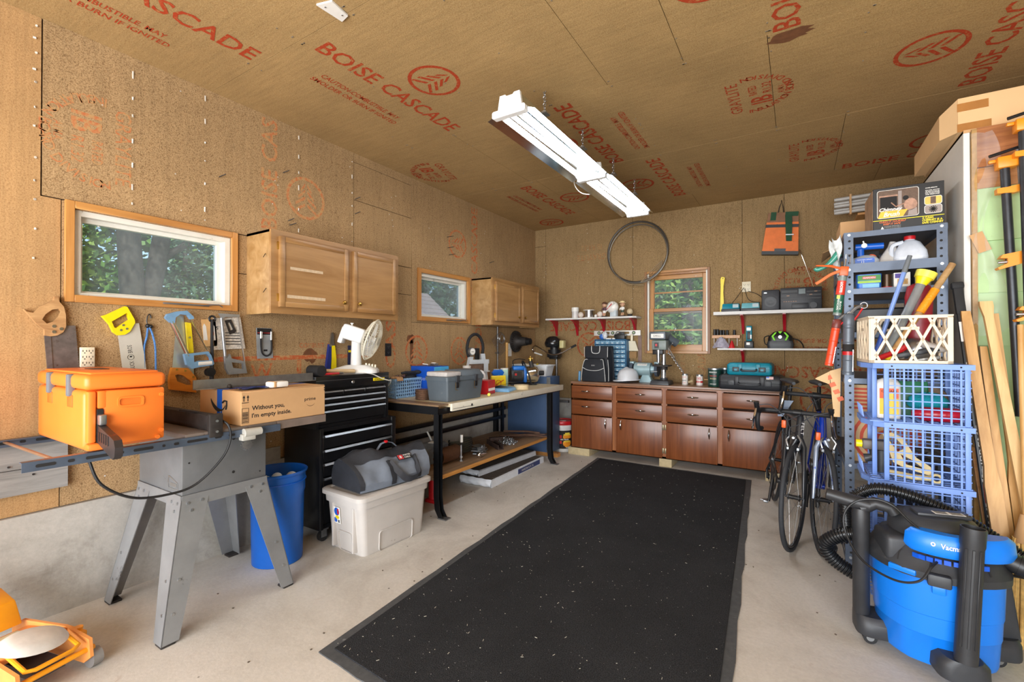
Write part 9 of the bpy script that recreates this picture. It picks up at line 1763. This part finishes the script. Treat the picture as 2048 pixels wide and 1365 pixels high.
wg=MB().prism([(-0.05,0.0),(0.03,0.0),(0.0,0.11),(-0.03,0.11)],-0.006,0.006,M=frame((-0.055,3.62,0.93),(1,0,0),(-.3,0,-1),(0,1,0)))
tag(wg.build('grey_bottle',mat('fin_grey',(90,106,130),0.4)),'grey-blue plastic fin hanging between the two handlebars','plastic fin')

# ------------------------------------------------------------------ yellow floor jack
JY=mat('jack_yellow',(240,158,20),0.4,var=0.1,scale=8,wear=(150,110,60),wearamt=0.16,wscale=14);JP=mat('jack_peach',(236,156,82),0.45,var=0.1,wear=(170,130,96),wearamt=0.18,wscale=18)
t=T('floor_jack','yellow steel trolley jack with white handle in the front left corner','floor jack',tr(-2.625,0.505,0)@rotm(z=14))
for s in(-1,1):MB(frame((s*0.115,0,0),(1,0,0),(0,0,1),(0,-1,0))@rotm()).prism([(-.2,0.03),(.30,0.03),(.34,.06),(.34,.10),(.1,.155),(-.16,.18),(-.2,.15)],-.005,.005,M=frame((0,0,0),(0,0,-1)if False else(0,0,0.0),(0,1,0),(1,0,0))if False else rotm(y=90)@Matrix.Identity(4))if False else None
for s in(-1,1):MB().prism([(-.24,.03),(.22,.03),(.26,.06),(.25,.13),(.10,.155),(-.18,.13),(-.25,.08)],-.006,.006,M=frame((0,s*.11,0),(1,0,0),(0,0,1),(0,-1,0))).build('side_plate',JP,t)
MB().hexa([(-.14,-.10,.10),(.12,-.10,.125),(.12,.10,.125),(-.14,.10,.10)],[(-.14,-.10,.115),(.12,-.10,.155),(.12,.10,.155),(-.14,.10,.115)],bev=.004).build('cover_plate',JP,t);MB().prism([(-.10,-.07),(.09,-.07),(.09,.06),(-.10,.06)],.150,.1515,M=tr(0,0,-.017)@rotm(y=-7)).build('decal',mat('jack_decal',(190,184,150),0.5,var=0.2,scale=30),t)
MB().lathe([(0,.03),(.06,.028),(.085,.018),(.10,.0),(.085,-.004),(0,-.004)],26,M=tr(.17,-.03,.185)@rotm(y=18,x=-14),sx=.75,sy=1.15).build('saddle',mat('saddle_white',(226,222,216),0.5,wear=(120,100,90),wearamt=0.14,wscale=20),t)
MB().tube([(.12,-.085,.165),(.24,-.085,.125),(.25,-.06,.12),(.25,.05,.12),(.24,.075,.125),(.12,.075,.165)],.008,8).cyl((.235,-.13,.085),(.235,.13,.085),.010,n=10).build('lift_arm',JY,t);MB().box(-.02,.22,-.05,.045,.06,.09).build('hydraulic_unit',DGREY,t)
MB().hexa([(-.26,-.075,.13),(-.14,-.075,.13),(-.14,.09,.13),(-.26,.09,.13)],[(-.30,-.075,.26),(-.19,-.075,.22),(-.19,.09,.22),(-.30,.09,.26)],bev=.008).cyl((-.27,0.0,.24),(-.30,0.0,.335),.036,.034,16).build('handle_socket',JY,t)
MB().cyl((-.285,0.0,.30),(-.30,-0.005,1.26),.018,n=16).build('handle',WHITE,t,label='tall white handle tube');MB().box(.05,.16,.115,.15,.10,.125,bev=.004).cyl((.12,.14,.125),(.12,.14,.135),.016,n=14).build('side_lug',JY,t)
for(x,s)in((.22,1),(.22,-1),(-.20,1),(-.20,-1)):MB().cyl((x,s*.12,.035),(x,s*.155,.035),.035,n=20).build('wheel',mat('jack_wheel_%d_%d'%(x*100,s),(150,148,146),0.5,0.4),t)

# ------------------------------------------------------------------ the garden beyond the windows
gr=MB().box(-40,-3.4,-25,40,-0.3,-0.14).box(-3.4,12,5.8,40,-0.3,-0.14);tag(gr.build('lawn',mat('lawn_green',(86,120,52),0.9,var=0.3,scale=3)),'green lawn outside the garage windows','lawn')['kind']='structure'
BARK = mat('bark', (84, 78, 70), 0.95, var=0.35, scale=18, bump=0.8, bscale=30)
LEAVES = []
for i, c in enumerate(((62, 104, 38), (96, 140, 54), (146, 176, 78), (44, 82, 48), (84, 116, 84))):
    m = mat('leaf_%d' % i, c, 0.55, var=0.35, scale=2.2); LEAVES.append(m)
def foliage(par, c, rx, ry, rz, n, size, mats, seed):
    rnd = random.Random(seed); b = MB()
    for k in range(n):
        while True:
            p = Vector((rnd.uniform(-1, 1), rnd.uniform(-1, 1), rnd.uniform(-1, 1)))
            if 0.25 < p.length < 1: break
        p=Vector((c[0]+p.x*rx,c[1]+p.y*ry,c[2]+p.z*rz));a=Vector((rnd.gauss(0,1),rnd.gauss(0,1),rnd.gauss(0,.6))).normalized();d=a.orthogonal().normalized();s=size*rnd.uniform(.6,1.3)
        b.add([p - a * s, p + d * s * .45, p + a * s, p - d * s * .45], [(0, 1, 2, 3)], rnd.choice(range(len(mats))))
    return b.build('foliage', mats, par, 'stuff')
def tree(label, base, h, r, n, size, mats, seed, cat='tree', trunk=None, cz=None):
    o = T('tree' if cat == 'tree' else 'shrub', label, cat, tr(*base)); b = MB(); 
    for pts, rr_ in (trunk or [([(0, 0, 0), (0.05, 0, h * .9)], [r * .12, r * .05])]): b.tube([Vector(p) for p in pts], rr_, 10)
    b.build('trunk', BARK, o); foliage(o, (0, 0, cz or h * .55), r, r, h * .5, n, size, mats, seed); return o
o=T('tree','big double-trunked shade tree outside the left window','tree',tr(-9.0,3.0,-0.15));MB().tube([(0,0.0,0),(0.0,0.0,2.2),(0.0,-0.07,3.4),(0,-0.12,5.0)],[0.30,0.165,0.15,0.13],14).tube([(0,0.25,0),(0.0,0.24,2.2),(0.0,0.34,2.9),(0,0.42,3.5),(0.0,0.75,5.2)],[0.25,0.12,0.13,0.12,0.09],14).tube([(0,0.34,2.85),(0,0.7,3.15),(0,1.1,3.6)],[.07,.05,.035],8).build('trunk',BARK,o)
foliage(o,(0.4,1.3,4.0),1.6,1.7,0.95,2600,0.075,[LEAVES[3],LEAVES[4],LEAVES[0]],3);foliage(o,(0.2,-1.0,4.2),1.5,0.85,0.95,1500,0.075,[LEAVES[3],LEAVES[4]],4);foliage(o,(0.0,0.2,5.3),2.6,2.8,1.0,2600,0.085,[LEAVES[3],LEAVES[0]],5)
tree('bright green maple beyond the double-trunked tree',(-15.5,3.1,-.15),5.6,1.7,4200,0.12,[LEAVES[1],LEAVES[2],LEAVES[0]],6);tree('pale bushy tree at the left edge of the left window',(-14.0,1.4,-.15),4.3,1.5,3000,0.11,[LEAVES[4],LEAVES[1],LEAVES[3]],7)
tree('dark young spruce right of the double-trunked tree',(-14.5,6.0,-.15),4.6,1.0,2600,0.09,[LEAVES[3],LEAVES[4]],8);tree('yellow-green tree at the right of the left window',(-15.0,7.6,-.15),5.6,1.9,4200,0.12,[LEAVES[2],LEAVES[1],LEAVES[4]],9)
tree('tall dark tree row far behind the left window',(-21.0,5.0,-.15),9.0,4.2,5000,0.2,[LEAVES[0],LEAVES[1],LEAVES[3]],10);tree('tall dark tree far behind the small side window',(-16.0,17.0,-.15),9.0,4.5,4500,0.2,[LEAVES[3],LEAVES[4]],11);tree('grey-green tree far left beyond the left window',(-21.0,-1.5,-.15),8.0,3.6,3200,0.2,[LEAVES[4],LEAVES[1]],12)
tree('broad dark tree beside the shed roof', (-13.5, 13.6, -.15), 6.0, 2.4, 3600, 0.12, [LEAVES[3], LEAVES[0]], 13)
o=T('shed','small shed with pinkish shingle roof seen through the side window','shed',tr(-11.0,10.6,-.15));MB().box(-1.4,1.4,-1.3,1.3,0,1.9).build('wall',mat('shed_wall',(150,150,150),0.7),o);RS=mat('roof_shingle',(166,140,130),0.9,var=0.15,scale=5)
for k in range(9): 
    f0, f1 = k / 9, (k + 1) / 9
    for s in(-1,1):MB().hexa([(s*(1.6-1.6*f0),-1.45,1.85+1.35*f0),(s*(1.6-1.6*f0),1.45,1.85+1.35*f0),(s*(1.6-1.6*f1),1.45,1.85+1.35*f1),(s*(1.6-1.6*f1),-1.45,1.85+1.35*f1)][::s],[(s*(1.6-1.6*f0),-1.45,1.90+1.35*f0),(s*(1.6-1.6*f0),1.45,1.90+1.35*f0),(s*(1.6-1.6*f1),1.45,1.88+1.35*f1),(s*(1.6-1.6*f1),-1.45,1.88+1.35*f1)][::s]).build('shingle_course',RS,o)
tree('dense sunlit shrub right outside the back window',(-1.7,8.6,-.15),3.4,1.35,4200,0.075,[LEAVES[1],LEAVES[2],LEAVES[0]],14,'shrub');tree('broad leafy tree behind the back window',(-2.6,10.4,-.15),5.4,2.2,4500,0.09,[LEAVES[0],LEAVES[1],LEAVES[2]],15);tree('darker leafy tree at the right behind the back window',(-0.8,10.6,-.15),5.6,2.0,4200,0.09,[LEAVES[0],LEAVES[3],LEAVES[1]],16);tree('low bright shrub under the back window',(-2.2,7.3,-.15),1.9,0.9,2200,0.06,[LEAVES[2],LEAVES[1]],17,'shrub');tree('tall backdrop tree far behind the back window',(-3.0,16.0,-.15),9.5,4.5,4500,0.2,[LEAVES[0],LEAVES[3]],18)
